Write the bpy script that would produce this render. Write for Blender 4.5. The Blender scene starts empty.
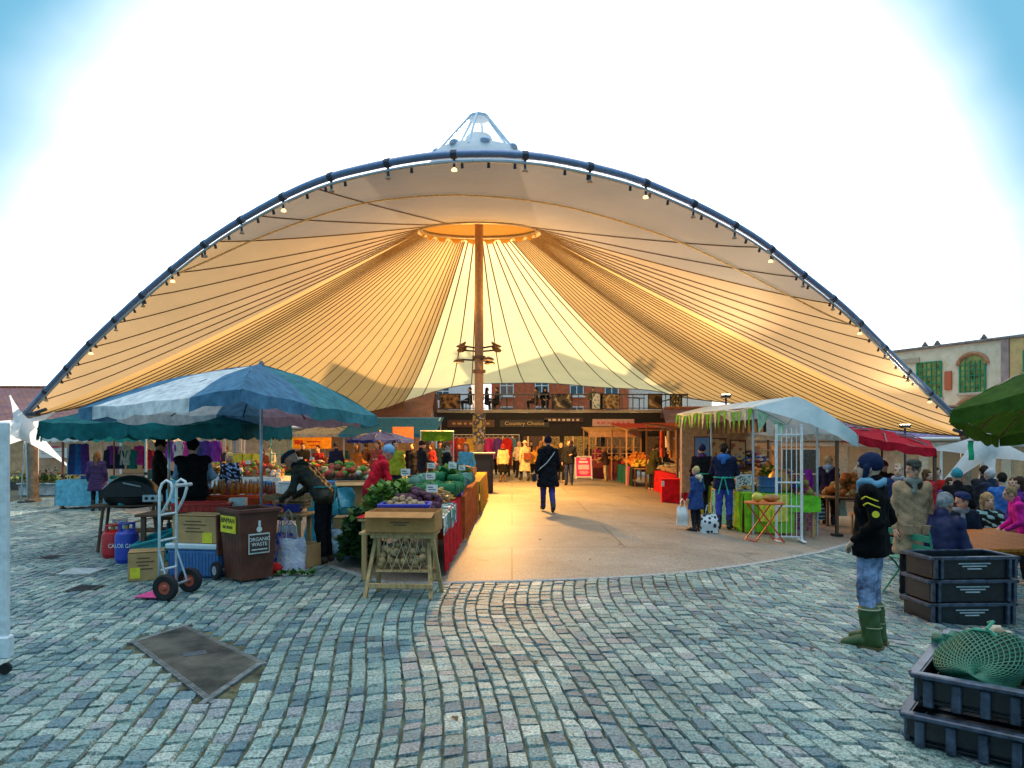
import bpy, math, random
import numpy as np
from mathutils import Vector, Matrix
R = math.radians
random.seed(7); rng = np.random.default_rng(7)
SC = bpy.context.scene
COL = SC.collection
H, F, CH = 440.0, 731.0, 1.7          # horizon row, focal length in pixels, eye height

# ------------------------------------------------------------------ camera and view
cam = bpy.data.cameras.new('camera'); camo = bpy.data.objects.new('camera', cam); COL.objects.link(camo)
camo.location = (0, 0, CH); camo.rotation_euler = (R(90), 0, 0)
cam.sensor_width = 36; cam.lens = 36 * F / 1024; cam.shift_y = (H - 384) / 1024
cam.clip_start = .05; cam.clip_end = 3000
SC.camera = camo

# ------------------------------------------------------------------ ground shape
def gz(x, y=0):
    r = max(0., x - 2.0); l = max(0., -x - 3.0)
    r = r * r / (r + .8); l = l * l / (l + .8)
    return -min(1.05, .085 * r) - min(.5, .03 * l)
def P(px, py):                          # where the ray of a photo pixel meets the ground
    z = 0.
    for _ in range(30):
        Y = (CH - z) * F / max(py - H, .5); z = .5 * z + .5 * gz((px - 512) / F * Y)
    return Vector(((px - 512) / F * Y, Y, gz((px - 512) / F * Y)))
def U(px, py, Y): return Vector(((px - 512) / F * Y, Y, CH + (H - py) / F * Y))
def G(x, y, dz=0): return Vector((x, y, gz(x, y) + dz))
def X(px, Y): return (px - 512) / F * Y
def Z(py, Y): return CH + (H - py) / F * Y

# ------------------------------------------------------------------ materials
_M = {}
def mat(col, rough=.7, var=.18, scale=9., bump=.15, metal=0., bscale=None, spec=.4, var2=None, sheen=0., trans=0.):
    key = (tuple(col), rough, var, scale, bump, metal, bscale, spec, var2, sheen, trans)
    if key in _M: return _M[key]
    m = bpy.data.materials.new('surface'); m.use_nodes = True; _M[key] = m
    N = m.node_tree.nodes; L = m.node_tree.links
    b = N['Principled BSDF']; b.inputs['Roughness'].default_value = rough; b.inputs['Metallic'].default_value = metal
    b.inputs['Specular IOR Level'].default_value = spec
    if sheen: b.inputs['Sheen Weight'].default_value = sheen
    tc = N.new('ShaderNodeTexCoord')
    nz = N.new('ShaderNodeTexNoise'); nz.inputs['Scale'].default_value = scale; nz.inputs['Detail'].default_value = 6; nz.inputs['Roughness'].default_value = .62
    L.new(tc.outputs['Object'], nz.inputs['Vector'])
    cr = N.new('ShaderNodeValToRGB'); e = cr.color_ramp.elements
    lo = [max(0, c * (1 - var * 1.6)) for c in col]; hi = [min(1, c * (1 + var)) for c in col]
    if var2: hi = list(var2)
    e[0].position = .32; e[0].color = (*lo, 1); e[1].position = .68; e[1].color = (*hi, 1)
    L.new(nz.outputs['Fac'], cr.inputs['Fac'])
    L.new(cr.outputs['Color'], b.inputs['Base Color'])
    if bump:
        n2 = N.new('ShaderNodeTexNoise'); n2.inputs['Scale'].default_value = bscale or scale * 4; n2.inputs['Detail'].default_value = 5
        L.new(tc.outputs['Object'], n2.inputs['Vector'])
        bp = N.new('ShaderNodeBump'); bp.inputs['Strength'].default_value = bump; bp.inputs['Distance'].default_value = .03
        L.new(n2.outputs['Fac'], bp.inputs['Height']); L.new(bp.outputs['Normal'], b.inputs['Normal'])
    if trans:
        t = N.new('ShaderNodeBsdfTranslucent'); L.new(cr.outputs['Color'], t.inputs['Color'])
        mx = N.new('ShaderNodeMixShader'); mx.inputs['Fac'].default_value = trans
        L.new(b.outputs[0], mx.inputs[1]); L.new(t.outputs[0], mx.inputs[2]); L.new(mx.outputs[0], N['Material Output'].inputs['Surface'])
    return m
def glow(col, s):
    m = bpy.data.materials.new('lamp_glow'); m.use_nodes = True
    b = m.node_tree.nodes['Principled BSDF']; b.inputs['Base Color'].default_value = (*col, 1)
    b.inputs['Emission Color'].default_value = (*col, 1); b.inputs['Emission Strength'].default_value = s
    return m
def cloth(col, **k):
    d = dict(rough=.9, var=.22, scale=7., bump=.35, bscale=26., spec=.15); d.update(k); return mat(col, **d)
def paint(col, **k):
    d = dict(rough=.42, var=.12, scale=14., bump=.06, spec=.5); d.update(k); return mat(col, **d)
def wood(col, **k):
    if 'w' + str(col) in _M: return _M['w' + str(col)]
    m = bpy.data.materials.new('timber'); m.use_nodes = True; _M['w' + str(col)] = m
    N = m.node_tree.nodes; L = m.node_tree.links; b = N['Principled BSDF']; b.inputs['Roughness'].default_value = .62
    tc = N.new('ShaderNodeTexCoord'); mp = N.new('ShaderNodeMapping'); mp.inputs['Scale'].default_value = (16, 16, 2.2)
    nz = N.new('ShaderNodeTexNoise'); nz.inputs['Scale'].default_value = 2.4; nz.inputs['Detail'].default_value = 7; nz.inputs['Distortion'].default_value = 1.2
    L.new(tc.outputs['Object'], mp.inputs['Vector']); L.new(mp.outputs[0], nz.inputs['Vector'])
    cr = N.new('ShaderNodeValToRGB'); e = cr.color_ramp.elements
    e[0].position = .3; e[0].color = (*[c * .55 for c in col], 1); e[1].position = .7; e[1].color = (*[min(1, c * 1.2) for c in col], 1)
    L.new(nz.outputs['Fac'], cr.inputs['Fac']); L.new(cr.outputs[0], b.inputs['Base Color'])
    bp = N.new('ShaderNodeBump'); bp.inputs['Strength'].default_value = .2; bp.inputs['Distance'].default_value = .02
    L.new(nz.outputs['Fac'], bp.inputs['Height']); L.new(bp.outputs[0], b.inputs['Normal'])
    return m

# ------------------------------------------------------------------ objects
def tag(o, label, cat, group=None, kind=None):
    if label: o['label'] = label
    if cat: o['category'] = cat
    if group: o['group'] = group
    if kind: o['kind'] = kind
    return o
def thing(name, label, cat, loc=(0, 0, 0), rz=0, group=None, scale=1.):
    o = bpy.data.objects.new(name, None); COL.objects.link(o); o.empty_display_size = .1
    o.location = loc; o.rotation_euler = (0, 0, rz); o.scale = (scale,) * 3
    return tag(o, label, cat, group)
def dup(o, loc=None, rz=None, label=None, group=None, parent=None, scale=None):
    c = o.copy(); COL.objects.link(c)
    if parent is not None: c.parent = parent
    if loc is not None: c.location = loc
    if rz is not None: c.rotation_euler = (0, 0, rz)
    if label: c['label'] = label
    if group: c['group'] = group
    if scale: c.scale = (scale,) * 3
    for ch in KIDS.get(o.name, []): dup(ch, parent=c)
    return c
KIDS = {}
class B:
    """collects shapes into one mesh"""
    def __init__(s): s.v = []; s.f = []; s.mi = []; s.m = 0
    def add(s, vs, fs, M=None):
        n = len(s.v)
        for p in vs: s.v.append(tuple(M @ Vector(p)) if M is not None else tuple(p))
        for f in fs: s.f.append([i + n for i in f]); s.mi.append(s.m)
        return s
    def box(s, c, d, rz=0, M=None, bev=0.0):
        x, y, z = d[0] / 2, d[1] / 2, d[2] / 2; T = Matrix.Translation(c) @ Matrix.Rotation(rz, 4, 'Z')
        if M is not None: T = M @ T
        b = min(bev, x * .45, y * .45, z * .45)
        if b <= 0:
            vs = [(sx * x, sy * y, sz * z) for sx in (-1, 1) for sy in (-1, 1) for sz in (-1, 1)]
            return s.add(vs, [(0, 1, 3, 2), (4, 6, 7, 5), (0, 4, 5, 1), (2, 3, 7, 6), (0, 2, 6, 4), (1, 5, 7, 3)], T)
        vs = []; idx = {}
        for sx in (-1, 1):
            for sy in (-1, 1):
                for sz in (-1, 1):
                    for a in range(3):
                        q = [sx * (x - b), sy * (y - b), sz * (z - b)]; q[a] = (sx * x, sy * y, sz * z)[a]
                        idx[(sx, sy, sz, a)] = len(vs); vs.append(q)
        fs = []
        S = (-1, 1)
        for a in range(3):
            o1, o2 = [k for k in range(3) if k != a]
            for sg in S:
                ring = []
                for (p, q) in ((-1, -1), (1, -1), (1, 1), (-1, 1)):
                    k = [0, 0, 0]; k[a] = sg; k[o1] = p; k[o2] = q; ring.append(idx[(*k, a)])
                fs.append(ring if (sg > 0) != (a == 1) else ring[::-1])
        for a in range(3):                                  # bevel strips along axis a
            o1, o2 = [k for k in range(3) if k != a]
            for p in S:
                for q in S:
                    k0 = [0, 0, 0]; k0[o1] = p; k0[o2] = q; k1 = list(k0); k0[a] = -1; k1[a] = 1
                    fs.append([idx[(*k0, o1)], idx[(*k1, o1)], idx[(*k1, o2)], idx[(*k0, o2)]])
        for sx in S:
            for sy in S:
                for sz in S: fs.append([idx[(sx, sy, sz, a)] for a in range(3)])
        return s.add(vs, fs, T)
    def tube(s, pts, r, n=8, cap=True, flat=1.):
        pts = [Vector(p) for p in pts]; k = len(pts); rs = r if hasattr(r, '__len__') else [r] * k
        vs = []; fs = []; up = None
        for i, p in enumerate(pts):
            t = (pts[min(i + 1, k - 1)] - pts[max(i - 1, 0)]).normalized()
            if up is None: up = Vector((0, 0, 1)) if abs(t.z) < .9 else Vector((1, 0, 0))
            a = t.cross(up)
            if a.length < 1e-4: a = t.cross(Vector((0, 1, 0)))
            a.normalize(); b = a.cross(t).normalized(); up = b
            for j in range(n):
                an = 2 * math.pi * j / n; vs.append(p + a * math.cos(an) * rs[i] + b * math.sin(an) * rs[i] * flat)
        for i in range(k - 1):
            for j in range(n): fs.append((i * n + j, i * n + (j + 1) % n, (i + 1) * n + (j + 1) % n, (i + 1) * n + j))
        if cap: fs.append(list(range(n))[::-1]); fs.append([(k - 1) * n + j for j in range(n)])
        return s.add(vs, fs)
    def lathe(s, prof, n=16, M=None, cap=True):
        vs = []; fs = []; k = len(prof)
        for r, z in prof:
            for j in range(n): a = 2 * math.pi * j / n; vs.append((r * math.cos(a), r * math.sin(a), z))
        for i in range(k - 1):
            for j in range(n): fs.append((i * n + j, i * n + (j + 1) % n, (i + 1) * n + (j + 1) % n, (i + 1) * n + j))
        if cap: fs.append(list(range(n))[::-1]); fs.append([(k - 1) * n + j for j in range(n)])
        return s.add(vs, fs, M)
    def ball(s, c, r, n=8, m=6, jit=0., M=None):
        rr = r if hasattr(r, '__len__') else (r, r, r); vs = []; fs = []
        ph = random.random() * 6
        for i in range(m + 1):
            t = math.pi * i / m
            for j in range(n):
                a = 2 * math.pi * j / n; k = 1 + jit * math.sin(3 * a + ph + 2 * t) * math.sin(t) + (random.uniform(-jit, jit) * .4 if 0 < i < m else 0)
                vs.append((c[0] + rr[0] * k * math.sin(t) * math.cos(a), c[1] + rr[1] * k * math.sin(t) * math.sin(a), c[2] + rr[2] * math.cos(t) * k))
        for i in range(m):
            for j in range(n): fs.append((i * n + j, (i + 1) * n + j, (i + 1) * n + (j + 1) % n, i * n + (j + 1) % n))
        return s.add(vs, fs, M)
    def poly(s, pts): return s.add(pts, [list(range(len(pts)))])
    def prism(s, pts, d):                                   # pts a 3D polygon, d an offset vector
        n = len(pts); d = Vector(d); vs = [Vector(p) for p in pts] + [Vector(p) + d for p in pts]
        fs = [list(range(n))[::-1], [n + i for i in range(n)]] + [(i, (i + 1) % n, n + (i + 1) % n, n + i) for i in range(n)]
        return s.add(vs, fs)
    def grid(s, fn, nu, nv, flip=False):
        vs = [fn(i / nu, j / nv) for i in range(nu + 1) for j in range(nv + 1)]; w = nv + 1
        fs = [(i * w + j, (i + 1) * w + j, (i + 1) * w + j + 1, i * w + j + 1) for i in range(nu) for j in range(nv)]
        if flip: fs = [f[::-1] for f in fs]
        return s.add(vs, fs)
    def mesh(s, name, mats, smooth=False):
        me = bpy.data.meshes.new(name); me.from_pydata(s.v, [], s.f); me.update()
        for m in (mats if isinstance(mats, (list, tuple)) else [mats]): me.materials.append(m)
        me.polygons.foreach_set('material_index', s.mi)
        if smooth:
            me.polygons.foreach_set('use_smooth', [True] * len(me.polygons))
            if smooth != True: me.set_sharp_from_angle(angle=R(smooth))
        return me
    def make(s, name, mats, parent=None, smooth=False, loc=None, rz=0):
        return link(name, s.mesh(name, mats, smooth), parent, loc, rz)
def link(name, me, parent=None, loc=None, rz=0):
    o = bpy.data.objects.new(name, me); COL.objects.link(o)
    if parent is not None: o.parent = parent; KIDS.setdefault(parent.name, []).append(o)
    if loc is not None: o.location = loc
    if rz: o.rotation_euler = (0, 0, rz)
    return o
def recalc(o):
    import bmesh
    bm = bmesh.new(); bm.from_mesh(o.data); bmesh.ops.recalc_face_normals(bm, faces=bm.faces); bm.to_mesh(o.data); bm.free(); return o
def text(s, size, m, parent, loc, rot, ext=.002, align='CENTER', name='lettering', sx=1.):
    c = bpy.data.curves.new('lettering', 'FONT'); c.body = s; c.size = size; c.extrude = ext; c.align_x = align; c.align_y = 'CENTER'
    tmp = bpy.data.objects.new('lettering', c); COL.objects.link(tmp); dg = bpy.context.evaluated_depsgraph_get()
    me = bpy.data.meshes.new_from_object(tmp.evaluated_get(dg)); bpy.data.objects.remove(tmp); me.materials.clear(); me.materials.append(m)
    o = bpy.data.objects.new(name, me); COL.objects.link(o)
    o.location = loc; o.rotation_euler = rot; o.scale = (sx, 1, 1)
    if parent is not None: o.parent = parent; KIDS.setdefault(parent.name, []).append(o)
    return o
def catmull(pts, n):
    pts = [np.array(p, float) for p in pts]; q = [2 * pts[0] - pts[1]] + pts + [2 * pts[-1] - pts[-2]]; out = []
    k = len(pts) - 1
    for i in range(n + 1):
        t = i / n * k; j = min(int(t), k - 1); u = t - j; a, b, c, d = q[j:j + 4]
        out.append(.5 * (2 * b + (c - a) * u + (2 * a - 5 * b + 4 * c - d) * u * u + (3 * b - a - 3 * c + d) * u ** 3))
    return out
def tint(*c): return tuple(c)
# ------------------------------------------------------------------ sky and light
w = bpy.data.worlds.new('World'); SC.world = w; w.use_nodes = True
N = w.node_tree.nodes; L = w.node_tree.links; bg = N['Background']
SUN_EL, SUN_AZ = R(13), R(4)            # low winter sun straight behind the tent
sk = N.new('ShaderNodeTexSky'); sk.sky_type = 'NISHITA'; sk.sun_disc = False; sk.sun_elevation = SUN_EL; sk.sun_rotation = SUN_AZ
sk.air_density = 1.2; sk.dust_density = 1.5; sk.ozone_density = 2.
tc = N.new('ShaderNodeTexCoord'); mp = N.new('ShaderNodeMapping'); mp.inputs['Scale'].default_value = (1, 1, 1.6)
nz = N.new('ShaderNodeTexNoise'); nz.inputs['Scale'].default_value = 1.3; nz.inputs['Detail'].default_value = 5; nz.inputs['Roughness'].default_value = .5
L.new(tc.outputs['Generated'], mp.inputs[0]); L.new(mp.outputs[0], nz.inputs['Vector'])
# thin bright cloud veil, thickest around the sun: angle from the sun's direction plus noise
vd = N.new('ShaderNodeVectorMath'); vd.operation = 'DOT_PRODUCT'
sd = Vector((-.02, .998, .05))
vd.inputs[1].default_value = sd; L.new(tc.outputs['Generated'], vd.inputs[0])
ad = N.new('ShaderNodeMath'); ad.operation = 'MULTIPLY_ADD'; ad.inputs[1].default_value = .14; L.new(nz.outputs['Fac'], ad.inputs[0]); L.new(vd.outputs['Value'], ad.inputs[2])
mr = N.new('ShaderNodeMapRange'); mr.interpolation_type = 'SMOOTHSTEP'; mr.inputs['From Min'].default_value = .83; mr.inputs['From Max'].default_value = .955
mr.inputs['To Min'].default_value = .0
L.new(ad.outputs[0], mr.inputs['Value'])
sz = N.new('ShaderNodeSeparateXYZ'); L.new(tc.outputs['Generated'], sz.inputs[0])
m2 = N.new('ShaderNodeMapRange'); m2.interpolation_type = 'SMOOTHSTEP'; m2.inputs['From Min'].default_value = .58; m2.inputs['From Max'].default_value = .95; m2.inputs['To Max'].default_value = .8
L.new(sz.outputs['Z'], m2.inputs['Value'])
mm = N.new('ShaderNodeMath'); mm.operation = 'MAXIMUM'; L.new(mr.outputs[0], mm.inputs[0]); L.new(m2.outputs[0], mm.inputs[1])
mx = N.new('ShaderNodeMix'); mx.data_type = 'RGBA'; L.new(mm.outputs[0], mx.inputs['Factor'])
hs = N.new('ShaderNodeHueSaturation'); hs.inputs['Saturation'].default_value = 1.5; hs.inputs['Value'].default_value = .3; L.new(sk.outputs[0], hs.inputs['Color'])
bl = N.new('ShaderNodeMix'); bl.data_type = 'RGBA'; bl.inputs['Factor'].default_value = .85; L.new(hs.outputs[0], bl.inputs['A']); bl.inputs['B'].default_value = (.75, 2.15, 3.1, 1)
L.new(bl.outputs['Result'], mx.inputs['A']); mx.inputs['B'].default_value = (8.0, 8.3, 8.8, 1)
L.new(mx.outputs['Result'], bg.inputs['Color']); bg.inputs['Strength'].default_value = .1
sun = bpy.data.lights.new('sun', 'SUN'); sun.energy = 5.; sun.angle = R(.6); sun.color = (1, .86, .66)
so = bpy.data.objects.new('sun', sun); COL.objects.link(so)
so.rotation_euler = (R(90) - SUN_EL, 0, math.pi - SUN_AZ)
SC.view_settings.view_transform = 'Standard'; SC.view_settings.look = 'None'; SC.view_settings.gamma = 1; SC.view_settings.exposure = 1.5
SC.render.engine = 'CYCLES'
cy = SC.cycles; cy.use_denoising = True; cy.max_bounces = 8; cy.diffuse_bounces = 4; cy.transmission_bounces = 4; cy.transparent_max_bounces = 6
cy.sample_clamp_indirect = 6; cy.caustics_reflective = False; cy.caustics_refractive = False

# ------------------------------------------------------------------ ground
def ground_mesh(name, xs, ys, dz, m, mask=None):
    b = B(); W = len(ys)
    vs = [(x, y, gz(x, y) + dz) for x in xs for y in ys]
    fs = [(i * W + j, (i + 1) * W + j, (i + 1) * W + j + 1, i * W + j + 1) for i in range(len(xs) - 1) for j in range(W - 1)]
    b.add(vs, fs); o = b.make(name, m, smooth=True); o['kind'] = 'structure'; return o
xs = [-900, -300, -100, -50] + list(np.linspace(-30, 30, 121)) + [50, 100, 300, 900]
ys = [-200, -40] + list(np.linspace(-8, 60, 30)) + [120, 300, 900]
ground_mesh('ground', xs, ys, -.016, mat((.025, .028, .025), rough=.95, var=.35, scale=3.5, bump=.5, bscale=60, var2=(.15, .15, .08)))

EDGE = [P(*q) for q in ((330, 566), (385, 583), (440, 583), (520, 581), (580, 579), (640, 576), (700, 571), (760, 563), (820, 552), (862, 540), (900, 524), (940, 508))]
EDGE_XY = [(p.x, p.y) for p in EDGE]
POLY = [(-4.2, 12.), (-6.5, 15), (-10, 19), (-13, 24), (-16, 26), (-16, 52), (20, 52), (20, 19)][::-1]
FLOOR = EDGE_XY + [(12.5, 17.8)] + POLY
def inside(x, y, poly):
    c = False; j = len(poly) - 1
    for i in range(len(poly)):
        a, b = poly[i], poly[j]
        if (a[1] > y) != (b[1] > y) and x < (b[0] - a[0]) * (y - a[1]) / (b[1] - a[1]) + a[0]: c = not c
        j = i
    return c
# market floor: exposed aggregate concrete under the tent
def floor_material():
    m = bpy.data.materials.new('concrete'); m.use_nodes = True; N = m.node_tree.nodes; L = m.node_tree.links; b = N['Principled BSDF']
    tc = N.new('ShaderNodeTexCoord')
    a = N.new('ShaderNodeTexNoise'); a.inputs['Scale'].default_value = .55; a.inputs['Detail'].default_value = 8; a.inputs['Roughness'].default_value = .7
    f = N.new('ShaderNodeTexNoise'); f.inputs['Scale'].default_value = 38; f.inputs['Detail'].default_value = 4
    v = N.new('ShaderNodeTexVoronoi'); v.feature = 'DISTANCE_TO_EDGE'; v.inputs['Scale'].default_value = .9
    wv = N.new('ShaderNodeTexNoise'); wv.inputs['Scale'].default_value = 1.3; wv.inputs['Detail'].default_value = 6
    ml = N.new('ShaderNodeMix'); ml.data_type = 'RGBA'; ml.blend_type = 'LINEAR_LIGHT'; ml.inputs['Factor'].default_value = .5
    for n in (a, f, wv): L.new(tc.outputs['Object'], n.inputs['Vector'])
    L.new(tc.outputs['Object'], ml.inputs['A']); L.new(wv.outputs['Color'], ml.inputs['B']); L.new(ml.outputs['Result'], v.inputs['Vector'])
    cr = N.new('ShaderNodeValToRGB'); e = cr.color_ramp.elements; e[0].position = .3; e[0].color = (.21, .180, .140, 1); e[1].position = .72; e[1].color = (.38, .34, .285, 1)
    L.new(a.outputs['Fac'], cr.inputs['Fac'])
    c2 = N.new('ShaderNodeValToRGB'); e = c2.color_ramp.elements; e[0].position = .35; e[0].color = (.55, .5, .46, 1); e[1].position = .62; e[1].color = (1.15, 1.15, 1.15, 1)
    L.new(f.outputs['Fac'], c2.inputs['Fac'])
    mu = N.new('ShaderNodeMix'); mu.data_type = 'RGBA'; mu.blend_type = 'MULTIPLY'; mu.inputs['Factor'].default_value = 1
    L.new(cr.outputs[0], mu.inputs['A']); L.new(c2.outputs[0], mu.inputs['B'])
    c3 = N.new('ShaderNodeValToRGB'); e = c3.color_ramp.elements; e[0].position = 0; e[0].color = (1.35, 1.35, 1.35, 1); e[1].position = .02; e[1].color = (1, 1, 1, 1)
    L.new(v.outputs['Distance'], c3.inputs['Fac'])
    m3 = N.new('ShaderNodeMix'); m3.data_type = 'RGBA'; m3.blend_type = 'MULTIPLY'; m3.inputs['Factor'].default_value = .5
    L.new(mu.outputs['Result'], m3.inputs['A']); L.new(c3.outputs[0], m3.inputs['B'])
    bj = N.new('ShaderNodeTexBrick'); bj.offset = .5; bj.inputs['Scale'].default_value = 1; bj.inputs['Brick Width'].default_value = 3.6; bj.inputs['Row Height'].default_value = 2.9; bj.inputs['Mortar Size'].default_value = .012
    bj.inputs['Color1'].default_value = (1, 1, 1, 1); bj.inputs['Color2'].default_value = (.9, .9, .9, 1); bj.inputs['Mortar'].default_value = (.35, .33, .3, 1); L.new(tc.outputs['Object'], bj.inputs['Vector'])
    m4 = N.new('ShaderNodeMix'); m4.data_type = 'RGBA'; m4.blend_type = 'MULTIPLY'; m4.inputs['Factor'].default_value = 1; L.new(m3.outputs['Result'], m4.inputs['A']); L.new(bj.outputs['Color'], m4.inputs['B'])
    sn = N.new('ShaderNodeTexNoise'); sn.inputs['Scale'].default_value = 1.7; sn.inputs['Detail'].default_value = 7; sn.inputs['Roughness'].default_value = .7; L.new(tc.outputs['Object'], sn.inputs['Vector'])
    sr = N.new('ShaderNodeValToRGB'); e = sr.color_ramp.elements; e[0].position = .30; e[0].color = (.5, .47, .45, 1); e[1].position = .42; e[1].color = (1, 1, 1, 1); L.new(sn.outputs['Fac'], sr.inputs['Fac'])
    m5 = N.new('ShaderNodeMix'); m5.data_type = 'RGBA'; m5.blend_type = 'MULTIPLY'; m5.inputs['Factor'].default_value = 1; L.new(m4.outputs['Result'], m5.inputs['A']); L.new(sr.outputs[0], m5.inputs['B'])
    L.new(m5.outputs['Result'], b.inputs['Base Color']); b.inputs['Roughness'].default_value = .55
    bp = N.new('ShaderNodeBump'); bp.inputs['Strength'].default_value = .35; bp.inputs['Distance'].default_value = .01
    L.new(f.outputs['Fac'], bp.inputs['Height']); L.new(bp.outputs[0], b.inputs['Normal'])
    return m
import bmesh
def floor_sheet():
    b = B(); gx = np.arange(-16, 20.01, .5)
    me = bpy.data.meshes.new('market_floor'); bm = bmesh.new()
    vs = [bm.verts.new((x, y, 0)) for x, y in FLOOR]; bm.faces.new(vs)
    for x in np.arange(-15.5, 20, .75): bmesh.ops.bisect_plane(bm, geom=bm.verts[:] + bm.edges[:] + bm.faces[:], plane_co=(x, 0, 0), plane_no=(1, 0, 0))
    for v in bm.verts: v.co.z = gz(v.co.x) - .002
    bmesh.ops.recalc_face_normals(bm, faces=bm.faces)
    if sum(f.normal.z for f in bm.faces) < 0: bmesh.ops.reverse_faces(bm, faces=bm.faces)
    bm.to_mesh(me); bm.free(); me.materials.append(floor_material())
    o = link('market_floor', me); o['kind'] = 'structure'
floor_sheet()
# pale kerb strip where concrete meets setts
def ribbon(name, pts, wd, dz, h, m):
    b = B()
    for i in range(len(pts) - 1):
        a, c = Vector((*pts[i], 0)), Vector((*pts[i + 1], 0)); d = (c - a).normalized(); n = Vector((-d.y, d.x, 0)) * wd / 2
        q = [a - n, c - n, c + n, a + n]
        b.prism([Vector((p.x, p.y, gz(p.x) + dz)) for p in q], (0, 0, h))
    o = b.make(name, m); o['kind'] = 'structure'; return o

GRATE = [P(*q) for q in ((185, 625), (265, 662), (208, 702), (131, 642))]
GRATE_XY = [(p.x, p.y) for p in GRATE]
def grow(poly, d):
    cx = sum(p[0] for p in poly) / len(poly); cy = sum(p[1] for p in poly) / len(poly); out = []
    for x, y in poly: l = math.hypot(x - cx, y - cy); out.append((x + (x - cx) / l * d, y + (y - cy) / l * d))
    return out
COVERS = [(P(85, 588), .17), (P(53, 557), .17), (P(82, 571), .25)]
def setts_material():
    m = bpy.data.materials.new('granite'); m.use_nodes = True; N = m.node_tree.nodes; L = m.node_tree.links; b = N['Principled BSDF']
    g = N.new('ShaderNodeNewGeometry'); tc = N.new('ShaderNodeTexCoord')
    cr = N.new('ShaderNodeValToRGB'); cr.color_ramp.interpolation = 'CONSTANT'
    cols = [(0, (.17, .26, .26)), (.14, (.24, .32, .31)), (.3, (.13, .22, .25)), (.42, (.28, .36, .35)), (.55, (.19, .29, .29)), (.68, (.24, .27, .30)), (.8, (.09, .16, .20)), (.9, (.36, .42, .40))]
    e = cr.color_ramp.elements; e[0].position = 0; e[0].color = (*cols[0][1], 1); e[1].position = cols[1][0]; e[1].color = (*cols[1][1], 1)
    for p, c in cols[2:]: q = e.new(p); q.color = (*c, 1)
    L.new(g.outputs['Random Per Island'], cr.inputs['Fac'])
    n1 = N.new('ShaderNodeTexNoise'); n1.inputs['Scale'].default_value = 55; n1.inputs['Detail'].default_value = 6; n1.inputs['Roughness'].default_value = .75
    n2 = N.new('ShaderNodeTexNoise'); n2.inputs['Scale'].default_value = .75; n2.inputs['Detail'].default_value = 9; n2.inputs['Roughness'].default_value = .65
    for n in (n1, n2): L.new(tc.outputs['Object'], n.inputs['Vector'])
    c1 = N.new('ShaderNodeValToRGB'); e = c1.color_ramp.elements; e[0].position = .38; e[0].color = (.30, .31, .31, 1); e[1].position = .62; e[1].color = (1.75, 1.75, 1.72, 1)
    L.new(n1.outputs['Fac'], c1.inputs['Fac'])
    c2 = N.new('ShaderNodeValToRGB'); e = c2.color_ramp.elements; e[0].position = .33; e[0].color = (.50, .60, .60, 1); e[1].position = .66; e[1].color = (1.3, 1.22, 1.1, 1)
    L.new(n2.outputs['Fac'], c2.inputs['Fac'])
    a = N.new('ShaderNodeMix'); a.data_type = 'RGBA'; a.blend_type = 'MULTIPLY'; a.inputs['Factor'].default_value = 1
    c = N.new('ShaderNodeMix'); c.data_type = 'RGBA'; c.blend_type = 'MULTIPLY'; c.inputs['Factor'].default_value = 1
    L.new(cr.outputs[0], a.inputs['A']); L.new(c1.outputs[0], a.inputs['B']); L.new(a.outputs['Result'], c.inputs['A']); L.new(c2.outputs[0], c.inputs['B'])
    L.new(c.outputs['Result'], b.inputs['Base Color'])
    b.inputs['Roughness'].default_value = .5; b.inputs['Specular IOR Level'].default_value = .5
    bp = N.new('ShaderNodeBump'); bp.inputs['Strength'].default_value = .55; bp.inputs['Distance'].default_value = .012
    L.new(n1.outputs['Fac'], bp.inputs['Height']); L.new(bp.outputs[0], b.inputs['Normal'])
    return m
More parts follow.
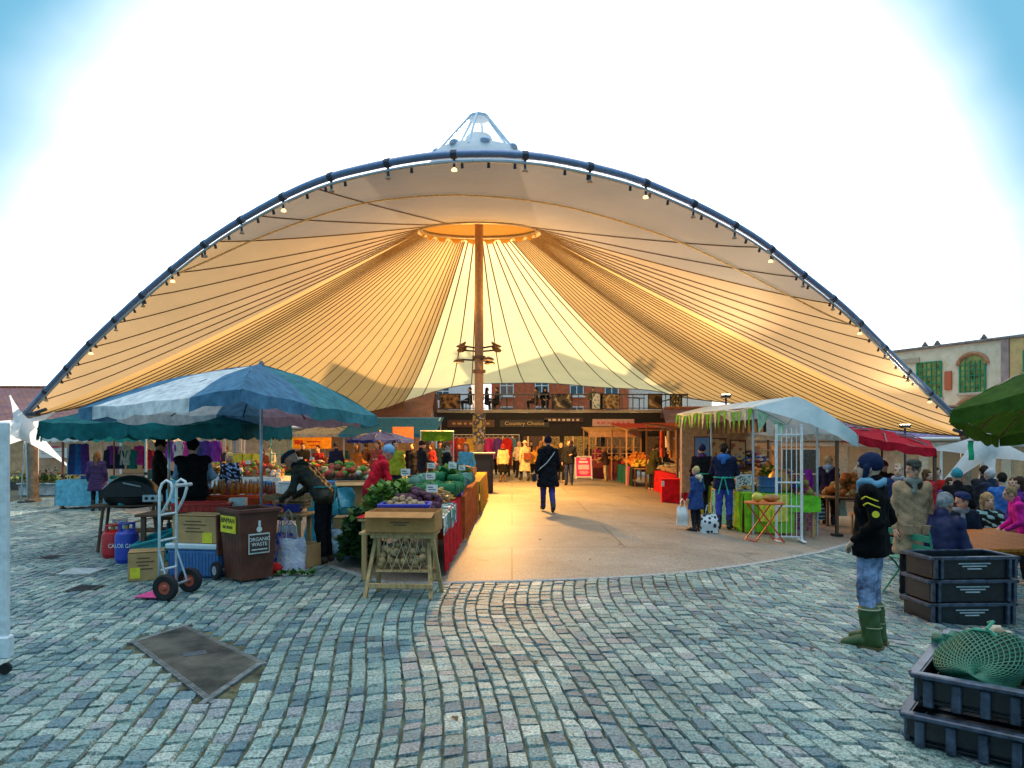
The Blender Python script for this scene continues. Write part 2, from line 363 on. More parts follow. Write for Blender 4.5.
def lay_setts():
    """granite setts laid in wandering courses"""
    def warp(u, v):
        x = u + .24 * math.sin(v * .55 + .3 * u + .6) + .03 * math.sin(v * 1.6 - u * .8) - .10 * (v - 6) * math.exp(-((u + 4) / 3.5) ** 2) * .6
        y = v + .5 * math.sin(u * .5 + 1.1) + .05 * math.sin(u * 2.1 + v * .5) - .022 * max(0, u - .3) ** 2 * math.exp(-max(0, v - 8) * .05)
        return x, y
    vs = []; fs = []; grate = grow(GRATE_XY, .10)
    pu = .132
    ub = [-17.]; ru = random.Random(3)
    while ub[-1] < 17: ub.append(ub[-1] + ru.uniform(.112, .15))
    for iu in range(len(ub) - 1):
        r = random.Random(iu); v = 1.2 + r.random() * .15
        while v < 27:
            lv = r.uniform(.115, .19) if v < 13 else .26
            u0, u1, v0, v1 = ub[iu], ub[iu + 1], v, v + lv; v += lv
            if v > 15 and abs(ub[iu]) < 5: continue
            cx, cy = warp((u0 + u1) / 2, (v0 + v1) / 2)
            if abs(cx) > .72 * cy + 1.2 or cy < 2.9: continue
            if inside(cx, cy, FLOOR) or inside(cx, cy, grate): continue
            if any(abs(cx - p.x) < d and abs(cy - p.y) < d for p, d in COVERS): continue
            q = [warp(*t) for t in ((u0, v0), (u1, v0), (u1, v1), (u0, v1))]
            dz = r.uniform(-.005, .004); tl = r.uniform(-.05, .05), r.uniform(-.05, .05); n = len(vs)
            for g_, z_ in ((.005, -.024), (.013, .0)):
                for (x, y) in q:
                    dx, dy = cx - x, cy - y; l = math.hypot(dx, dy) + 1e-6; j = r.uniform(.35, 1.9) * g_ * 1.4
                    X_, Y_ = x + dx / l * j, y + dy / l * j
                    vs.append((X_, Y_, gz(X_) + z_ + (dz + (X_ - cx) * tl[0] + (Y_ - cy) * tl[1] if z_ == 0 else 0)))
            fs.append((n + 4, n + 5, n + 6, n + 7))
            for k in range(4): fs.append((n + k, n + (k + 1) % 4, n + 4 + (k + 1) % 4, n + 4 + k))
    b = B(); b.v = vs; b.f = fs; b.mi = [0] * len(fs)
    o = b.make('cobbled_pavement', setts_material()); o['kind'] = 'structure'
lay_setts()
ribbon('kerb_strip', EDGE_XY, .10, -.012, .018, mat((.36, .38, .37), rough=.8, var=.3, scale=20, bump=.4))
# access grating set flush in the setts
t = thing('floor_grating', 'large rusty mesh access plate set flush in the setts', 'grating', sum(GRATE, Vector()) / 4)
c0 = t.location
fr = B()
for i in range(4):
    a, b_ = GRATE[i], GRATE[(i + 1) % 4]; d = (b_ - a).normalized(); n = Vector((-d.y, d.x, 0)) * .045
    fr.prism([a - c0 - d * .04 + Vector((0, 0, -.02)), b_ - c0 + d * .04 + Vector((0, 0, -.02)), b_ - c0 + d * .04 - n + Vector((0, 0, -.02)), a - c0 - d * .04 - n + Vector((0, 0, -.02))], (0, 0, .024 + .002 * (i % 2)))
fr.make('frame', mat((.17, .19, .19), rough=.8, var=.4, scale=14), t)
pl = B(); inr = [p - c0 for p in GRATE]
pl.prism([p + Vector((0, 0, -.03)) for p in inr], (0, 0, .018)); pl.make('base_plate', mat((.05, .045, .04), rough=.9), t)
gr = B()
ea, eb = inr[1] - inr[0], inr[3] - inr[0]
def gp(u, v): return inr[0].lerp(inr[1], u).lerp(inr[3].lerp(inr[2], u), v)
for k in range(1, 46): gr.tube([gp(k / 46, 0), gp(k / 46, 1)], .0065, 4)
for k in range(1, 40): gr.tube([gp(0, k / 40), gp(1, k / 40)], .0065, 4)
gr.make('mesh_grate', mat((.07, .06, .05), rough=.6, var=.55, scale=2.2, metal=.3, bump=.3, var2=(.20, .17, .13)), t)
hd = B(); hd.box(gp(.5, .5) + Vector((0, 0, .004)), (.17, .1, .014), .5, bev=.004); hd.make('lifting_handle', mat((.10, .12, .14), rough=.5, metal=.6), t)
for i, (p, d) in enumerate(COVERS):
    lab = ['small square drain cover in the setts nearer the hand truck', 'small dark drain cover in the setts further from the hand truck', 'pale square slab let into the setts between two drain covers'][i]
    t = thing('drain_cover' if i < 2 else 'paving_slab', lab, 'cover', p)
    if i < 2:
        b = B(); b.box((0, 0, -.004), (d * 1.7, d * 1.7, .02), .1); b.make('frame', mat((.12, .12, .12), rough=.7, metal=.5), t)
        b = B()
        for k in range(7): b.box((-.11 + k * .036, 0, .008), (.022, .24, .008), .1)
        b.make('grate', mat((.04, .04, .045), rough=.6, metal=.5), t)
    else:
        b = B(); b.box((0, 0, -.006), (d * 1.8, d * 1.8, .022), .05, bev=.004); b.make('slab', mat((.42, .47, .48), rough=.7, var=.25), t)
# ------------------------------------------------------------------ the tensile market canopy
MX, MY = X(479, 24), 24.
def membrane(col, tcol, fac):
    m = bpy.data.materials.new('canvas'); m.use_nodes = True; N = m.node_tree.nodes; L = m.node_tree.links; b = N['Principled BSDF']
    tc = N.new('ShaderNodeTexCoord'); nz = N.new('ShaderNodeTexNoise'); nz.inputs['Scale'].default_value = .6; nz.inputs['Detail'].default_value = 5
    L.new(tc.outputs['Object'], nz.inputs['Vector'])
    def ramp(c):
        r = N.new('ShaderNodeValToRGB'); e = r.color_ramp.elements; e[0].position = .3; e[0].color = (*[q * .9 for q in c], 1); e[1].position = .7; e[1].color = (*c, 1)
        L.new(nz.outputs['Fac'], r.inputs['Fac']); return r
    L.new(ramp(col).outputs[0], b.inputs['Base Color']); b.inputs['Roughness'].default_value = .55; b.inputs['Specular IOR Level'].default_value = .25
    n9 = N.new('ShaderNodeTexNoise'); n9.inputs['Scale'].default_value = 1.6; n9.inputs['Detail'].default_value = 4; L.new(tc.outputs['Object'], n9.inputs['Vector']); bp = N.new('ShaderNodeBump'); bp.inputs['Strength'].default_value = .35; bp.inputs['Distance'].default_value = .12; L.new(n9.outputs['Fac'], bp.inputs['Height']); L.new(bp.outputs[0], b.inputs['Normal'])
    t = N.new('ShaderNodeBsdfTranslucent'); L.new(ramp(tcol).outputs[0], t.inputs['Color'])
    mx = N.new('ShaderNodeMixShader'); mx.inputs['Fac'].default_value = fac
    L.new(b.outputs[0], mx.inputs[1]); L.new(t.outputs[0], mx.inputs[2]); L.new(mx.outputs[0], N['Material Output'].inputs['Surface'])
    return m
ARCH = [(28, 416), (60, 382), (94, 346), (150, 295), (206, 250), (262, 215), (319, 188), (375, 173), (431, 163.5), (480, 161), (522, 162.5), (563, 168), (626, 183), (675, 202), (719, 223), (758, 246), (797, 276), (841, 311), (871, 340), (910, 379), (949, 416), (968, 436)]
def ydep(px): return 16 + 9 * (abs(px - 480) / 455) ** 1.9
arch = catmull([U(px, py, ydep(px)) for px, py in ARCH], 84)
REAR = [(968, 436, ydep(968)), (930, 433, 28), (870, 427, 31), (830, 418, 34), (800, 411, 36), (740, 404, 39), (690, 398, 41.5), (650, 390, 43.5), (600, 387, 44.5), (550, 383, 45), (500, 383, 45),
        (455, 386, 44), (410, 400, 42.5), (366, 412, 40), (300, 404, 37), (240, 398, 34), (180, 396, 31), (126, 398, 28.5), (80, 407, 26.5), (28, 416, ydep(28))]
rear = catmull([U(*q) for q in REAR], 84)
def ringpt(p):
    a = math.atan2(p[1] - MY, p[0] - MX); c, s = math.cos(a), math.sin(a)
    zf, zr = Z(222, 22.5), Z(238, 25.5)
    return np.array([MX + 1.9 * c, MY + 1.5 * s, (zf + zr) / 2 + s * (zr - zf) / 2])
NS = 22
def surf(p, s, pw, off=0.):
    q = ringpt(p); h = q + (p - q) * s; f = 1 - (1 - s) ** pw
    h[2] = q[2] + (p[2] - q[2]) * f - off; return h
def pw_at(kind, t): return 1.12 if kind == 'arch' else 1.12 + .5 * math.sin(math.pi * t) ** .7
canopy = thing('market_canopy', 'huge cream tensile tent hung from a steel arch over the whole market', 'tent', (MX, MY, 0))
C0 = np.array([MX, MY, 0])
def panel(name, curve, i0, i1, kind, m):
    b = B(); n = i1 - i0; k = len(curve) - 1
    b.grid(lambda u, v: surf(curve[i0 + round(u * n)], v, pw_at(kind, (i0 + round(u * n)) / k)) - C0, n, NS)
    return b.make(name, m, canopy, smooth=True)
M_FRONT = membrane((.42, .385, .35), (.42, .34, .26), .3)  # one cream cloth; each panel's tint paints in the light falling on it
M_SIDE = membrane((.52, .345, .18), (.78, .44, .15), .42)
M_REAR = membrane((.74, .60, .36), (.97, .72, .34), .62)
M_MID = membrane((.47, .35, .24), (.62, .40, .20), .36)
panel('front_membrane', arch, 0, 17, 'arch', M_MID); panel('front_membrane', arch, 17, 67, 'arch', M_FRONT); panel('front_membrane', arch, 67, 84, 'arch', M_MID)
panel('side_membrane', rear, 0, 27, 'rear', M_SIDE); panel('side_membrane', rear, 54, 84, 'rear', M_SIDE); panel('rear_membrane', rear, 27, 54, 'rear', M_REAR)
# seam cables: welded seams running from the ring to the edge
b = B()
for kind, curve, ids in (('rear', rear, list(range(1, 27)) + [27, 29, 32, 34, 37, 39, 42, 44, 47, 49, 52, 54] + list(range(55, 84))), ('arch', arch, [2, 4, 6, 8, 10, 12, 14, 17, 20, 24, 60, 64, 67, 70, 72, 74, 76, 78, 80, 82])):
    for i in ids:
        pw = pw_at(kind, i / 84)
        b.tube([surf(curve[i], s, pw, .03) - C0 for s in np.linspace(0.01, 1, 16)], .026 if kind == 'rear' and 27 <= i <= 54 else .017, 4, cap=False)
b.make('seam', mat((.16, .10, .05), rough=.8, bump=0), canopy)
b = B()
for t0, t1, dip in ((14, 70, .46),):
    pts = []
    for i in range(t0, t1 + 1):
        u = (i - t0) / (t1 - t0); s = 1 - dip * (math.sin(math.pi * u) ** .75); pts.append(surf(arch[i], s, 1.12, .05) - C0)
    b.tube(pts, .05, 5, cap=False, flat=.4)
b.make('webbing_belt', mat((.82, .66, .36), rough=.6, bump=0), canopy)
# edge rope on the rear edge
b = B(); b.tube([p - C0 for p in rear], .05, 6); b.make('edge_rope', mat((.18, .2, .24), rough=.5), canopy)
# arch tube, its inner rail, clamps and little lamps
steel = paint((.20, .27, .46), rough=.3, metal=.3)
at_ = [p + np.array([0, -.16, .10]) for p in arch]
b = B(); b.tube([p - C0 for p in at_], .085, 10); b.make('arch_tube', steel, canopy, smooth=True)
b = B(); b.tube([p - C0 + np.array([0, .02, -.16]) for p in at_], .035, 6); b.make('edge_rail', paint((.55, .58, .62), rough=.3, metal=.6), canopy, smooth=True)
Lc = [0.]
for i in range(84): Lc.append(Lc[-1] + float(np.linalg.norm(at_[i + 1] - at_[i])))
def on_arch(d):
    i = min(max(np.searchsorted(Lc, d) - 1, 0), 83); u = (d - Lc[i]) / (Lc[i + 1] - Lc[i]); return at_[i] + (at_[i + 1] - at_[i]) * u, (at_[i + 1] - at_[i]) / np.linalg.norm(at_[i + 1] - at_[i])
LMP = glow((1, .62, .22), 1.2)
dk = paint((.05, .06, .09), rough=.4, metal=.4)
n_c = 26
for k in range(1, n_c):
    p, d = on_arch(Lc[-1] * k / n_c); c = B(); c.tube([p - C0 - d * .07, p - C0 + d * .06], .10, 10); c.tube([p - C0 + np.array([0, .02, -.05]), p - C0 + np.array([0, .04, -.28])], .03, 5); c.make('clamp', dk, canopy)
    h = B(); h.lathe([(.02, 0), (.06, -.04), (.065, -.07), (.02, -.08)], 8, Matrix.Translation(p - C0 + np.array([0, .05, -.27]))); h.make('lamp_head', [paint((.4, .3, .2)), ][0] if k % 3 else LMP, canopy)
for k in range(70):
    if k % 7 in (0, 3): continue
    p, d = on_arch(Lc[-1] * (k + .6) / 70); c = B(); c.tube([p - C0 + np.array([0, .02, -.15]), p - C0 + np.array([0, .1, -.27])], [.025, .04], 5); c.make('turnbuckle', dk, canopy)
# ring, inner cone, mast, crown
rp = lambda a, k=1.: np.array([MX + 1.9 * k * math.cos(a), MY + 1.5 * k * math.sin(a), (Z(222, 22.5) + Z(238, 25.5)) / 2 + math.sin(a) * (Z(238, 25.5) - Z(222, 22.5)) / 2])
b = B(); b.tube([rp(2 * math.pi * k / 40) - C0 for k in range(41)], .07, 6, cap=False); b.make('ring', paint((.35, .28, .2), metal=.4), canopy, smooth=True)
b = B()
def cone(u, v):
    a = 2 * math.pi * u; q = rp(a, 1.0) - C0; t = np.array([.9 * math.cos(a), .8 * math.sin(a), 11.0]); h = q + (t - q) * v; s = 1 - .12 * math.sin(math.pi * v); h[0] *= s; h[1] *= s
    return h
b.grid(cone, 40, 6); b.make('inner_cone', membrane((.75, .48, .16), (.95, .55, .12), .6), canopy, smooth=True)  # cone cloth coloured orange to stand in for lamplight on it
b = B()
for k in range(10):
    a0, a1 = 2 * math.pi * k / 20, 2 * math.pi * (k + 1) / 20; ps = []
    for q in range(9):
        u = q / 8; a = a0 + (a1 - a0) * u; p = rp(a, .995) - C0; p = p + np.array([0, 0, -.0 - .22 * math.sin(math.pi * u)]); ps.append(p)
    top = [rp(a0 + (a1 - a0) * q / 8, .995) - C0 for q in range(9)]
    b.add(ps + top, [(i, i + 1, i + 10, i + 9) for i in range(8)])
b.make('scalloped_valance', membrane((.75, .42, .1), (.95, .5, .08), .5), canopy)
mt = mat((.54, .31, .16), rough=.5, var=.12, metal=.1)
b = B(); b.lathe([(.24, .0), (.24, .12), (.15, .14), (.145, 4.2), (.14, 8.6), (.13, 11.2)], 16)
mo = b.make('mast', mt, canopy, smooth=30)
b = B()
for z in (3.9, 4.35): b.lathe([(.165, z), (.22, z + .01), (.22, z + .1), (.165, z + .11)], 14)
b.make('collar', mat((.24, .13, .07), rough=.5), mo)
b = B()
for k in range(12): a = 2 * math.pi * k / 12; b.box((.2 * math.cos(a), .2 * math.sin(a), .07), (.04, .04, .05))
b.make('anchor_bolt', dk, mo)
b = B(); blue = paint((.55, .68, .82), rough=.35)
b.lathe([(1.97, 8.75), (1.78, 9.5), (1.6, 10.7), (1.55, 10.75), (1.5, 10.95), (1.25, 11.02), (1.0, 11.1), (.72, 11.2), (.5, 11.4), (.42, 11.62), (.36, 11.68), (.05, 11.7)], 28, cap=False); b.make('crown_cap', membrane((.7, .78, .85), (.6, .7, .8), .08), canopy, smooth=True)
b = B()
for k in range(6):
    a = 2 * math.pi * k / 6 + .35; b.tube([(1.5 * math.cos(a), 1.5 * math.sin(a), 10.85), (.30 * math.cos(a), .30 * math.sin(a), 12.3)], .045, 6)
b.make('crown_strut', blue, canopy)
b = B(); b.lathe([(.1, 12.2), (.34, 12.22), (.34, 12.32), (.1, 12.36)], 14); b.tube([(0, 0, 12.3), (0, 0, 13.9)], .018, 5); b.make('finial', blue, canopy)
for k in range(9):
    a = 2 * math.pi * k / 9; b = B(); b.ball((1.42 * math.cos(a), 1.42 * math.sin(a), 10.95), (.18, .18, .12), 8, 5, .1); b.make('crown_pulley', paint((.3, .42, .6), metal=.5), canopy)
# anchor posts at the ends of the arch
for (px, py, lab) in ((33, 416, 'round stone coloured post tying down the tent beside the planters'), (966, 436, 'tie down post of the tent half hidden by the green parasol')):
    p = U(px, py, ydep(px) - .3); g = gz(p.x); t = thing('anchor_post', lab, 'post', (p.x, p.y, g)); h = p.z - g
    b = B(); b.lathe([(.24, 0), (.24, .1), (.17, .12), (.16, h - .1), (.19, h - .08), (.19, h)], 12); b.make('shaft', mat((.24, .19, .14), rough=.85, var=.3, scale=6, bump=.4), t, smooth=30)
    b = B(); s = 1 if px < 500 else -1
    b.box((0, 0, h + .06), (.34, .3, .14), bev=.02); b.tube([(s * -.1, 0, h + .05), (s * .5, -.1, h + .22)], .06, 8); b.tube([(s * -.45, .1, h - .0), (s * .35, .0, h + .2)], .045, 8); b.make('shackle', dk, t)
# upward floodlights on the mast
for k, (a, z) in enumerate(((200, 4.72), (340, 4.72), (20, 4.62), (160, 4.62))):
    b = B(); ca, sa = math.cos(R(a)), math.sin(R(a)); b.tube([(.15 * ca, .15 * sa, z), (.55 * ca, .55 * sa, z + .05)], .03, 6)
    b.make('lamp_bracket', dk, mo)
    T = Matrix.Translation((.6 * ca, .6 * sa, z + .08)) @ Matrix.Rotation(R(a), 4, 'Z') @ Matrix.Rotation(R(28), 4, 'Y')
    T = T @ Matrix.Scale(.75, 4); h = B(); h.lathe([(.05, -.12), (.2, -.04), (.24, .02), (.24, .05), (.2, .05), (.17, .0), (.03, -.01)], 14, T); h.m = 1; h.lathe([(.01, .012), (.19, .02)], 14, T, cap=False)
    h.make('flood_lamp', [mat((.22, .15, .1), rough=.4), glow((1, .66, .28), 8.)], mo, smooth=30)
    li = bpy.data.lights.new('flood_light', 'SPOT'); li.energy = 250; li.color = (1, .54, .16); li.spot_size = R(150); li.spot_blend = 1.; li.shadow_soft_size = .15
    lo = bpy.data.objects.new('flood_light', li); COL.objects.link(lo); lo.location = (MX + .68 * ca, MY + .68 * sa, z + .2)
    d = Vector((ca * .75, sa * .75, 1.)); lo.rotation_euler = d.to_track_quat('-Z', 'Y').to_euler()
for k, a in enumerate((60, 180, 300)):  # added set of downward lamps, for the orange glow on the floor
    ca, sa = math.cos(R(a)), math.sin(R(a)); z = 4.32; b = B(); b.tube([(.15 * ca, .15 * sa, z), (.62 * ca, .62 * sa, z + .02)], .03, 6); b.make('lamp_bracket', dk, mo)
    T = Matrix.Translation((.66 * ca, .66 * sa, z - .02)) @ Matrix.Rotation(R(180), 4, 'X'); T = T @ Matrix.Scale(.75, 4); h = B(); h.lathe([(.05, -.1), (.2, -.03), (.24, .03), (.24, .06), (.2, .06), (.17, .0), (.03, -.01)], 14, T); h.m = 1; h.lathe([(.01, .012), (.19, .02)], 14, T, cap=False); h.make('flood_lamp', [mat((.22, .15, .1), rough=.4), glow((1, .62, .24), 6.)], mo, smooth=30)
    li = bpy.data.lights.new('flood_light', 'SPOT'); li.energy = 2000; li.color = (1, .47, .10); li.spot_size = R(120); li.spot_blend = 1.; li.shadow_soft_size = .2
    lo = bpy.data.objects.new('flood_light', li); COL.objects.link(lo); lo.location = (MX + .66 * ca, MY + .66 * sa, z - .16); lo.rotation_euler = Vector((ca, sa, -1.1)).to_track_quat('-Z', 'Y').to_euler()
# two floodlights on poles that wash the membrane from below (bright patch over the right hand stalls)
for (px, py, Y, e, lab) in ((726, 398, 24, 260, 'slim pole with an upward floodlight behind the bunting stall'), (905, 428, 24, 120, 'slim pole with an upward floodlight behind the red awning')):
    p = U(px, py, Y); g = gz(p.x); t = thing('floodlight_pole', lab, 'floodlight', (p.x, p.y, g)); h = p.z - g
    b = B(); b.lathe([(.12, 0), (.12, .03), (.04, .05), (.035, h)], 8); b.make('pole', dk, t)
    b = B(); b.box((0, 0, h + .06), (.3, .2, .1), bev=.02); b.m = 1; b.box((0, 0, h + .115), (.26, .16, .006)); b.make('flood_lamp', [dk, glow((1, .85, .6), 12.)], t)
    li = bpy.data.lights.new('flood_light', 'SPOT'); li.energy = e; li.color = (1, .74, .42); li.spot_size = R(120); li.spot_blend = 1; li.shadow_soft_size = .1
    lo = bpy.data.objects.new('flood_light', li); COL.objects.link(lo); lo.location = (p.x, p.y, p.z + .2); lo.rotation_euler = (R(180), R(-12), 0)

# ------------------------------------------------------------------ buildings round the square
def tiles(c1, c2, sc=1.):
    m = bpy.data.materials.new('roof_tiles'); m.use_nodes = True; N = m.node_tree.nodes; L = m.node_tree.links; b = N['Principled BSDF']
    tc = N.new('ShaderNodeTexCoord'); br = N.new('ShaderNodeTexBrick'); br.inputs['Scale'].default_value = 1
    br.inputs['Brick Width'].default_value = .3 * sc; br.inputs['Row Height'].default_value = .2 * sc; br.inputs['Mortar Size'].default_value = .014; br.inputs['Bias'].default_value = -.1
    br.inputs['Color1'].default_value = (*c1, 1); br.inputs['Color2'].default_value = (*c2, 1); br.inputs['Mortar'].default_value = (*[c * .3 for c in c1], 1)
    L.new(tc.outputs['UV'], br.inputs['Vector'])
    nz = N.new('ShaderNodeTexNoise'); nz.inputs['Scale'].default_value = 1.1; nz.inputs['Detail'].default_value = 8; nz.inputs['Roughness'].default_value = .7; L.new(tc.outputs['Object'], nz.inputs['Vector'])
    cr = N.new('ShaderNodeValToRGB'); e = cr.color_ramp.elements; e[0].position = .35; e[0].color = (.7, .7, .7, 1); e[1].position = .65; e[1].color = (1.3, 1.25, 1.2, 1); L.new(nz.outputs['Fac'], cr.inputs['Fac'])
    mu = N.new('ShaderNodeMix'); mu.data_type = 'RGBA'; mu.blend_type = 'MULTIPLY'; mu.inputs['Factor'].default_value = 1
    L.new(br.outputs['Color'], mu.inputs['A']); L.new(cr.outputs[0], mu.inputs['B']); L.new(mu.outputs['Result'], b.inputs['Base Color']); b.inputs['Roughness'].default_value = .65
    bp = N.new('ShaderNodeBump'); bp.inputs['Strength'].default_value = .5; bp.inputs['Distance'].default_value = .03; L.new(br.outputs['Fac'], bp.inputs['Height']); bp.invert = True; L.new(bp.outputs[0], b.inputs['Normal'])
    return m
def quad_uv(name, p, m, parent, th=.06):
    """a slab with metre UVs along its two edges"""
    p = [Vector(q) for q in p]; n = (p[1] - p[0]).cross(p[3] - p[0]).normalized() * th
    b = B(); b.prism([q - n for q in p], n); o = b.make(name, m, parent); recalc(o)
    uv = o.data.uv_layers.new(name='uv'); du = (p[1] - p[0]).normalized(); dv = n.cross(du).normalized()
    for l in o.data.loops: c = o.data.vertices[l.vertex_index].co - p[0]; uv.data[l.index].uv = (c.dot(du), c.dot(dv))
    return o
def brickm(c1, c2, mort, w_=.22, h_=.075):
    m = tiles(c1, c2); N = m.node_tree.nodes; br = [n for n in N if n.type == 'TEX_BRICK'][0]; br.inputs['Brick Width'].default_value = w_; br.inputs['Row Height'].default_value = h_; br.inputs['Mortar'].default_value = (*mort, 1); br.inputs['Mortar Size'].default_value = .01; return m
GLASS = mat((.05, .07, .09), rough=.08, var=.3, bump=0, spec=.8)
WHITE = paint((.74, .73, .70), var=.1)
def local(A, Bp):
    """frame whose x runs from A to Bp along a wall, y into the building"""
    A = Vector(A); d = (Vector(Bp) - A); return A, math.atan2(d.y, d.x), d.length
def wing(name, label, A, Bp, h, depth, rise, wallm, roofm, ins, overhang=.35):
    A, rz, Ln = local(A, Bp); t = thing(name, label, 'building', A, rz)
    b = B(); b.box((Ln / 2, depth / 2, h / 2), (Ln, depth, h)); b.prism([(0.01, 0, h), (0.01, depth, h), (0.01, depth / 2, h + rise)], (.2, 0, 0)); b.prism([(Ln - .21, 0, h), (Ln - .21, depth, h), (Ln - .21, depth / 2, h + rise)], (.2, 0, 0)); b.make('wall', wallm, t)
    k = rise / (depth / 2)
    rf = quad_uv('roof', [(-.3, -overhang, h - overhang * k + .08), (Ln + .3, -overhang, h - overhang * k + .08), (Ln + .3, depth / 2, h + rise + .08), (-.3, depth / 2, h + rise + .08)], roofm, t)
    quad_uv('roof', [(Ln + .3, depth + overhang, h - overhang * k + .08), (-.3, depth + overhang, h - overhang * k + .08), (-.3, depth / 2 + .002, h + rise + .08), (Ln + .3, depth / 2 + .002, h + rise + .08)], roofm, t)
    b = B()
    for q in range(int(Ln / .45)): b.tube([(q * .45 - .2, depth / 2, h + rise + .09), (q * .45 + .23, depth / 2, h + rise + .1)], .1, 7)
    b.make('ridge_tile', mat((.30, .13, .07), rough=.8, var=.3), t)
    b = B(); b.tube([(-.3, -overhang - .06, h - overhang * k + .04), (Ln + .3, -overhang - .06, h - overhang * k + .04)], .07, 8); b.make('gutter', WHITE, t)
    b = B(); b.box((Ln / 2, -overhang / 2, h - .12), (Ln, overhang, .16)); b.box((Ln / 2, -.03, h - .34), (Ln, .06, .2)); b.make('fascia', mat((.78, .74, .66), rough=.6), t)
    for (u0, u1, z0, z1, kind) in ins:
        if kind == 'door':
            f = B(); f.box(((u0 + u1) / 2, -.03, (z0 + z1) / 2), (u1 - u0, .06, z1 - z0), bev=.01); o = f.make('door', paint((.42, .22, .10)), t)
            f = B(); f.box((u0 - .06, -.04, (z0 + z1) / 2), (.12, .09, z1 - z0 + .1)); f.box((u1 + .06, -.04, (z0 + z1) / 2), (.12, .09, z1 - z0 + .1)); f.box(((u0 + u1) / 2, -.04, z1 + .12), (u1 - u0 + .24, .09, .13)); f.make('frame', WHITE, o)
        elif kind == 'panel':
            f = B(); f.box(((u0 + u1) / 2, -.02, (z0 + z1) / 2), (u1 - u0, .04, z1 - z0), bev=.01); f.make('wall_panel', mat((.62, .36, .20), rough=.85, var=.2, scale=3), t)
        elif kind == 'pilaster':
            f = B(); f.box(((u0 + u1) / 2, -.05, (z0 + z1) / 2), (u1 - u0, .1, z1 - z0), bev=.01); f.box(((u0 + u1) / 2, -.06, z1 - .1), (u1 - u0 + .1, .13, .12)); f.make('pilaster', mat((.70, .52, .36), rough=.8, var=.15), t)
        elif kind == 'window':
            f = B(); f.box(((u0 + u1) / 2, .0, (z0 + z1) / 2), (u1 - u0, .03, z1 - z0)); o = f.make('window', GLASS, t)
            f = B(); 
            for q in (0, .5, 1): f.box((u0 + (u1 - u0) * q, -.03, (z0 + z1) / 2), (.06, .06, z1 - z0))
            for q in (0, .5, 1): f.box(((u0 + u1) / 2, -.028, z0 + (z1 - z0) * q), (u1 - u0 + .06, .05, .06))
            f.make('frame', WHITE, o)
    return t
peach = mat((.62, .36, .24), rough=.9, var=.14, scale=2.2, bump=.2, bscale=40)
peach2 = mat((.66, .40, .22), rough=.9, var=.14, scale=2.2, bump=.2, bscale=40)
ins = []
for k in range(9): ins.append((1.2 + k * 3.2, 3.4 + k * 3.2, .5, 2.35, 'panel' if k % 3 != 1 else 'door'))
g = -.5
wing('market_building', 'long low peach building with red tiled roof behind the clothes stall', (-34, 37, g), (-4.6, 38.2, g), 2.95, 10, 2.2, peach, tiles((.34, .13, .09), (.22, .09, .13)), ins)
ins = []
for k in range(9): ins += [(.3 + k * 3.4, .7 + k * 3.4, 0, 2.6, 'pilaster'), (1.3 + k * 3.4, 2.9 + k * 3.4, 0.05, 2.3, ('door', 'window', 'panel')[k % 3])]
wing('market_building', 'low peach building with purple slate roof behind the red awning', (7.5, 33.5, -1.0), (38, 30, -1.05), 2.85, 7, 1.35, peach2, tiles((.16, .11, .26), (.24, .17, .32), .8), ins)
# gable porch and wall lamps are left to the stalls in front
# red brick and white houses behind, which throw the gable shadows on the rear membrane
def house(label, x0, x1, y0, y1, eave, ridge, wallm, roofm, gable_front, wins, chim):
    t = thing('terraced_house', label, 'house', (x0, y0, -.1)); W_, D_ = x1 - x0, y1 - y0
    b = B(); b.box((W_ / 2, D_ / 2, eave / 2), (W_, D_, eave))
    wl = b.make('wall', wallm, t)
    if gable_front:
        g_ = B(); g_.prism([(0, .004, eave), (W_, .004, eave), (W_ / 2, .004, ridge)], (0, D_ - .01, 0)); g_.make('gable', wallm, t)
        quad_uv('roof', [(-.3, D_ + .2, eave - .25), (-.3, -.2, eave - .25), (W_ / 2, -.2, ridge + .05), (W_ / 2, D_ + .2, ridge + .05)], roofm, t)
        quad_uv('roof', [(W_ + .3, -.2, eave - .25), (W_ + .3, D_ + .2, eave - .25), (W_ / 2, D_ + .2, ridge + .05), (W_ / 2, -.2, ridge + .05)], roofm, t)
    else:
        quad_uv('roof', [(-.2, -.3, eave - .1), (W_ + .2, -.3, eave - .1), (W_ + .2, D_ / 2, ridge), (-.2, D_ / 2, ridge)], roofm, t)
        quad_uv('roof', [(W_ + .2, D_ + .3, eave - .1), (-.2, D_ + .3, eave - .1), (-.2, D_ / 2, ridge), (W_ + .2, D_ / 2, ridge)], roofm, t)
    for u in chim:
        zr = ridge if not gable_front else eave + 1.0; c = B(); c.box((u, D_ / 2, zr + .3), (.9, .7, 1.7 if not gable_front else 2.6)); c.box((u, D_ / 2, zr + (1.2 if not gable_front else 1.66)), (1.05, .85, .12)); o = c.make('chimney', wallm, t)
        for q in (-.25, .25): c = B(); c.lathe([(.13, 0), (.11, .45), (.13, .5)], 8, Matrix.Translation((u + q, D_ / 2, zr + (1.26 if not gable_front else 1.72)))); c.make('chimney_pot', mat((.4, .16, .09)), o)
    for (u, z) in wins:
        f = B(); f.box((u, .0, z), (1.0, .05, 1.5)); o = f.make('window', GLASS, t)
        f = B()
        for q in (-.5, 0, .5): f.box((u + q, -.04, z), (.07, .07, 1.57))
        for q in (-.75, 0, .75): f.box((u, -.038, z + q), (1.0, .06, .07))
        f.make('frame', WHITE, o)
        f = B(); f.box((u, -.08, z - .86), (1.3, .2, .1)); f.make('sill', WHITE, o)
redb = mat((.55, .13, .05), rough=.9, var=.2, scale=4, bump=.3, bscale=50)
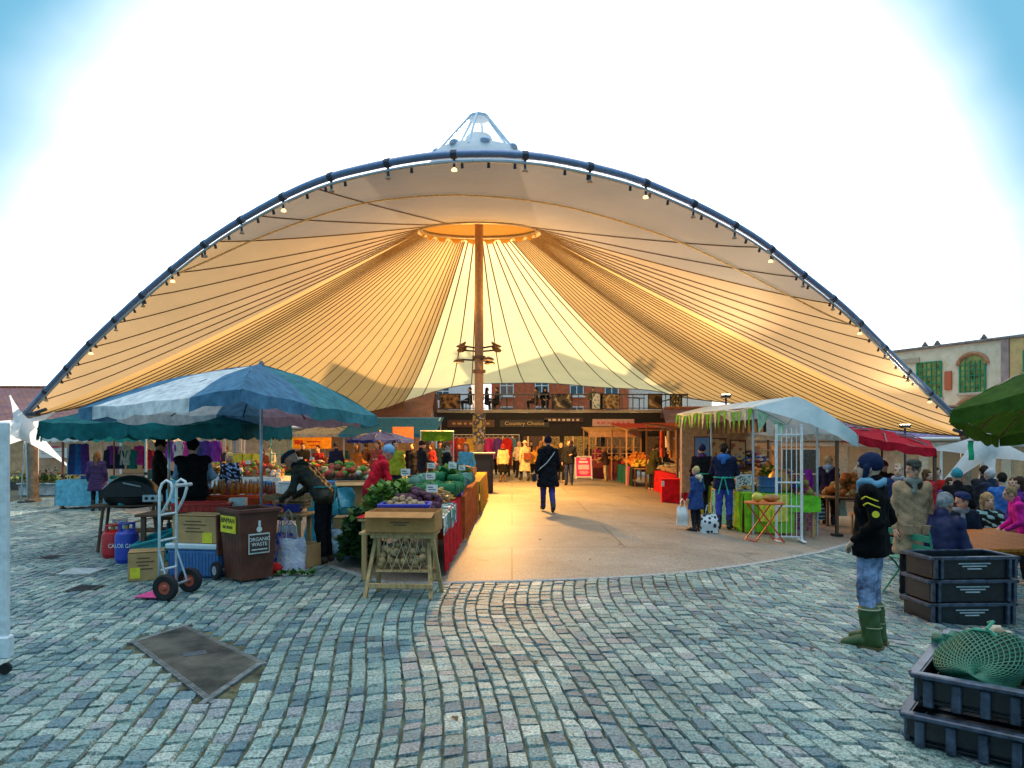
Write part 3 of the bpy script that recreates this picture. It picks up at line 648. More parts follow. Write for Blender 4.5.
whit = mat((.74, .74, .74), rough=.9, var=.08, scale=3)
slate = tiles((.12, .11, .14), (.17, .15, .18))
house('red painted terrace house with white windows behind the balcony', -1.6, 9.0, 56.5, 64, 8.6, 10.8, redb, slate, True, [(u, z) for u in (1.2, 3.9, 6.6, 9.3) for z in (3.6, 6.0)], [.9, 9.6])
house('white gabled house behind the balcony beside the mast', -8.6, -3.2, 57, 64, 8.2, 11.0, whit, slate, True, [(1.2, 3.6), (3.2, 3.6), (1.2, 5.6), (3.2, 5.6)], [])
house('pale house joining the red terrace, showing two chimneys', 9.1, 15.6, 57, 64, 7.0, 8.6, mat((.70, .66, .6), rough=.9), slate, False, [(1.4, 3.4), (3.6, 3.4)], [.6, ])
# the stone warehouse with green windows
A, rz, Ln = local((24.2, 46.5, -1), (27.5, 39.3, -1)); Ln = 20.; ht = 8.25
t = thing('stone_warehouse', 'cream two storey stone building with green gridded windows above the slate roof', 'building', A, rz)
stone = mat((.80, .70, .42), rough=.95, var=.1, scale=2.4, bump=.5, bscale=14, var2=(.84, .78, .62))
b = B(); b.box((Ln / 2, 6, ht / 2), (Ln, 12, ht)); b.make('wall', stone, t)
b = B(); b.box((Ln / 2, 6, ht + .06), (Ln + .3, 12.3, .16), bev=.03); b.make('parapet_coping', mat((.26, .24, .22), rough=.9, var=.4), t)
b = B(); b.box((7.0, -.05, ht / 2), (.42, .12, ht - .02), bev=.01); b.make('brick_pier', brickm((.34, .13, .11), (.28, .10, .09), (.4, .3, .26)), t)
b = B(); b.box((10.2, -.03, ht / 2), (5.9, .05, ht - .04)); b.make('ochre_render', mat((.72, .50, .20), rough=.9, var=.15, scale=3), t)
b = B(); b.box((1.1, -.06, 7.6), (1.6, .06, .3)); b.make('stone_band', mat((.5, .42, .3), rough=.9), t)
b = B(); b.box((3.75, -.08, 6.2), (.42, .14, 1.1), bev=.02); b.make('alarm_box', paint((.55, .14, .05)), t)
green = paint((.02, .28, .10), var=.3)
gpane = mat((.04, .30, .16), rough=.25, var=.6, scale=1.8, bump=0, var2=(.45, .50, .12))
for (u0, u1, z0, z1, arched) in ((1.75, 3.3, 5.25, 7.4, False), (4.45, 5.9, 5.45, 7.0, True), (8.0, 9.6, 5.3, 7.5, False), (4.3, 6.1, 2.2, 4.3, True), (11.2, 12.8, 5.3, 7.5, False), (14.2, 15.8, 5.3, 7.5, False)):
    pts = [(u0, -.03, z0), (u1, -.03, z0), (u1, -.03, z1)]
    if arched: pts += [((u0 + u1) / 2 + (u1 - u0) / 2 * math.cos(a), -.03, z1 + (u1 - u0) * .36 * math.sin(a)) for a in np.linspace(0, math.pi, 11)[1:-1]]
    pts.append((u0, -.03, z1)); yo = -.09 if u0 > 7.2 else -.045
    pts = [(p[0], yo, p[2]) for p in pts]
    f = B(); f.prism(pts, (0, .04, 0)); o = f.make('window', gpane, t); recalc(o)
    f = B(); n = 5
    for q in range(n + 1): f.box((u0 + (u1 - u0) * q / n, yo - .03, (z0 + z1) / 2 + (.1 if arched and 0 < q < n else 0)), (.05 if 0 < q < n else .1, .05, z1 - z0 + (.25 if arched and 0 < q < n else 0)))
    for q in range(6): f.box(((u0 + u1) / 2, yo - .028, z0 + (z1 - z0) * q / 5), (u1 - u0, .04, .05))
    f.make('frame', green, o)
    f = B(); f.box(((u0 + u1) / 2, yo - .06, z0 - .1), (u1 - u0 + .3, .16, .14)); f.make('sill', mat((.55, .48, .36), rough=.9), o)
    if arched:
        f = B(); c = (u0 + u1) / 2; r = (u1 - u0) / 2 + .12; f.tube([(c + r * math.cos(a), yo - .0, z1 + r * .76 * math.sin(a)) for a in np.linspace(0, math.pi, 16)], .13, 6); f.make('brick_arch', mat((.48, .24, .12), rough=.9, var=.3), o)
for k, u in enumerate((2.0, 2.8, 5.6)):
    f = B(); f.lathe([(.14, 0), (.2, .1), (.05, .32)], 7, Matrix.Translation((u, .3, ht + .14))); f.make('roof_vent', mat((.1, .1, .1)), t)
# ------------------------------------------------------------------ people: smooth-blended distance fields turned into one continuous surface
def smin(a, b, k): h = np.clip(.5 + .5 * (b - a) / k, 0, 1); return b + (a - b) * h - k * h * (1 - h)
def sdf_mesh(prims, h, k=.03, fold=0., seed=0):
    lo = np.array([1e9] * 3); hi = -lo
    for p in prims:
        if p[0] in ('sub', 'cutz'): continue
        if p[0] == 'cap': q = [np.array(p[1]) - max(p[3], p[4]), np.array(p[2]) - max(p[3], p[4]), np.array(p[1]) + max(p[3], p[4]), np.array(p[2]) + max(p[3], p[4])]
        else: r = max(p[2]); q = [np.array(p[1]) - r, np.array(p[1]) + r]
        lo = np.minimum(lo, np.min(q, 0)); hi = np.maximum(hi, np.max(q, 0))
    lo -= 3 * h; hi += 3 * h; n = np.ceil((hi - lo) / h).astype(int) + 1
    ax = [lo[i] + h * np.arange(n[i]) for i in range(3)]; D = np.full(n, 1e3 * h)
    def box(c0, c1): return tuple(slice(max(0, int((c0[i] - lo[i]) / h)), min(n[i], int((c1[i] - lo[i]) / h) + 2)) for i in range(3))
    for p in prims:
        if p[0] == 'cutz': D = np.maximum(D, (p[1] - ax[2])[None, None, :]); continue
        if p[0] == 'cap':
            a, b, ra, rb = np.array(p[1], float), np.array(p[2], float), p[3], p[4]; r = max(ra, rb) + k + 2 * h
            s = box(np.minimum(a, b) - r, np.maximum(a, b) + r)
        else: r = max(p[2]) + k + 2 * h; s = box(np.array(p[1]) - r, np.array(p[1]) + r)
        if any(q.start >= q.stop for q in s): continue
        Xg, Yg, Zg = np.meshgrid(*[ax[i][s[i]] for i in range(3)], indexing='ij')
        if p[0] == 'cap':
            ab = b - a; l2 = max(ab @ ab, 1e-9); t = np.clip(((Xg - a[0]) * ab[0] + (Yg - a[1]) * ab[1] + (Zg - a[2]) * ab[2]) / l2, 0, 1)
            d = np.sqrt((Xg - a[0] - t * ab[0]) ** 2 + (Yg - a[1] - t * ab[1]) ** 2 + (Zg - a[2] - t * ab[2]) ** 2) - (ra + (rb - ra) * t)
        else:
            c, rr = p[1], p[2]; v = np.stack([Xg - c[0], Yg - c[1], Zg - c[2]], -1)
            if len(p) > 3 and p[3] is not None: v = v @ p[3]
            kk = np.sqrt((v[..., 0] / rr[0]) ** 2 + (v[..., 1] / rr[1]) ** 2 + (v[..., 2] / rr[2]) ** 2); d = (kk - 1) * min(rr) if min(rr) * 2.5 < max(rr) else (kk - 1) * (rr[0] * rr[1] * rr[2]) ** (1 / 3)
        if p[0] == 'sub': D[s] = np.maximum(D[s], -d)
        else: D[s] = smin(D[s], d, p[4] if (p[0] == 'ell' and len(p) > 4) else k)
    if fold:
        Xg, Yg, Zg = np.meshgrid(*ax, indexing='ij'); q = seed * 1.7
        D += fold * (np.sin(38 * Zg + 14 * Xg + 9 * np.sin(11 * Yg + q) + q) + .7 * np.sin(61 * Zg - 33 * Xg + 21 * Yg + 2 * q) + .5 * np.sin(25 * Xg + 41 * Yg + q))
    return nets(D, lo, h)
def nets(D, lo, h):
    S = D < 0; n = D.shape
    cs = [S[i:n[0] - 1 + i, j:n[1] - 1 + j, k:n[2] - 1 + k] for i in (0, 1) for j in (0, 1) for k in (0, 1)]
    tot = sum(c.astype(int) for c in cs); act = (tot > 0) & (tot < 8); idx = np.full(act.shape, -1); cells = np.argwhere(act); idx[act] = np.arange(len(cells))
    acc = np.zeros((len(cells), 3)); cnt = np.zeros(len(cells))
    for a in range(3):
        o = [x for x in range(3) if x != a]
        for p in (0, 1):
            for q in (0, 1):
                c0 = cells.copy(); c0[:, o[0]] += p; c0[:, o[1]] += q; c1 = c0.copy(); c1[:, a] += 1
                d0 = D[tuple(c0.T)]; d1 = D[tuple(c1.T)]; m = (d0 < 0) != (d1 < 0); t = np.where(m, d0 / np.where(m, d0 - d1, 1), 0)
                pt = c0.astype(float); pt[:, a] += t; acc[m] += pt[m]; cnt[m] += 1
    V = lo + h * acc / cnt[:, None]; Fq = []
    for a in range(3):
        o = [x for x in range(3) if x != a]; sl0 = [slice(None)] * 3; sl1 = [slice(None)] * 3; sl0[a] = slice(0, n[a] - 1); sl1[a] = slice(1, n[a])
        A, Bb = S[tuple(sl0)], S[tuple(sl1)]; e = np.argwhere(A != Bb)
        e = e[(e[:, o[0]] > 0) & (e[:, o[1]] > 0) & (e[:, o[0]] < n[o[0]] - 1) & (e[:, o[1]] < n[o[1]] - 1)]
        def cell(p, q): c = e.copy(); c[:, o[0]] -= p; c[:, o[1]] -= q; return idx[tuple(c.T)]
        f = np.stack([cell(1, 1), cell(0, 1), cell(0, 0), cell(1, 0)], 1); ins_ = A[tuple(e.T)]
        fl = ins_ if a != 1 else ~ins_
        f[~fl] = f[~fl][:, ::-1]; Fq.append(f)
    return V, np.concatenate(Fq)
def to_mesh(name, V, Fc, extra=None):
    b = extra or B(); n = len(b.v); me = bpy.data.meshes.new(name)
    vs = [tuple(v) for v in b.v] + V.tolist(); fs = [list(f) for f in b.f] + (Fc + n).tolist()
    me.from_pydata(vs, [], fs); me.update(); me.polygons.foreach_set('material_index', b.mi + [0] * len(Fc)); me.polygons.foreach_set('use_smooth', [True] * len(fs)); return me
def A_(*p): return np.array(p, float)
def rotx(a): c, s = math.cos(a), math.sin(a); return np.array([[1, 0, 0], [0, c, -s], [0, s, c]])
def rotz(a): c, s = math.cos(a), math.sin(a); return np.array([[c, -s, 0], [s, c, 0], [0, 0, 1]])
def pose(kind, lean=0., hy=0., hp=0.):
    """joints in metres for a 1.75 m figure that faces +y; hy, hp turn and nod the head"""
    J = dict(hip=[A_(-.085, 0, .93), A_(.085, 0, .93)], knee=[A_(-.1, .02, .5), A_(.1, .02, .5)], ank=[A_(-.105, -.03, .085), A_(.105, -.03, .085)], toe=[A_(-.135, .15, .035), A_(.135, .15, .035)],
             pel=A_(0, 0, .96), che=A_(0, -.005, 1.3), nk=A_(0, -.02, 1.47), hd=A_(0, .015, 1.63), sh=[A_(-.175, -.015, 1.41), A_(.175, -.015, 1.41)],
             el=[A_(-.24, -.05, 1.13), A_(.24, -.05, 1.13)], wr=[A_(-.25, .06, .89), A_(.25, .06, .89)], sit=0)
    if kind == 'walk':
        J['knee'] = [A_(-.09, .16, .53), A_(.09, .02, .5)]; J['ank'] = [A_(-.09, .22, .12), A_(.09, -.26, .16)]; J['toe'] = [A_(-.10, .40, .07), A_(.10, -.10, .05)]; J['hip'][0][2] = J['hip'][1][2] = .92
        J['el'] = [A_(-.25, -.12, 1.15), A_(.25, .02, 1.13)]; J['wr'] = [A_(-.26, -.08, .9), A_(.25, .18, .94)]
    if kind == 'pocket': J['el'] = [A_(-.26, -.10, 1.15), A_(.26, -.10, 1.15)]; J['wr'] = [A_(-.15, .10, .96), A_(.15, .10, .96)]
    if kind in ('work', 'lean', 'table'): J['el'] = [A_(-.25, .08, 1.15), A_(.25, .08, 1.15)]; J['wr'] = [A_(-.16, .32, 1.08), A_(.16, .34, 1.08)]
    if kind == 'bag': J['el'] = [A_(-.25, -.02, 1.14), A_(.24, .02, 1.14)]; J['wr'] = [A_(-.12, .2, 1.18), A_(.25, .1, .88)]
    if kind == 'down': pass
    if kind in ('sit', 'table'):
        J['hip'] = [A_(-.09, 0, .93), A_(.09, 0, .93)]; J['knee'] = [A_(-.12, .44, .95), A_(.12, .44, .95)]; J['ank'] = [A_(-.12, .40, .53), A_(.12, .40, .53)]; J['toe'] = [A_(-.14, .58, .485), A_(.14, .58, .485)]; J['sit'] = .45
        if kind == 'sit': J['el'] = [A_(-.24, .04, 1.14), A_(.24, .04, 1.14)]; J['wr'] = [A_(-.1, .28, 1.08), A_(.1, .28, 1.08)]
    if lean:
        m = rotx(-lean); p = J['pel'].copy()
        f = lambda q: p + m @ (q - p)
        for k in ('che', 'nk', 'hd'): J[k] = f(J[k])
        for k in ('sh', 'el', 'wr'): J[k] = [f(q) for q in J[k]]
        if kind == 'lean':
            for s in (0, 1): J['el'][s] = J['sh'][s] + A_((-.08, .08)[s], .05, -.28); J['wr'][s] = J['el'][s] + A_((.06, -.06)[s], .2, -.13)
    J['R'] = rotx(-lean * .6 - hp) if lean else rotx(-hp)
    J['R'] = rotz(hy) @ J['R']
    if J['sit']:
        for k, v in J.items():
            if k in ('R', 'sit'): continue
            J[k] = [q - A_(0, 0, .45) for q in v] if isinstance(v, list) else v - A_(0, 0, .45)
    return J
def torso(J, g, w=1.):
    m = (J['nk'] - J['pel']); m = m / np.linalg.norm(m); sx = A_(1, 0, 0); P_ = []
    for s in (-1, 1):
        P_ += [('cap', J['pel'] + sx * s * .075 * w - m * .02, J['pel'] + sx * s * .06 * w + m * .17, .1 + g, .093 + g), ('cap', J['pel'] + sx * s * .06 * w + m * .17, J['che'] + sx * s * .08 * w + m * .02, .093 + g, .102 + g),
               ('cap', J['che'] + m * .06 + sx * s * .03, J['sh'][(s + 1) // 2], .085 + g, .058 + g)]
    return P_ + [('cap', J['che'] + m * .05, J['nk'], .085 + g, .052 + g * .5)]
def arms(J, g, end=1., f0=.055, f1=.042):
    P_ = []
    for s in (0, 1): w_ = J['el'][s] + (J['wr'][s] - J['el'][s]) * end; P_ += [('cap', J['sh'][s], J['el'][s], f0 + g, f1 + .006 + g), ('cap', J['el'][s], w_, f1 + .004 + g, f1 - .008 + g)]
    return P_
def legs(J, g, end=1.):
    P_ = []
    for s in (0, 1): P_ += [('cap', J['hip'][s], J['knee'][s], .085 + g, .06 + g), ('cap', J['knee'][s], J['knee'][s] + (J['ank'][s] - J['knee'][s]) * end, .06 + g, .046 + g)]
    return P_
_MC = {}
def cached(key, fn):
    if key not in _MC: _MC[key] = fn()
    return _MC[key]
def hl(J, x, y, z): return J['hd'] + J['R'] @ A_(x, y, z)
def body_mesh(J, h):
    Rm = J['R']; e = lambda x, y, z, a, b, c, k=None: ('ell', hl(J, x, y, z), (a, b, c), Rm, k or .02)
    P_ = [e(0, -.012, .025, .075, .095, .1), e(0, .03, -.035, .058, .066, .075), e(0, .05, -.082, .034, .036, .03), ('cap', J['nk'] - A_(0, 0, .03), hl(J, 0, -.02, -.05), .055, .052)]
    P_ += torso(J, -.012) + arms(J, -.004, .98) + legs(J, -.006)
    for s in (0, 1): P_ += [('cap', J['ank'][s] + A_(0, -.03, -.04), J['toe'][s], .04, .034)]
    P_ += [('cap', hl(J, 0, .09, .015), hl(J, 0, .112, -.028), .011, .016), e(.078, -.01, -.01, .014, .03, .035, .008), e(-.078, -.01, -.01, .014, .03, .035, .008), ('cap', hl(J, -.04, .078, .035), hl(J, .04, .078, .035), .014, .014)]
    ex = B()
    for s in (0, 1):
        d = J['wr'][s] - J['el'][s]; d = d / np.linalg.norm(d); sd = 1 if s else -1
        side = A_(0, 1, 0) if abs(d[2]) > .7 else A_(-sd, 0, 0); side = side - d * (side @ d); side /= np.linalg.norm(side); nr = np.cross(d, side) * 1.
        inn = A_(-sd, 0, 0) if abs(d[2]) > .7 else A_(0, 0, -1)
        if nr @ inn < 0: nr = -nr
        P_ += [('cap', J['wr'][s], J['wr'][s] + d * .03, .026, .028)]
        for q in (-.024, -.008, .008, .024): P_ += [('cap', J['wr'][s] + d * .02 + side * q, J['wr'][s] + d * .085 + side * q * 1.15, .017, .014)]
        for q, ln in ((.028, .072), (.010, .082), (-.009, .077), (-.027, .06)):      # index .. little finger
            b0 = J['wr'][s] + d * .078 + side * q * 1.15; p1 = b0 + (d * .95 + nr * .3) * ln * .42; p2 = p1 + (d * .7 + nr * .7) * ln * .34; p3 = p2 + (d * .35 + nr * .9) * ln * .28
            ex.tube([b0, p1, p2, p3], [.0105, .0098, .0088, .007], 6)
        t0 = J['wr'][s] + d * .03 + side * .026; t1 = t0 + (side * .6 + d * .75 + nr * .25) * .045; t2 = t1 + (side * .15 + d * .9 + nr * .45) * .034; ex.tube([t0, t1, t2], [.014, .0115, .009], 6)
    ex.m = 1
    for s in (-1, 1): ex.ball(hl(J, s * .032, .082, .012), .0125, 8, 6)
    ex.m = 2; ex.tube([hl(J, -.024, .098, -.062), hl(J, 0, .106, -.060), hl(J, .024, .098, -.062)], [.004, .008, .004], 6)
    V, Fc = sdf_mesh(P_, h, .022); return to_mesh('body', V, Fc, ex)
def garment(J, kind, h, seed=0):
    P_ = []; fold = .0045; k = .03; ex = None; dn = A_(0, 0, -1)
    if kind in ('jacket', 'puffer', 'coat', 'long_coat', 'jumper', 'waistcoat', 'cardigan'):
        g = {'jumper': .012, 'waistcoat': .029, 'puffer': .034, 'cardigan': .014}.get(kind, .024); P_ = torso(J, g, 1.04)
        if kind != 'waistcoat': P_ += arms(J, g * .42, .93, .05, .04)
        up = (J['che'] - J['pel']); up /= np.linalg.norm(up)
        low = {'jumper': .06, 'waistcoat': .08, 'jacket': .085, 'puffer': .14, 'coat': .32, 'long_coat': .48, 'cardigan': .15}[kind]
        if up[2] < .8 and not J['sit']: low = .03
        if not J['sit'] or kind in ('jacket', 'puffer', 'jumper'):
            dd = -up * .6 + dn * .4 if np.dot(up, dn) > -.9 else dn
            lo_ = low if not J['sit'] else min(low, .06); fl = .02 if low < .2 else .045
            for s in (-1, 1):
                a = J['pel'] + A_(s * .07, 0, 0); P_.append(('cap', a + up * .05, a + dd * lo_ + A_(s * fl, 0, 0), .1 + g, .105 + g + fl * .4))
            P_.append(('cap', J['pel'], J['pel'] + dd * lo_, .1 + g, .11 + g))
        if not J['sit'] and up[2] > .93: P_.append(('cutz', J['pel'][2] - low - .05))
        if kind in ('jacket', 'puffer', 'coat', 'long_coat'): P_.append(('cap', J['nk'] - A_(0, 0, .03), J['nk'] + A_(0, -.01, .035), .07 + g * .5, .062 + g * .5))
        if kind == 'puffer': fold = .0015
    elif kind == 'hood':
        P_ = [('ell', hl(J, 0, -.03, .0), (.125, .125, .15), J['R']), ('cap', J['nk'] + A_(0, -.04, 0), hl(J, 0, -.03, -.06), .1, .11), ('sub', hl(J, 0, .11, -.0), (.085, .11, .11), J['R'])]
    elif kind == 'hood_down': P_ = [('cap', J['nk'] + A_(-.07, -.075, -.0), J['nk'] + A_(.07, -.075, -.0), .065, .065), ('cap', J['nk'] + A_(0, -.08, 0), J['nk'] + A_(0, -.12, -.1), .07, .045)]
    elif kind in ('trousers', 'jeans', 'tights'):
        g = {'trousers': .014, 'jeans': .012, 'tights': .002}[kind]; P_ = legs(J, g, .5 if 'wellies' in str(seed) else .93) + [('cap', J['hip'][0] + A_(0, 0, .02), J['hip'][1] + A_(0, 0, .02), .1 + g, .1 + g)]; fold = .0032 if kind != 'tights' else 0
    elif kind == 'skirt':
        P_ = [('cap', J['pel'] + A_(s * .05, 0, .05), (J['knee'][0] + J['knee'][1]) / 2 + A_(s * .1, 0, -.0), .1, .13) for s in (-1, 0, 1)] + [('cutz', J['knee'][0][2] - .06)]; fold = .005
    elif kind == 'shoes':
        for s in (0, 1): t = J['toe'][s]; a = J['ank'][s]; d = t - a; d = d / np.linalg.norm(d); P_ += [('cap', a + A_(0, -.035, -.045) * 1, a * .4 + t * .6 + A_(0, 0, .002), .046, .045), ('cap', a * .4 + t * .6, t + d * .02, .045, .036), ('cap', a + A_(0, 0, .03), a + A_(0, 0, -.03), .052, .05)]
        fold = 0; k = .02
    elif kind in ('boots', 'wellingtons'):
        for s in (0, 1):
            t = J['toe'][s]; a = J['ank'][s]; kn = J['knee'][s]; d = t - a; d = d / np.linalg.norm(d); tp = a + (kn - a) * (.58 if kind == 'wellingtons' else .5); w_ = .086 if kind == 'wellingtons' else .064
            P_ += [('cap', tp, a, w_, .074 if kind == 'wellingtons' else .06), ('cap', a + A_(0, -.035, -.04), a * .4 + t * .6, .05, .05), ('cap', a * .4 + t * .6, t + d * .03, .05, .04)]
        fold = .002; k = .02
    elif kind == 'scarf':
        pts = [J['nk'] + A_(.078 * math.cos(a), .085 * math.sin(a) + .012, .02 + .012 * math.sin(3 * a)) for a in np.linspace(0, 2 * math.pi, 13)]
        P_ = [('cap', pts[i], pts[i + 1], .032, .032) for i in range(12)] + [('cap', J['nk'] + A_(.015, .095, .0), J['nk'] + A_(.03, .125, -.1), .03, .034)]; fold = .004
    elif kind == 'apron_strings':
        z = J['pel'] + A_(0, 0, .1); pts = [z + A_(.2 * math.cos(a), .158 * math.sin(a), 0) for a in np.linspace(0, 2 * math.pi, 17)]
        P_ = [('cap', pts[i], pts[i + 1], .012, .012) for i in range(16)] + [('cap', z + A_(s * .02, -.165, 0), z + A_(s * .1, -.2, -.34), .013, .018) for s in (-1, 1)]; fold = 0
    elif kind == 'apron':
        z = J['pel']; P_ = [('cap', z + A_(s * .09, .115, .2), z + A_(s * .13, .15, -.38), .03, .03) for s in (-1, -.3, .3, 1)]
    elif kind == 'glasses':
        b = B()
        for s in (-1, 1): b.tube([hl(J, s * .034 + .026 * math.cos(a), .108, .012 + .022 * math.sin(a)) for a in np.linspace(0, 2 * math.pi, 13)], .0035, 5, cap=False); b.tube([hl(J, s * .06, .106, .018), hl(J, s * .08, .0, .018)], .003, 4)
        b.tube([hl(J, -.008, .11, .018), hl(J, .008, .11, .018)], .003, 4); me = b.mesh('glasses', []); return me
    else: raise KeyError(kind)
    V, Fc = sdf_mesh(P_, h, k, fold, seed); return to_mesh(kind, V, Fc)
def hair_mesh(J, kind, h):
    Rm = J['R']; e = lambda t, x, y, z, a, b, c: (t, hl(J, x, y, z), (a, b, c), Rm)
    cut = e('sub', 0, .125, -.05, .075, .075, .1); fold = .005
    if kind == 'short': P_ = [e('ell', 0, -.022, .035, .084, .102, .106), cut]
    elif kind == 'bob': P_ = [e('ell', 0, -.022, .03, .094, .112, .112), ('cap', hl(J, -.07, -.03, -.02), hl(J, -.075, -.02, -.13), .04, .035), ('cap', hl(J, .07, -.03, -.02), hl(J, .075, -.02, -.13), .04, .035), ('cap', hl(J, 0, -.07, 0), hl(J, 0, -.07, -.13), .06, .055), cut]
    elif kind == 'long': P_ = [e('ell', 0, -.022, .03, .09, .108, .11), ('cap', hl(J, -.06, -.04, -.02), hl(J, -.08, -.03, -.24), .042, .03), ('cap', hl(J, .06, -.04, -.02), hl(J, .08, -.03, -.24), .042, .03), ('cap', hl(J, 0, -.075, 0), hl(J, 0, -.1, -.26), .06, .05), cut]
    elif kind == 'tied': P_ = [e('ell', 0, -.02, .032, .084, .104, .106), ('cap', hl(J, 0, -.11, .02), hl(J, 0, -.13, -.01), .035, .035), cut]
    elif kind == 'bald': P_ = [e('ell', 0, -.03, .0, .084, .1, .07), e('sub', 0, .06, .06, .1, .12, .12)]
    elif kind in ('beanie', 'bobble'):
        P_ = [e('ell', 0, -.012, .05, .092, .112, .105), e('sub', 0, .05, -.16, .2, .2, .165)]; fold = .0015
        P_.insert(1, ('cap', hl(J, 0, -.02, .15), hl(J, 0, -.02, .155), .02, .02) if kind == 'beanie' else ('cap', hl(J, 0, -.02, .17), hl(J, 0, -.02, .175), .035, .035))
    elif kind == 'flat_cap': P_ = [e('ell', 0, -.0, .085, .098, .125, .05), ('cap', hl(J, -.05, .1, .055), hl(J, .05, .1, .055), .022, .022), ('cap', hl(J, -.035, .13, .045), hl(J, .035, .13, .045), .016, .016)]; fold = .001
    elif kind == 'ear_flap': P_ = [e('ell', 0, -.012, .04, .087, .106, .102), ('cap', hl(J, -.08, .0, .0), hl(J, -.075, .02, -.09), .032, .02), ('cap', hl(J, .08, .0, .0), hl(J, .072, .02, -.09), .032, .02), e('sub', 0, .135, -.035, .07, .08, .09)]; fold = .001
    elif kind == 'hat': P_ = [e('ell', 0, -.012, .07, .085, .1, .09), e('ell', 0, 0, .05, .15, .17, .018)]; fold = 0
    V, Fc = sdf_mesh(P_, h * .9, .015, fold); return to_mesh('hair', V, Fc)
SKIN = {k: mat(c, rough=.55, var=.08, scale=20, bump=.05) for k, c in {'light': (.62, .36, .25), 'ruddy': (.60, .28, .19), 'tan': (.42, .22, .13)}.items()}
EYE = mat((.02, .015, .012), rough=.2, var=0, bump=0, spec=.8); LIP = mat((.42, .13, .11), rough=.5, var=0, bump=0)
def person(label, loc, face, ht=1.72, kind='stand', wear=(), hair='short', hcol=(.06, .04, .03), skin='light', lean=0., hy=0., hp=0., res=.02, group=None, wide=1., dz=0.):
    """wear: list of (garment, colour or material)"""
    ks = (kind, lean, hy, hp, res); J = pose(kind, lean, hy, hp); s = ht / 1.75
    t = thing('person', label, 'person', loc, R(face), group, s); t.scale = (s * wide, s * wide, s)
    t.location.z += dz
    def put(name, me, mats):
        o = link(name, me, t)
        if not len(me.materials):
            for _ in mats: me.materials.append(None)
        for i, m in enumerate(mats): o.material_slots[i].link = 'OBJECT'; o.material_slots[i].material = m
        return o
    put('body', cached(('body',) + ks, lambda: body_mesh(J, res)), [SKIN[skin], EYE, LIP])
    for w_ in wear:
        g, c = w_[0], w_[1]; m = cloth(c) if isinstance(c, tuple) else c
        if g in ('boots', 'wellingtons', 'shoes') and isinstance(c, tuple): m = paint(c, rough=.5)
        put(w_[2] if len(w_) > 2 else g, cached((g,) + ks, lambda: garment(J, g, res, len(_MC))), [m])
    if hair: put({'beanie': 'beanie', 'bobble': 'bobble_hat', 'flat_cap': 'flat_cap', 'ear_flap': 'ear_flap_hat', 'hat': 'hat'}.get(hair, 'hair'), cached((hair,) + ks, lambda: hair_mesh(J, hair, res)), [cloth(hcol, scale=30)])
    return t, J, s
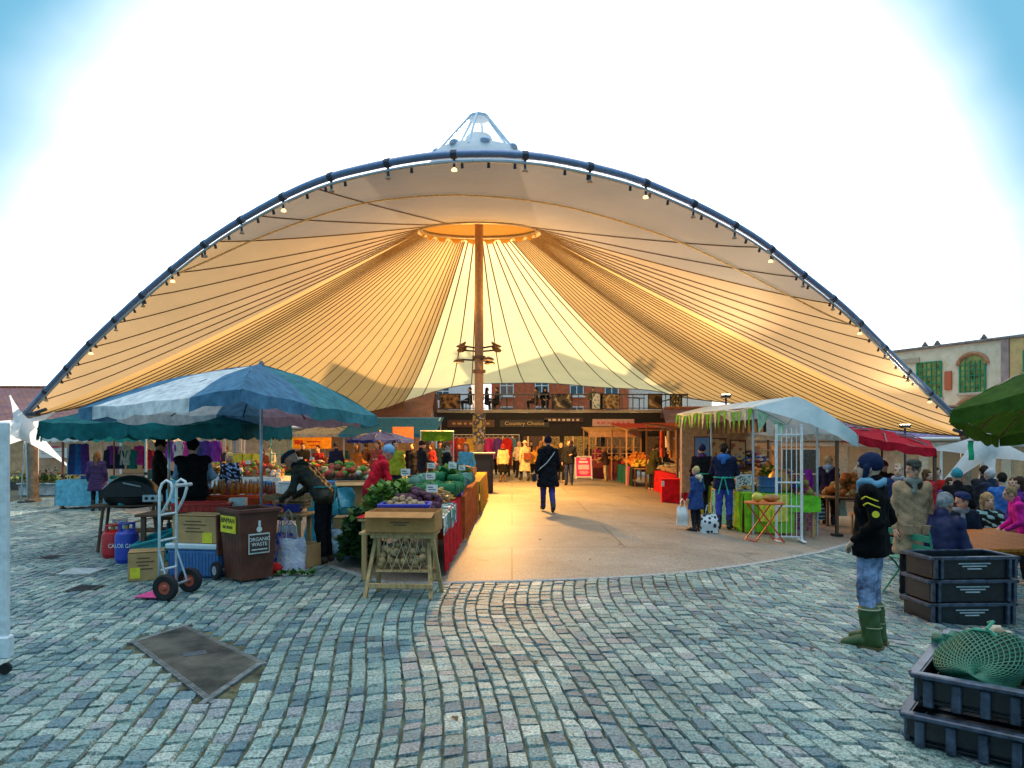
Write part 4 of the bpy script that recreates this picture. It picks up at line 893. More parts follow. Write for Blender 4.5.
# ------------------------------------------------------------------ kit of market things
PALE = wood((.58, .34, .14)); OAK = wood((.46, .26, .10)); DARKW = wood((.14, .07, .035)); ORW = wood((.62, .30, .09))
STEEL = paint((.62, .66, .70), rough=.3, metal=.7); BLK = paint((.012, .013, .016), rough=.4); WSTEEL = paint((.72, .76, .78), rough=.35)
CARD = mat((.50, .29, .12), rough=.85, var=.12, scale=5, bump=.1); RUB = mat((.015, .015, .015), rough=.8)
YEL = paint((.85, .70, .03)); RED = cloth((.62, .02, .025)); TEAL = cloth((.02, .26, .27))
def C_(*c, **k): return cloth(tuple(c), **k)
def umbrella(name, label, c, r, ze, zp, cols, n=8, rot=0., val=.2, pole=None, trans=.35, sx=1., sy=1., group=None, polem=None, ribm=None, rz=0., poleoff=(0, 0), cors=None, bands=None, bulge=.03):
    g = gz(c[0], c[1]); t = thing(name, label, 'umbrella', (c[0], c[1], g), rz, group); ze -= g; zp -= g
    ms = [cloth(q, trans=trans, bump=.5, bscale=5) for q in cols]
    cor = [A_(r * sx * math.cos(rot + 2 * math.pi * k / n), r * sy * math.sin(rot + 2 * math.pi * k / n), ze) for k in range(n)]; top = A_(0, 0, zp); b = B(); v = B()
    if cors: cor = [A_(q[0] - c[0], q[1] - c[1], q[2] - g) for q in cors]; n = len(cor)
    NR = 7; NA = 6
    for k in range(n):
        a, d = cor[k], cor[(k + 1) % n]; b.m = v.m = k % len(ms)
        def f(u, w_): e = a + (d - a) * w_; p = top + (e - top) * u; p = p + A_(0, 0, -.16 * math.sin(math.pi * w_) * u * (1.2 - u) + bulge * math.sin(math.pi * u) + .012 * math.sin(17 * w_ + 9 * u + k)); return p
        if bands:
            for w0, w1, mi in bands[k]: b.m = mi; b.grid(lambda u, w_: f(.03 + .97 * u, w0 + (w1 - w0) * w_), NR, max(2, int(NA * 2 * (w1 - w0))))
        else: b.grid(lambda u, w_: f(.03 + .97 * u, w_), NR, NA)
        ns = 16
        def vf(u, w_): e = a + (d - a) * w_; o = A_(e[0], e[1], 0); o = o / (np.linalg.norm(o) + 1e-6); return e + A_(0, 0, f(1, w_)[2] - e[2]) + o * (.02 + .025 * math.sin(9 * w_ + k)) * u + A_(0, 0, -u * val * (.78 + .22 * abs(math.sin(math.pi * w_ * 5))))
        if bands:
            for w0, w1, mi in bands[k]: v.m = mi; v.grid(lambda u, w_: vf(u, w0 + (w1 - w0) * w_), 2, max(6, int(60 * (w1 - w0))))
        else: v.grid(vf, 2, ns * 2)
    b.make('canopy', ms, t, smooth=True); v.make('valance', ms, t, smooth=True)
    if pole is None: pole = zp
    pm = polem or paint((.62, .58, .5), rough=.4, metal=.3); rm = ribm or paint((.10, .11, .13), rough=.4)
    px, py = poleoff
    q = B(); q.tube([(px, py, .02), (px * .4, py * .4, zp - .02)], .024, 8); q.make('pole', pm, t, smooth=True)
    q = B(); q.lathe([(.26, 0), (.26, .05), (.05, .07), (.045, .3)], 14, Matrix.Translation((px, py, 0))); q.make('base', paint((.08, .08, .09)), t, smooth=30)
    hub = top + A_(0, 0, -.42)
    rc = cor if n > 4 else [e for k in range(4) for e in (cor[k], (cor[k] + cor[(k + 1) % 4]) / 2 - A_(0, 0, .03))]
    for k in range(len(rc)):
        cor[:] = rc
        q = B(); q.tube([top * .995 - A_(0, 0, .05), top + (cor[k] - top) * .55 + A_(0, 0, .05), cor[k] - A_(0, 0, .025)], .012, 5); q.tube([hub, top + (cor[k] - top) * .5 + A_(0, 0, .055)], .009, 5); q.make('rib', rm, t)
    q = B(); q.lathe([(.05, hub[2] - .06), (.05, hub[2] + .04)], 10); q.lathe([(.02, zp + .06), (.06, zp - .02), (.06, zp - .08)], 10); q.make('hub', rm, t)
    return t
def table(label, c, rz, Lx, Ly, h, topm=None, legm=None, name='trestle_table', group=None):
    t = thing(name, label, 'table', (c[0], c[1], gz(*c[:2])), rz, group); b = B(); k = max(2, int(Ly / .16))
    for i in range(k): b.box((0, -Ly / 2 + Ly * (i + .5) / k, h - .02), (Lx, Ly / k - .008, .035), bev=.004)
    b.make('table_top', topm or PALE, t)
    for sx in (-1, 1):
        for sy in (-1, 1): q = B(); q.box((sx * (Lx / 2 - .1), sy * (Ly / 2 - .07), (h - .04) / 2), (.06, .06, h - .04), bev=.004); q.make('leg', legm or PALE, t)
    q = B(); q.box((0, 0, h - .08), (Lx - .26, .04, .07)); q.make('rail', legm or PALE, t); return t
def drape(label, c, rz, Lx, Ly, h, m, drop=None, sides='fblr', name='tablecloth', group=None, wave=.022):
    """cloth over a table, hanging drop metres with soft pleats"""
    drop = h - .05 if drop is None else drop; b = B(); z = h + .006; x, y = Lx / 2 + .012, Ly / 2 + .012
    b.grid(lambda u, v: (-x + 2 * x * u, -y + 2 * y * v, z + .002 * math.sin(9 * u) * math.sin(7 * v)), max(3, int(Lx * 3)), 3)
    def side(p, q, nrm):
        p, q, nrm = A_(*p), A_(*q), A_(*nrm); Ls = np.linalg.norm(q - p); ph = random.random() * 6; n = max(10, int(Ls * 20))
        def f(u, w_): s = u * Ls; am = wave * w_ ** .6; return p + (q - p) * u + nrm * (.004 + am * (1.2 + math.sin(s * 11 + ph) + .5 * math.sin(s * 23 + 2 * ph))) + A_(0, 0, -drop * w_ + .01 * math.sin(s * 5 + ph) * w_)
        b.grid(f, n, 5)
    if 'f' in sides: side((-x, -y, z), (x, -y, z), (0, -1, 0))
    if 'b' in sides: side((x, y, z), (-x, y, z), (0, 1, 0))
    if 'l' in sides: side((-x, y, z), (-x, -y, z), (-1, 0, 0))
    if 'r' in sides: side((x, -y, z), (x, y, z), (1, 0, 0))
    o = b.make(name, m, None, smooth=True, loc=(c[0], c[1], gz(*c[:2])), rz=rz); return tag(o, label, 'tablecloth', group)
def boxcard(label, loc, rz, d, open_=True, m=None, name='cardboard_box', flaps=True, lab=None, group=None):
    t = thing(name, label, 'box', loc, rz, group); x, y, z = d; w_ = .008; b = B(); m = m or CARD
    b.box((0, 0, w_ / 2), (x, y, w_))
    for s in (-1, 1): b.box((s * (x / 2 - w_ / 2), 0, z / 2), (w_, y - 2 * w_ - .002, z)); b.box((0, s * (y / 2 - w_ / 2), z / 2), (x, w_, z))
    b.make('carton', m, t)
    if not open_:
        for s in (-1, 1): q = B(); q.box((0, s * y / 4, z + .006), (x, y / 2 - .006, .006), M=Matrix.Rotation(s * .03, 4, 'X')); q.make('flap', m, t)
        q = B(); q.box((0, 0, z + .0105), (x + .004, .06, .003)); q.make('tape', paint((.55, .38, .18), rough=.25), t)
    elif flaps:
        for s in (-1, 1): q = B(); q.prism([(-x / 2, s * y / 2, z), (x / 2, s * y / 2, z), (x / 2 - .02, s * (y / 2 + .1), z - .05), (-x / 2 + .02, s * (y / 2 + .1), z - .05)], (0, 0, .006)); q.make('flap', m, t)
    if lab:
        for k in range(4): q = B(); q.box((-.03 + .02 * (k % 2), -y / 2 - .002, z * (.82 - k * .13)), (x * (.35, .5, .3, .42)[k], .003, .012)); q.make('printed_line', paint((.12, .05, .02)), t)
        q = B(); q.box((lab[0], -y / 2 - .003, lab[1]), (lab[2], .004, lab[3])); q.make('sticker', YEL, t)
    return t
def plastic_crate(label, loc, rz, d, m, group=None, name='plastic_crate', ribs=True, par=None):
    t = thing(name, label, 'crate', loc, rz, group); x, y, z = d; w_ = .018; b = B()
    b.box((0, 0, .01), (x - .04, y - .04, .02))
    for s in (-1, 1): b.box((s * (x / 2 - .02), 0, z / 2), (w_, y - .05, z - .03)); b.box((0, s * (y / 2 - .02), z / 2), (x - .03, w_, z - .03))
    b.make('body', m, t)
    b = B()
    for s in (-1, 1): b.box((s * (x / 2 - .012), 0, z - .02), (.045, y, .035), bev=.006); b.box((0, s * (y / 2 - .012), z - .018), (x - .06, .045, .035), bev=.006)
    b.make('rim', m, t)
    if ribs:
        b = B(); n = max(4, int(x / .09))
        for s in (-1, 1):
            for i in range(n): b.box((-x / 2 + x * (i + .5) / n, s * (y / 2 - .005), z * .47), (.012, .016, z * .8))
            for i in range(max(3, int(y / .09))): b.box((s * (x / 2 - .005), -y / 2 + y * (i + .5) / max(3, int(y / .09)), z * .47), (.016, .012, z * .8))
        b.make('rib', m, t)
    return t
def wood_crate(label, loc, rz, d, m=None, group=None, name='wooden_crate'):
    t = thing(name, label, 'crate', loc, rz, group); x, y, z = d; m = m or PALE; b = B(); b.box((0, 0, .008), (x - .02, y - .02, .012)); b.make('bottom', m, t)
    k = max(2, int(z / .09)); b = B()
    for i in range(k):
        for s in (-1, 1): b.box((0, s * y / 2, z * (i + .5) / k), (x, .01, z / k - .012)); b.box((s * (x / 2 - .006), 0, z * (i + .5) / k), (.01, y - .014, z / k - .012))
    b.make('slat', m, t)
    b = B()
    for sx in (-1, 1):
        for sy in (-1, 1): b.box((sx * (x / 2 - .025), sy * (y / 2 - .022), z / 2 + .01), (.03, .03, z))
    b.make('corner_post', m, t); return t
def heap(name, label, c, d, n, r, ms, rz=0., shape='ball', lobes=.08):
    """loose produce poured in a heap that nobody could count: one stuff object"""
    b = B(); ms = ms if isinstance(ms, list) else [ms]; T = Matrix.Rotation(rz, 4, 'Z')
    for i in range(n):
        u, v = random.uniform(-1, 1), random.uniform(-1, 1); hz = d[2] * (1 - .5 * (u * u + v * v)) * random.uniform(.35, 1); b.m = random.randrange(len(ms)); q = r * random.uniform(.8, 1.2)
        p = T @ Vector((u * (d[0] / 2 - r), v * (d[1] / 2 - r), max(hz, q * .8)))
        if shape == 'ball': b.ball(p, (q * random.uniform(.85, 1.2), q, q * random.uniform(.8, 1)), 7, 5, lobes)
        elif shape == 'root':
            a = random.uniform(0, 6.3) if lobes > 1 else random.gauss(0, .5); dr = Vector((math.cos(a), math.sin(a), random.uniform(-.15, .25))) * q * 5; b.tube([p - dr * .5, p, p + dr * .5], [q * .9, q * .7, q * .15], 6)
        elif shape == 'leaf':
            a = random.uniform(0, 6.3); el = random.uniform(.1, 1.1); dr = Vector((math.cos(a) * math.cos(el), math.sin(a) * math.cos(el), math.sin(el))); sd = Vector((-math.sin(a), math.cos(a), 0)) * q * .9; up = dr.cross(sd).normalized() * q * .35
            p = p - Vector((0, 0, q * .5)); b.add([p, p + dr * q * 1.1 + sd + up, p + dr * q * 2.2 + up * .3, p + dr * q * 1.1 - sd + up, p + dr * q * 1.15], [(0, 1, 4), (1, 2, 4), (2, 3, 4), (3, 0, 4)])
        elif shape == 'box': b.box(p, (q * 2.2, q * 1.5, q * .7), random.uniform(0, 3), bev=q * .1)
    o = b.make(name, ms, None, smooth=(shape != 'box'), loc=c); return tag(o, label, 'produce', None, 'stuff')
def cabbage_mesh(m, r=.11):
    b = B(); b.ball((0, 0, r * .85), r * .8, 10, 7, .05)
    for k in range(11):
        a = k * 2.4; tl = .25 + .75 * (k / 11); 
        def f(u, v):
            w_ = (u - .5) * 1.5; el = -1.2 + 2.2 * v; rr = r * (1.0 + .3 * tl * v + .05 * math.sin(14 * u + k)); an = a + w_ * (1 - .3 * v)
            return (rr * math.cos(an) * math.cos(el * (1 - .3 * tl)), rr * math.sin(an) * math.cos(el * (1 - .3 * tl)), r * .9 + rr * math.sin(el) * (.9 - .35 * tl))
        b.grid(f, 6, 4)
    return b.mesh('cabbage', m, True)
def bottle_mesh(m, cap, h=.26, r=.036):
    b = B(); b.lathe([(r * .9, 0), (r, .01), (r, h * .58), (r * .4, h * .78), (r * .36, h * .93)], 10); b.m = 1; b.lathe([(r * .45, h * .92), (r * .45, h)], 8); return b.mesh('bottle', [m, cap], 35)
def jar_mesh(m, lid, h=.11, r=.04):
    b = B(); b.lathe([(r * .92, 0), (r, .01), (r, h * .78), (r * .85, h * .84)], 10); b.m = 1; b.lathe([(r * .93, h * .84), (r * .93, h)], 10); return b.mesh('jar', [m, lid], 35)
def spread_things(name, me, pts, label, cat, group, rj=True):
    for i, p in enumerate(pts):
        o = link(name, me, None, p, random.uniform(0, 6.28) if rj else 0); k = random.uniform(.9, 1.1); o.scale = (k, k, k); tag(o, label, cat, group)
def grid_pts(c, rz, Lx, Ly, nx, ny, z, jit=.25):
    out = []; cs, sn = math.cos(rz), math.sin(rz)
    for i in range(nx):
        for j in range(ny):
            u = (-.5 + (i + .5) / nx) * Lx + random.uniform(-jit, jit) * Lx / nx * .6; v = (-.5 + (j + .5) / ny) * Ly + random.uniform(-jit, jit) * Ly / ny * .6
            out.append((c[0] + u * cs - v * sn, c[1] + u * sn + v * cs, z))
    return out
def bag(name, label, loc, d, m, group=None, handles=True, rz=0., soft=.12, m2=None, cat='bag', hlen=.22):
    t = thing(name, label, cat, loc, rz, group); x, y, z = d; b = B(); ph = random.random() * 6
    def f(u, v):
        a = 2 * math.pi * u; w_ = 1 - .25 * v ** 3 + soft * math.sin(3 * a + ph + 4 * v) * v; c, s = math.cos(a), math.sin(a); q = .72
        return (x / 2 * w_ * math.copysign(abs(c) ** q, c), y / 2 * w_ * (1 - .55 * v * v) * math.copysign(abs(s) ** q, s) + .02 * math.sin(6 * v + ph), z * v + .012 * math.sin(5 * a + ph) * v)
    b.grid(f, 28, 10); b.add([f(k / 28, .03) for k in range(28)], [list(range(28))]); b.make('body', m, t, smooth=True)
    if handles:
        for s in (-1, 1): q = B(); q.tube([(-x * .2, s * y * .15, z * .96), (-x * .16, s * y * .1, z + hlen * .7), (0, s * .02, z + hlen), (x * .16, s * y * .1, z + hlen * .7), (x * .2, s * y * .15, z * .96)], .012, 5, flat=.5); q.make('handle', m2 or m, t)
    return t
def pots_plant(label, loc, r, h, flower, n=60, pot=(.42, .17, .08), lf=(.05, .14, .02), name='potted_plant', spread=1.6):
    t = thing(name, label, 'plant', loc); b = B(); b.lathe([(r * .7, 0), (r, h * .85), (r * 1.08, h * .86), (r * 1.08, h), (r * .9, h), (r * .85, h * .9)], 14); b.make('pot', mat(pot, rough=.8), t, smooth=30); foliage(t, (0, 0, h), (r * spread, r * spread, r * spread), n, .05, [mat(lf, rough=.6, var=.4)] + ([mat(flower, rough=.7)] if flower else [])); return t
def foliage(t, c, d, n, s, ms, name='foliage'):
    b = B()
    for i in range(n):
        u = Vector((random.gauss(0, .45) * d[0], random.gauss(0, .45) * d[1], abs(random.gauss(0, .5)) * d[2])) + Vector(c); b.m = 0 if len(ms) == 1 or random.random() < .68 else random.randrange(1, len(ms)); q = s * random.uniform(.7, 1.4)
        a, el = random.uniform(0, 6.3), random.uniform(-.5, 1.2); dr = Vector((math.cos(a) * math.cos(el), math.sin(a) * math.cos(el), math.sin(el))) * q; sd = Vector((-math.sin(a), math.cos(a), random.uniform(-.4, .4))) * q * .5
        b.add([u - dr, u + sd, u + dr, u - sd], [(0, 1, 2, 3)])
    return b.make(name, ms, t)
def star_sail(label, c, top, pts, z0):
    t = thing('star_sail', label, 'sail', c)
    b = B(); ctr = A_(0, 0, top); n = len(pts)
    for k, p in enumerate(pts):
        p = A_(*p); ang = math.atan2(p[2] - top, p[0]); d = p - ctr; l = np.linalg.norm(d)
        nr = A_(-d[2], 0, d[0]); nr = nr / (np.linalg.norm(nr) + 1e-6)
        def f(u, v):
            w_ = .34 * (1 - u) ** 1.7 + .03; s = (v - .5) * 2; return ctr + d * u + nr * s * w_ + A_(0, -.18 * (1 - u) ** 2 * (1 - s * s) - .03 * s * s, 0)
        b.grid(f, 12, 6)
    b.make('sail', cloth((.85, .86, .88), trans=.3, var=.04), t, smooth=True)
    q = B(); q.tube([(.06, .12, 0), (.02, .06, top)], .035, 8); q.tube([(-.25, .2, 0), (.0, .08, top - .1)], .025, 8); q.make('mast', STEEL, t)
    q = B(); q.lathe([(.3, 0), (.3, .05), (.06, .07)], 14, Matrix.Translation((.05, .12, 0))); q.make('base', BLK, t); return t
def gate_lattice(name, label, loc, rz, w_, h, m, bars=5, z0=.08, rails=(0, .28, .5, .94), foot=True, cat='frame'):
    t = thing(name, label, cat, loc, rz)
    for s in (-1, 1): b = B(); b.box((s * w_ / 2, 0, h / 2 + .02), (.045, .045, h), bev=.004); b.make('post', m, t)
    for q in rails: b = B(); b.box((0, 0, z0 + q * (h - z0 - .05)), (w_ - .05, .03, .03), bev=.003); b.make('rail', m, t)
    for i in range(bars): b = B(); b.tube([(-w_ / 2 + w_ * (i + 1) / (bars + 1), 0.002, z0), (-w_ / 2 + w_ * (i + 1) / (bars + 1), 0.002, h - .05)], .009, 6); b.make('bar', m, t)
    if foot:
        for s in (-1, 1): b = B(); b.box((s * w_ / 2, 0, .012), (.07, .5, .022), bev=.004); b.make('foot', m, t)
    return t
def hang_garment(label, loc, m, h=.8, w_=.36, rz=0., group=None, name='hanging_garment', sleeves=True):
    t = thing(name, label, 'clothes', loc, rz, group); b = B(); ph = random.random() * 6
    def f(u, v):
        a = 2 * math.pi * u; ww = w_ / 2 * (.75 + .35 * v + .06 * math.sin(4 * a + ph)); return (ww * math.cos(a), .055 * math.sin(a) * (1 + .5 * math.sin(3 * a + ph)), -.06 - h * v - .05 * abs(math.cos(a)) * (1 - v))
    b.grid(f, 18, 6); b.make('body', m, t, smooth=True)
    if sleeves:
        for s in (-1, 1): q = B(); q.tube([(s * w_ * .36, 0, -.1), (s * w_ * .52, .01, -.3), (s * w_ * .54, .02, -h * .7)], [.055, .05, .042], 7); q.make('sleeve', m, t, smooth=True)
    q = B(); q.tube([(0, 0, .04), (.02, 0, .07), (0, 0, .095), (-.02, 0, .07)], .004, 4); q.tube([(-w_ * .36, 0, -.08), (0, 0, -.01), (w_ * .36, 0, -.08)], .006, 4); q.tube([(0, 0, .04), (0, 0, -.01)], .004, 4); q.make('hanger', STEEL, t); return t
def stall_frame(label, x0, x1, y0, y1, h0, h1, m, roofm=None, val=None, name='market_stall', rz=0., c=None, cat='stall', beams=True):
    """posts and a pitched fabric or board roof; h0 front edge, h1 back edge"""
    cx, cy = ((x0 + x1) / 2, (y0 + y1) / 2) if c is None else c; g = gz(cx); t = thing(name, label, cat, (cx, cy, g), rz); hx, hy = (x1 - x0) / 2, (y1 - y0) / 2
    for sx in (-1, 1):
        for sy, hh in ((-1, h0), (1, h1)): b = B(); b.box((sx * hx, sy * hy, hh / 2), (.06, .06, hh), bev=.004); b.make('post', m, t)
    for sy, hh in ((-1, h0), (1, h1)): b = B(); b.box((0, sy * hy, hh - .04), (2 * hx - .06, .05, .08)); b.make('beam', m, t)
    for sx in (-1, 1): b = B(); b.prism([(sx * hx - .025, -hy + .03, h0 - .08), (sx * hx - .025, hy - .03, h1 - .08), (sx * hx - .025, hy - .03, h1), (sx * hx - .025, -hy + .03, h0)], (.05, 0, 0)); b.make('beam', m, t)
    if roofm:
        b = B(); b.grid(lambda u, v: (-hx - .15 + (2 * hx + .3) * u, -hy - .3 + (2 * hy + .5) * v, h0 + .03 + (h1 - h0) * v - .05 * math.sin(math.pi * u * 3) ** 2 * math.sin(math.pi * v)), 18, 6); b.make('awning', roofm, t, smooth=True)
        if val: b = B(); b.grid(lambda u, v: (-hx - .15 + (2 * hx + .3) * u, -hy - .3 - .02 * v, h0 + .03 - val * v * (.75 + .25 * abs(math.sin(u * hx * 16)))), 60, 2); b.make('valance', roofm, t, smooth=True)
    return t
def board(label, loc, rz, w_, h, d, m, fm=None, name='panel_board', cat='board', tilt=0.):
    t = thing(name, label, cat, loc, rz); T = Matrix.Rotation(tilt, 4, 'X'); b = B(); b.box((0, 0, h / 2), (w_, d, h), M=T); b.make('panel', m, t)
    b = B()
    for s in (-1, 1): b.box((s * (w_ / 2), 0, h / 2), (.03, d + .012, h + .03), M=T); b.box((0, 0, h / 2 + s * h / 2), (w_ - .03, d + .012, .03), M=T)
    b.make('frame', fm or PALE, t); return t
def pattern(c1, c2, sc=6., kind='magic', c3=None, rough=.8):
    key = ('pat', c1, c2, sc, kind, c3)
    if key in _M: return _M[key]
    m = bpy.data.materials.new('printed_fabric'); m.use_nodes = True; _M[key] = m; N = m.node_tree.nodes; L = m.node_tree.links; b = N['Principled BSDF']; b.inputs['Roughness'].default_value = rough
    tc = N.new('ShaderNodeTexCoord')
    if kind == 'check':
        w1 = N.new('ShaderNodeTexChecker'); w1.inputs['Scale'].default_value = sc; w1.inputs[1].default_value = (*c1, 1); w1.inputs[2].default_value = (*c2, 1); L.new(tc.outputs['Object'], w1.inputs['Vector'])
        w2 = N.new('ShaderNodeTexWave'); w2.inputs['Scale'].default_value = sc * .31; w2.bands_direction = 'Z'; L.new(tc.outputs['Object'], w2.inputs['Vector'])
        mx = N.new('ShaderNodeMix'); mx.data_type = 'RGBA'; L.new(w2.outputs['Fac'], mx.inputs['Factor']); L.new(w1.outputs[0], mx.inputs['A']); mx.inputs['B'].default_value = (*(c3 or c1), 1); L.new(mx.outputs['Result'], b.inputs['Base Color'])
    else:
        if kind == 'stripe': tx = N.new('ShaderNodeTexWave'); tx.inputs['Scale'].default_value = sc; tx.bands_direction = 'Z'; out = tx.outputs['Fac']
        elif kind == 'stripex': tx = N.new('ShaderNodeTexWave'); tx.inputs['Scale'].default_value = sc; tx.bands_direction = 'X'; out = tx.outputs['Fac']
        else: tx = N.new('ShaderNodeTexVoronoi'); tx.inputs['Scale'].default_value = sc; out = tx.outputs['Distance']
        L.new(tc.outputs['Object'], tx.inputs['Vector']); cr = N.new('ShaderNodeValToRGB'); cr.color_ramp.interpolation = 'CONSTANT' if kind != 'cells' else 'LINEAR'; e = cr.color_ramp.elements
        e[0].position = 0; e[0].color = (*c1, 1); e[1].position = .5 if kind != 'magic' else .42; e[1].color = (*c2, 1)
        if c3: q = e.new(.72); q.color = (*c3, 1)
        L.new(out, cr.inputs['Fac']); L.new(cr.outputs[0], b.inputs['Base Color'])
    return m
# ------------------------------------------------------------------ left side of the square
# white gate panel close to the camera
p = P(4, 674); t = thing('gate_panel', 'white steel gate with wire mesh at the edge of the setts', 'gate', p, R(192))
W_ = 1.5
b = B(); b.box((0, 0, .98), (.06, .06, 1.72), bev=.008); b.make('post', WSTEEL, t)
b = B(); b.box((W_, 0, .98), (.06, .06, 1.72), bev=.008); b.make('post', WSTEEL, t)
for z in (.2, 1.8): b = B(); b.box((W_ / 2, 0, z), (W_ - .07, .05, .07), bev=.006); b.make('rail', WSTEEL, t)
b = B()
for k in range(1, 30): b.tube([(W_ * k / 30, .001, .23), (W_ * k / 30, .001, 1.77)], .004, 4)
for k in range(1, 26): b.tube([(.035, -.004, .22 + k * .06), (W_ - .035, -.004, .22 + k * .06)], .004, 4)
b.make('wire_mesh', paint((.10, .34, .40), rough=.4), t)
b = B(); b.box((0, 0, .2), (.1, .1, .16), bev=.01); b.make('foot_bracket', WSTEEL, t)
b = B(); b.tube([(-.01, -.015, .04), (-.01, .02, .04)], .04, 14); b.make('wheel', RUB, t)
# planters and flowers
p = P(38, 496); t = thing('stone_planter', 'long blue grey planter of leafy bedding plants', 'planter', p)
b = B(); b.box((0, .3, .22), (1.55, .55, .44), bev=.03); b.box((0, .3, .46), (1.66, .66, .06), bev=.02); b.make('trough', mat((.33, .43, .48), rough=.85, var=.25, scale=5, bump=.3), t)
foliage(t, (0, .3, .5), (1.2, .35, .35), 420, .09, [mat((.06, .13, .02), rough=.6, var=.5), mat((.32, .33, .05), rough=.6), mat((.5, .36, .05), rough=.6)])
p = P(62, 494); t = thing('stone_planter', 'low orange planter with yellow green plants', 'planter', p)
b = B(); b.box((0, .35, .2), (.9, .6, .4), bev=.02); b.make('trough', mat((.55, .25, .07), rough=.85, var=.2), t); foliage(t, (0, .3, .42), (.5, .3, .3), 160, .09, [mat((.12, .15, .03), rough=.6), mat((.5, .42, .06), rough=.6)])
q = P(50, 487); pots_plant('pink flowers in a pot between the two planters', (q.x, q.y, q.z), .28, .5, (.55, .03, .16), 160)
q = P(14, 490); pots_plant('small shrub in a dark pot beside the long planter', (q.x - .2, q.y + .4, q.z), .25, .4, None, 150, pot=(.1, .1, .1))
q = P(20, 487); c = (X(24, 24.2), 24.2, gz(X(24, 24.2)))
star_sail('white star shaped sail on thin poles above the planters', c, 2.45, [(-.45, 0, 3.55), (1.75, -.3, 1.15), (-1.7, 0, 1.4), (.9, .2, 3.0), (-1.4, 0, 2.7)], 0)
b = B(); b.box((0, 0, 0), (1.5, .03, .5)); b.m = 1; b.box((0, -.018, .07), (1.2, .006, .03)); b.box((-.2, -.018, -.03), (.8, .006, .03)); b.m = 2; b.box((0, -.02, .3), (.6, .03, .1), bev=.01)
o = b.make('wall_sign', [paint((.80, .74, .66)), paint((.45, .36, .3)), paint((.5, .05, .12))], None, loc=(X(52, 36.8), 36.9, 1.05)); tag(o, 'cream notice board on the peach wall behind the planters', 'sign')
# clothes stall under its own teal and white umbrella
Y0 = 21.6
umbrella('market_umbrella', 'small teal and white umbrella over the clothes stall', (X(103, Y0), Y0 + .6), 2.0, 1.96, 2.35, [(.02, .30, .30), (.82, .84, .84)], 8, .2, .3, polem=paint((.3, .08, .07)))
for k, (px, lab) in enumerate(((63, 'dark red pole of the clothes stall nearest the planters'), (146, 'thin pole of the clothes stall behind the barbecue'))):
    t = thing('stall_pole', lab, 'pole', G(X(px, Y0 - .6), Y0 - .6)); b = B(); b.lathe([(.1, 0), (.1, .03), (.035, .05), (.035, 2.15)], 8); b.make('shaft', paint((.30, .07, .06)) if k == 0 else STEEL, t); b = B(); b.lathe([(.06, .9), (.06, .98)], 8); b.make('collar', BLK, t)
c = (X(124, Y0 - .3), Y0 - .3); table('long table of the clothes stall under a light blue cloth', c, R(4), 3.3, .9, .78); drape('light blue cloth draped over the clothes stall table', c, R(4), 3.3, .9, .78, C_(.17, .48, .62))
clo = [((.03, .05, .16), 'navy'), ((.03, .11, .30), 'blue'), ((.10, .03, .18), 'plum'), ((.02, .02, .05), 'black'), ((.22, .03, .24), 'purple'), ((.02, .03, .06), 'charcoal'), ((.5, .42, .36), 'cream'), ((.02, .16, .14), 'bottle green'), ((.5, .03, .2), 'magenta'), ((.45, .03, .06), 'red')]
for k, px in enumerate((73, 79, 85, 108, 113, 119, 125, 132, 140, 148)):
    Yc = Y0 + .7; hang_garment(f'{clo[k][1]} garment hanging at the back of the clothes stall', (X(px, Yc), Yc, 1.66 if k < 3 else 1.6 - .12 * (k % 2)), C_(*clo[k][0]), h=.95 if k < 3 else .6, w_=.32, sleeves=k > 3)
t = thing('clothes_rail', 'steel hanging rail along the back of the clothes stall', 'rail', (X(110, Y0 + .7), Y0 + .7, gz(-11.5))); b = B(); b.tube([(-1.3, 0, 1.98), (1.4, 0, 1.98)], .016, 6); b.make('rail', STEEL, t)
for s in (-1.3, 1.4): b = B(); b.tube([(s, 0, 0), (s, 0, 1.98)], .016, 6); b.make('post', STEEL, t)
for k in range(6): b = B(); b.box((0, 0, .05), (.26, .2, .1), random.random(), bev=.02); o = b.make('folded_garment', C_(*clo[(k * 3 + 1) % 10][0]), None, loc=(c[0] - 1.1 + k * .42, c[1] + .05 * (k % 2), gz(c[0]) + .79)); tag(o, f'folded {clo[(k * 3 + 1) % 10][1]} garment on the light blue clothes table', 'clothes')
b = B(); b.box((0, 0, .14), (.22, .02, .28)); o = b.make('price_board', paint((.05, .1, .09)), None, loc=(c[0] + .75, c[1], gz(c[0]) + .79), rz=.2); tag(o, 'small dark price board standing on the light blue table', 'sign')

# the two big market umbrellas
umbrella('market_umbrella', 'large blue and white market umbrella with scalloped edge over the juice table', (-3.55, 10.35), 1.95, 2.13, 2.76, [(.10, .24, .38), (.78, .83, .88), (.07, .25, .29), (.42, .32, .42)], 4, val=.17, polem=STEEL, trans=.25, bulge=.10,  # lilac is the white cloth with its shade put into the colour
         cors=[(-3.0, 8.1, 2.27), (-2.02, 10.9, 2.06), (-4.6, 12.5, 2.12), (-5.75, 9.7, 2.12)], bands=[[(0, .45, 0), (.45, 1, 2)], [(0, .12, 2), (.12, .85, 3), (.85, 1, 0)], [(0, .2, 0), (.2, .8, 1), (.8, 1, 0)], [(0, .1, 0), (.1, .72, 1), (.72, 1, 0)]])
umbrella('market_umbrella', 'dark teal market umbrella tucked behind the blue and white one', (-6.1, 13.0), 2.1, 1.98, 2.42, [(.015, .16, .17), (.012, .13, .14)], 8, R(10), .26, trans=.12, polem=STEEL)

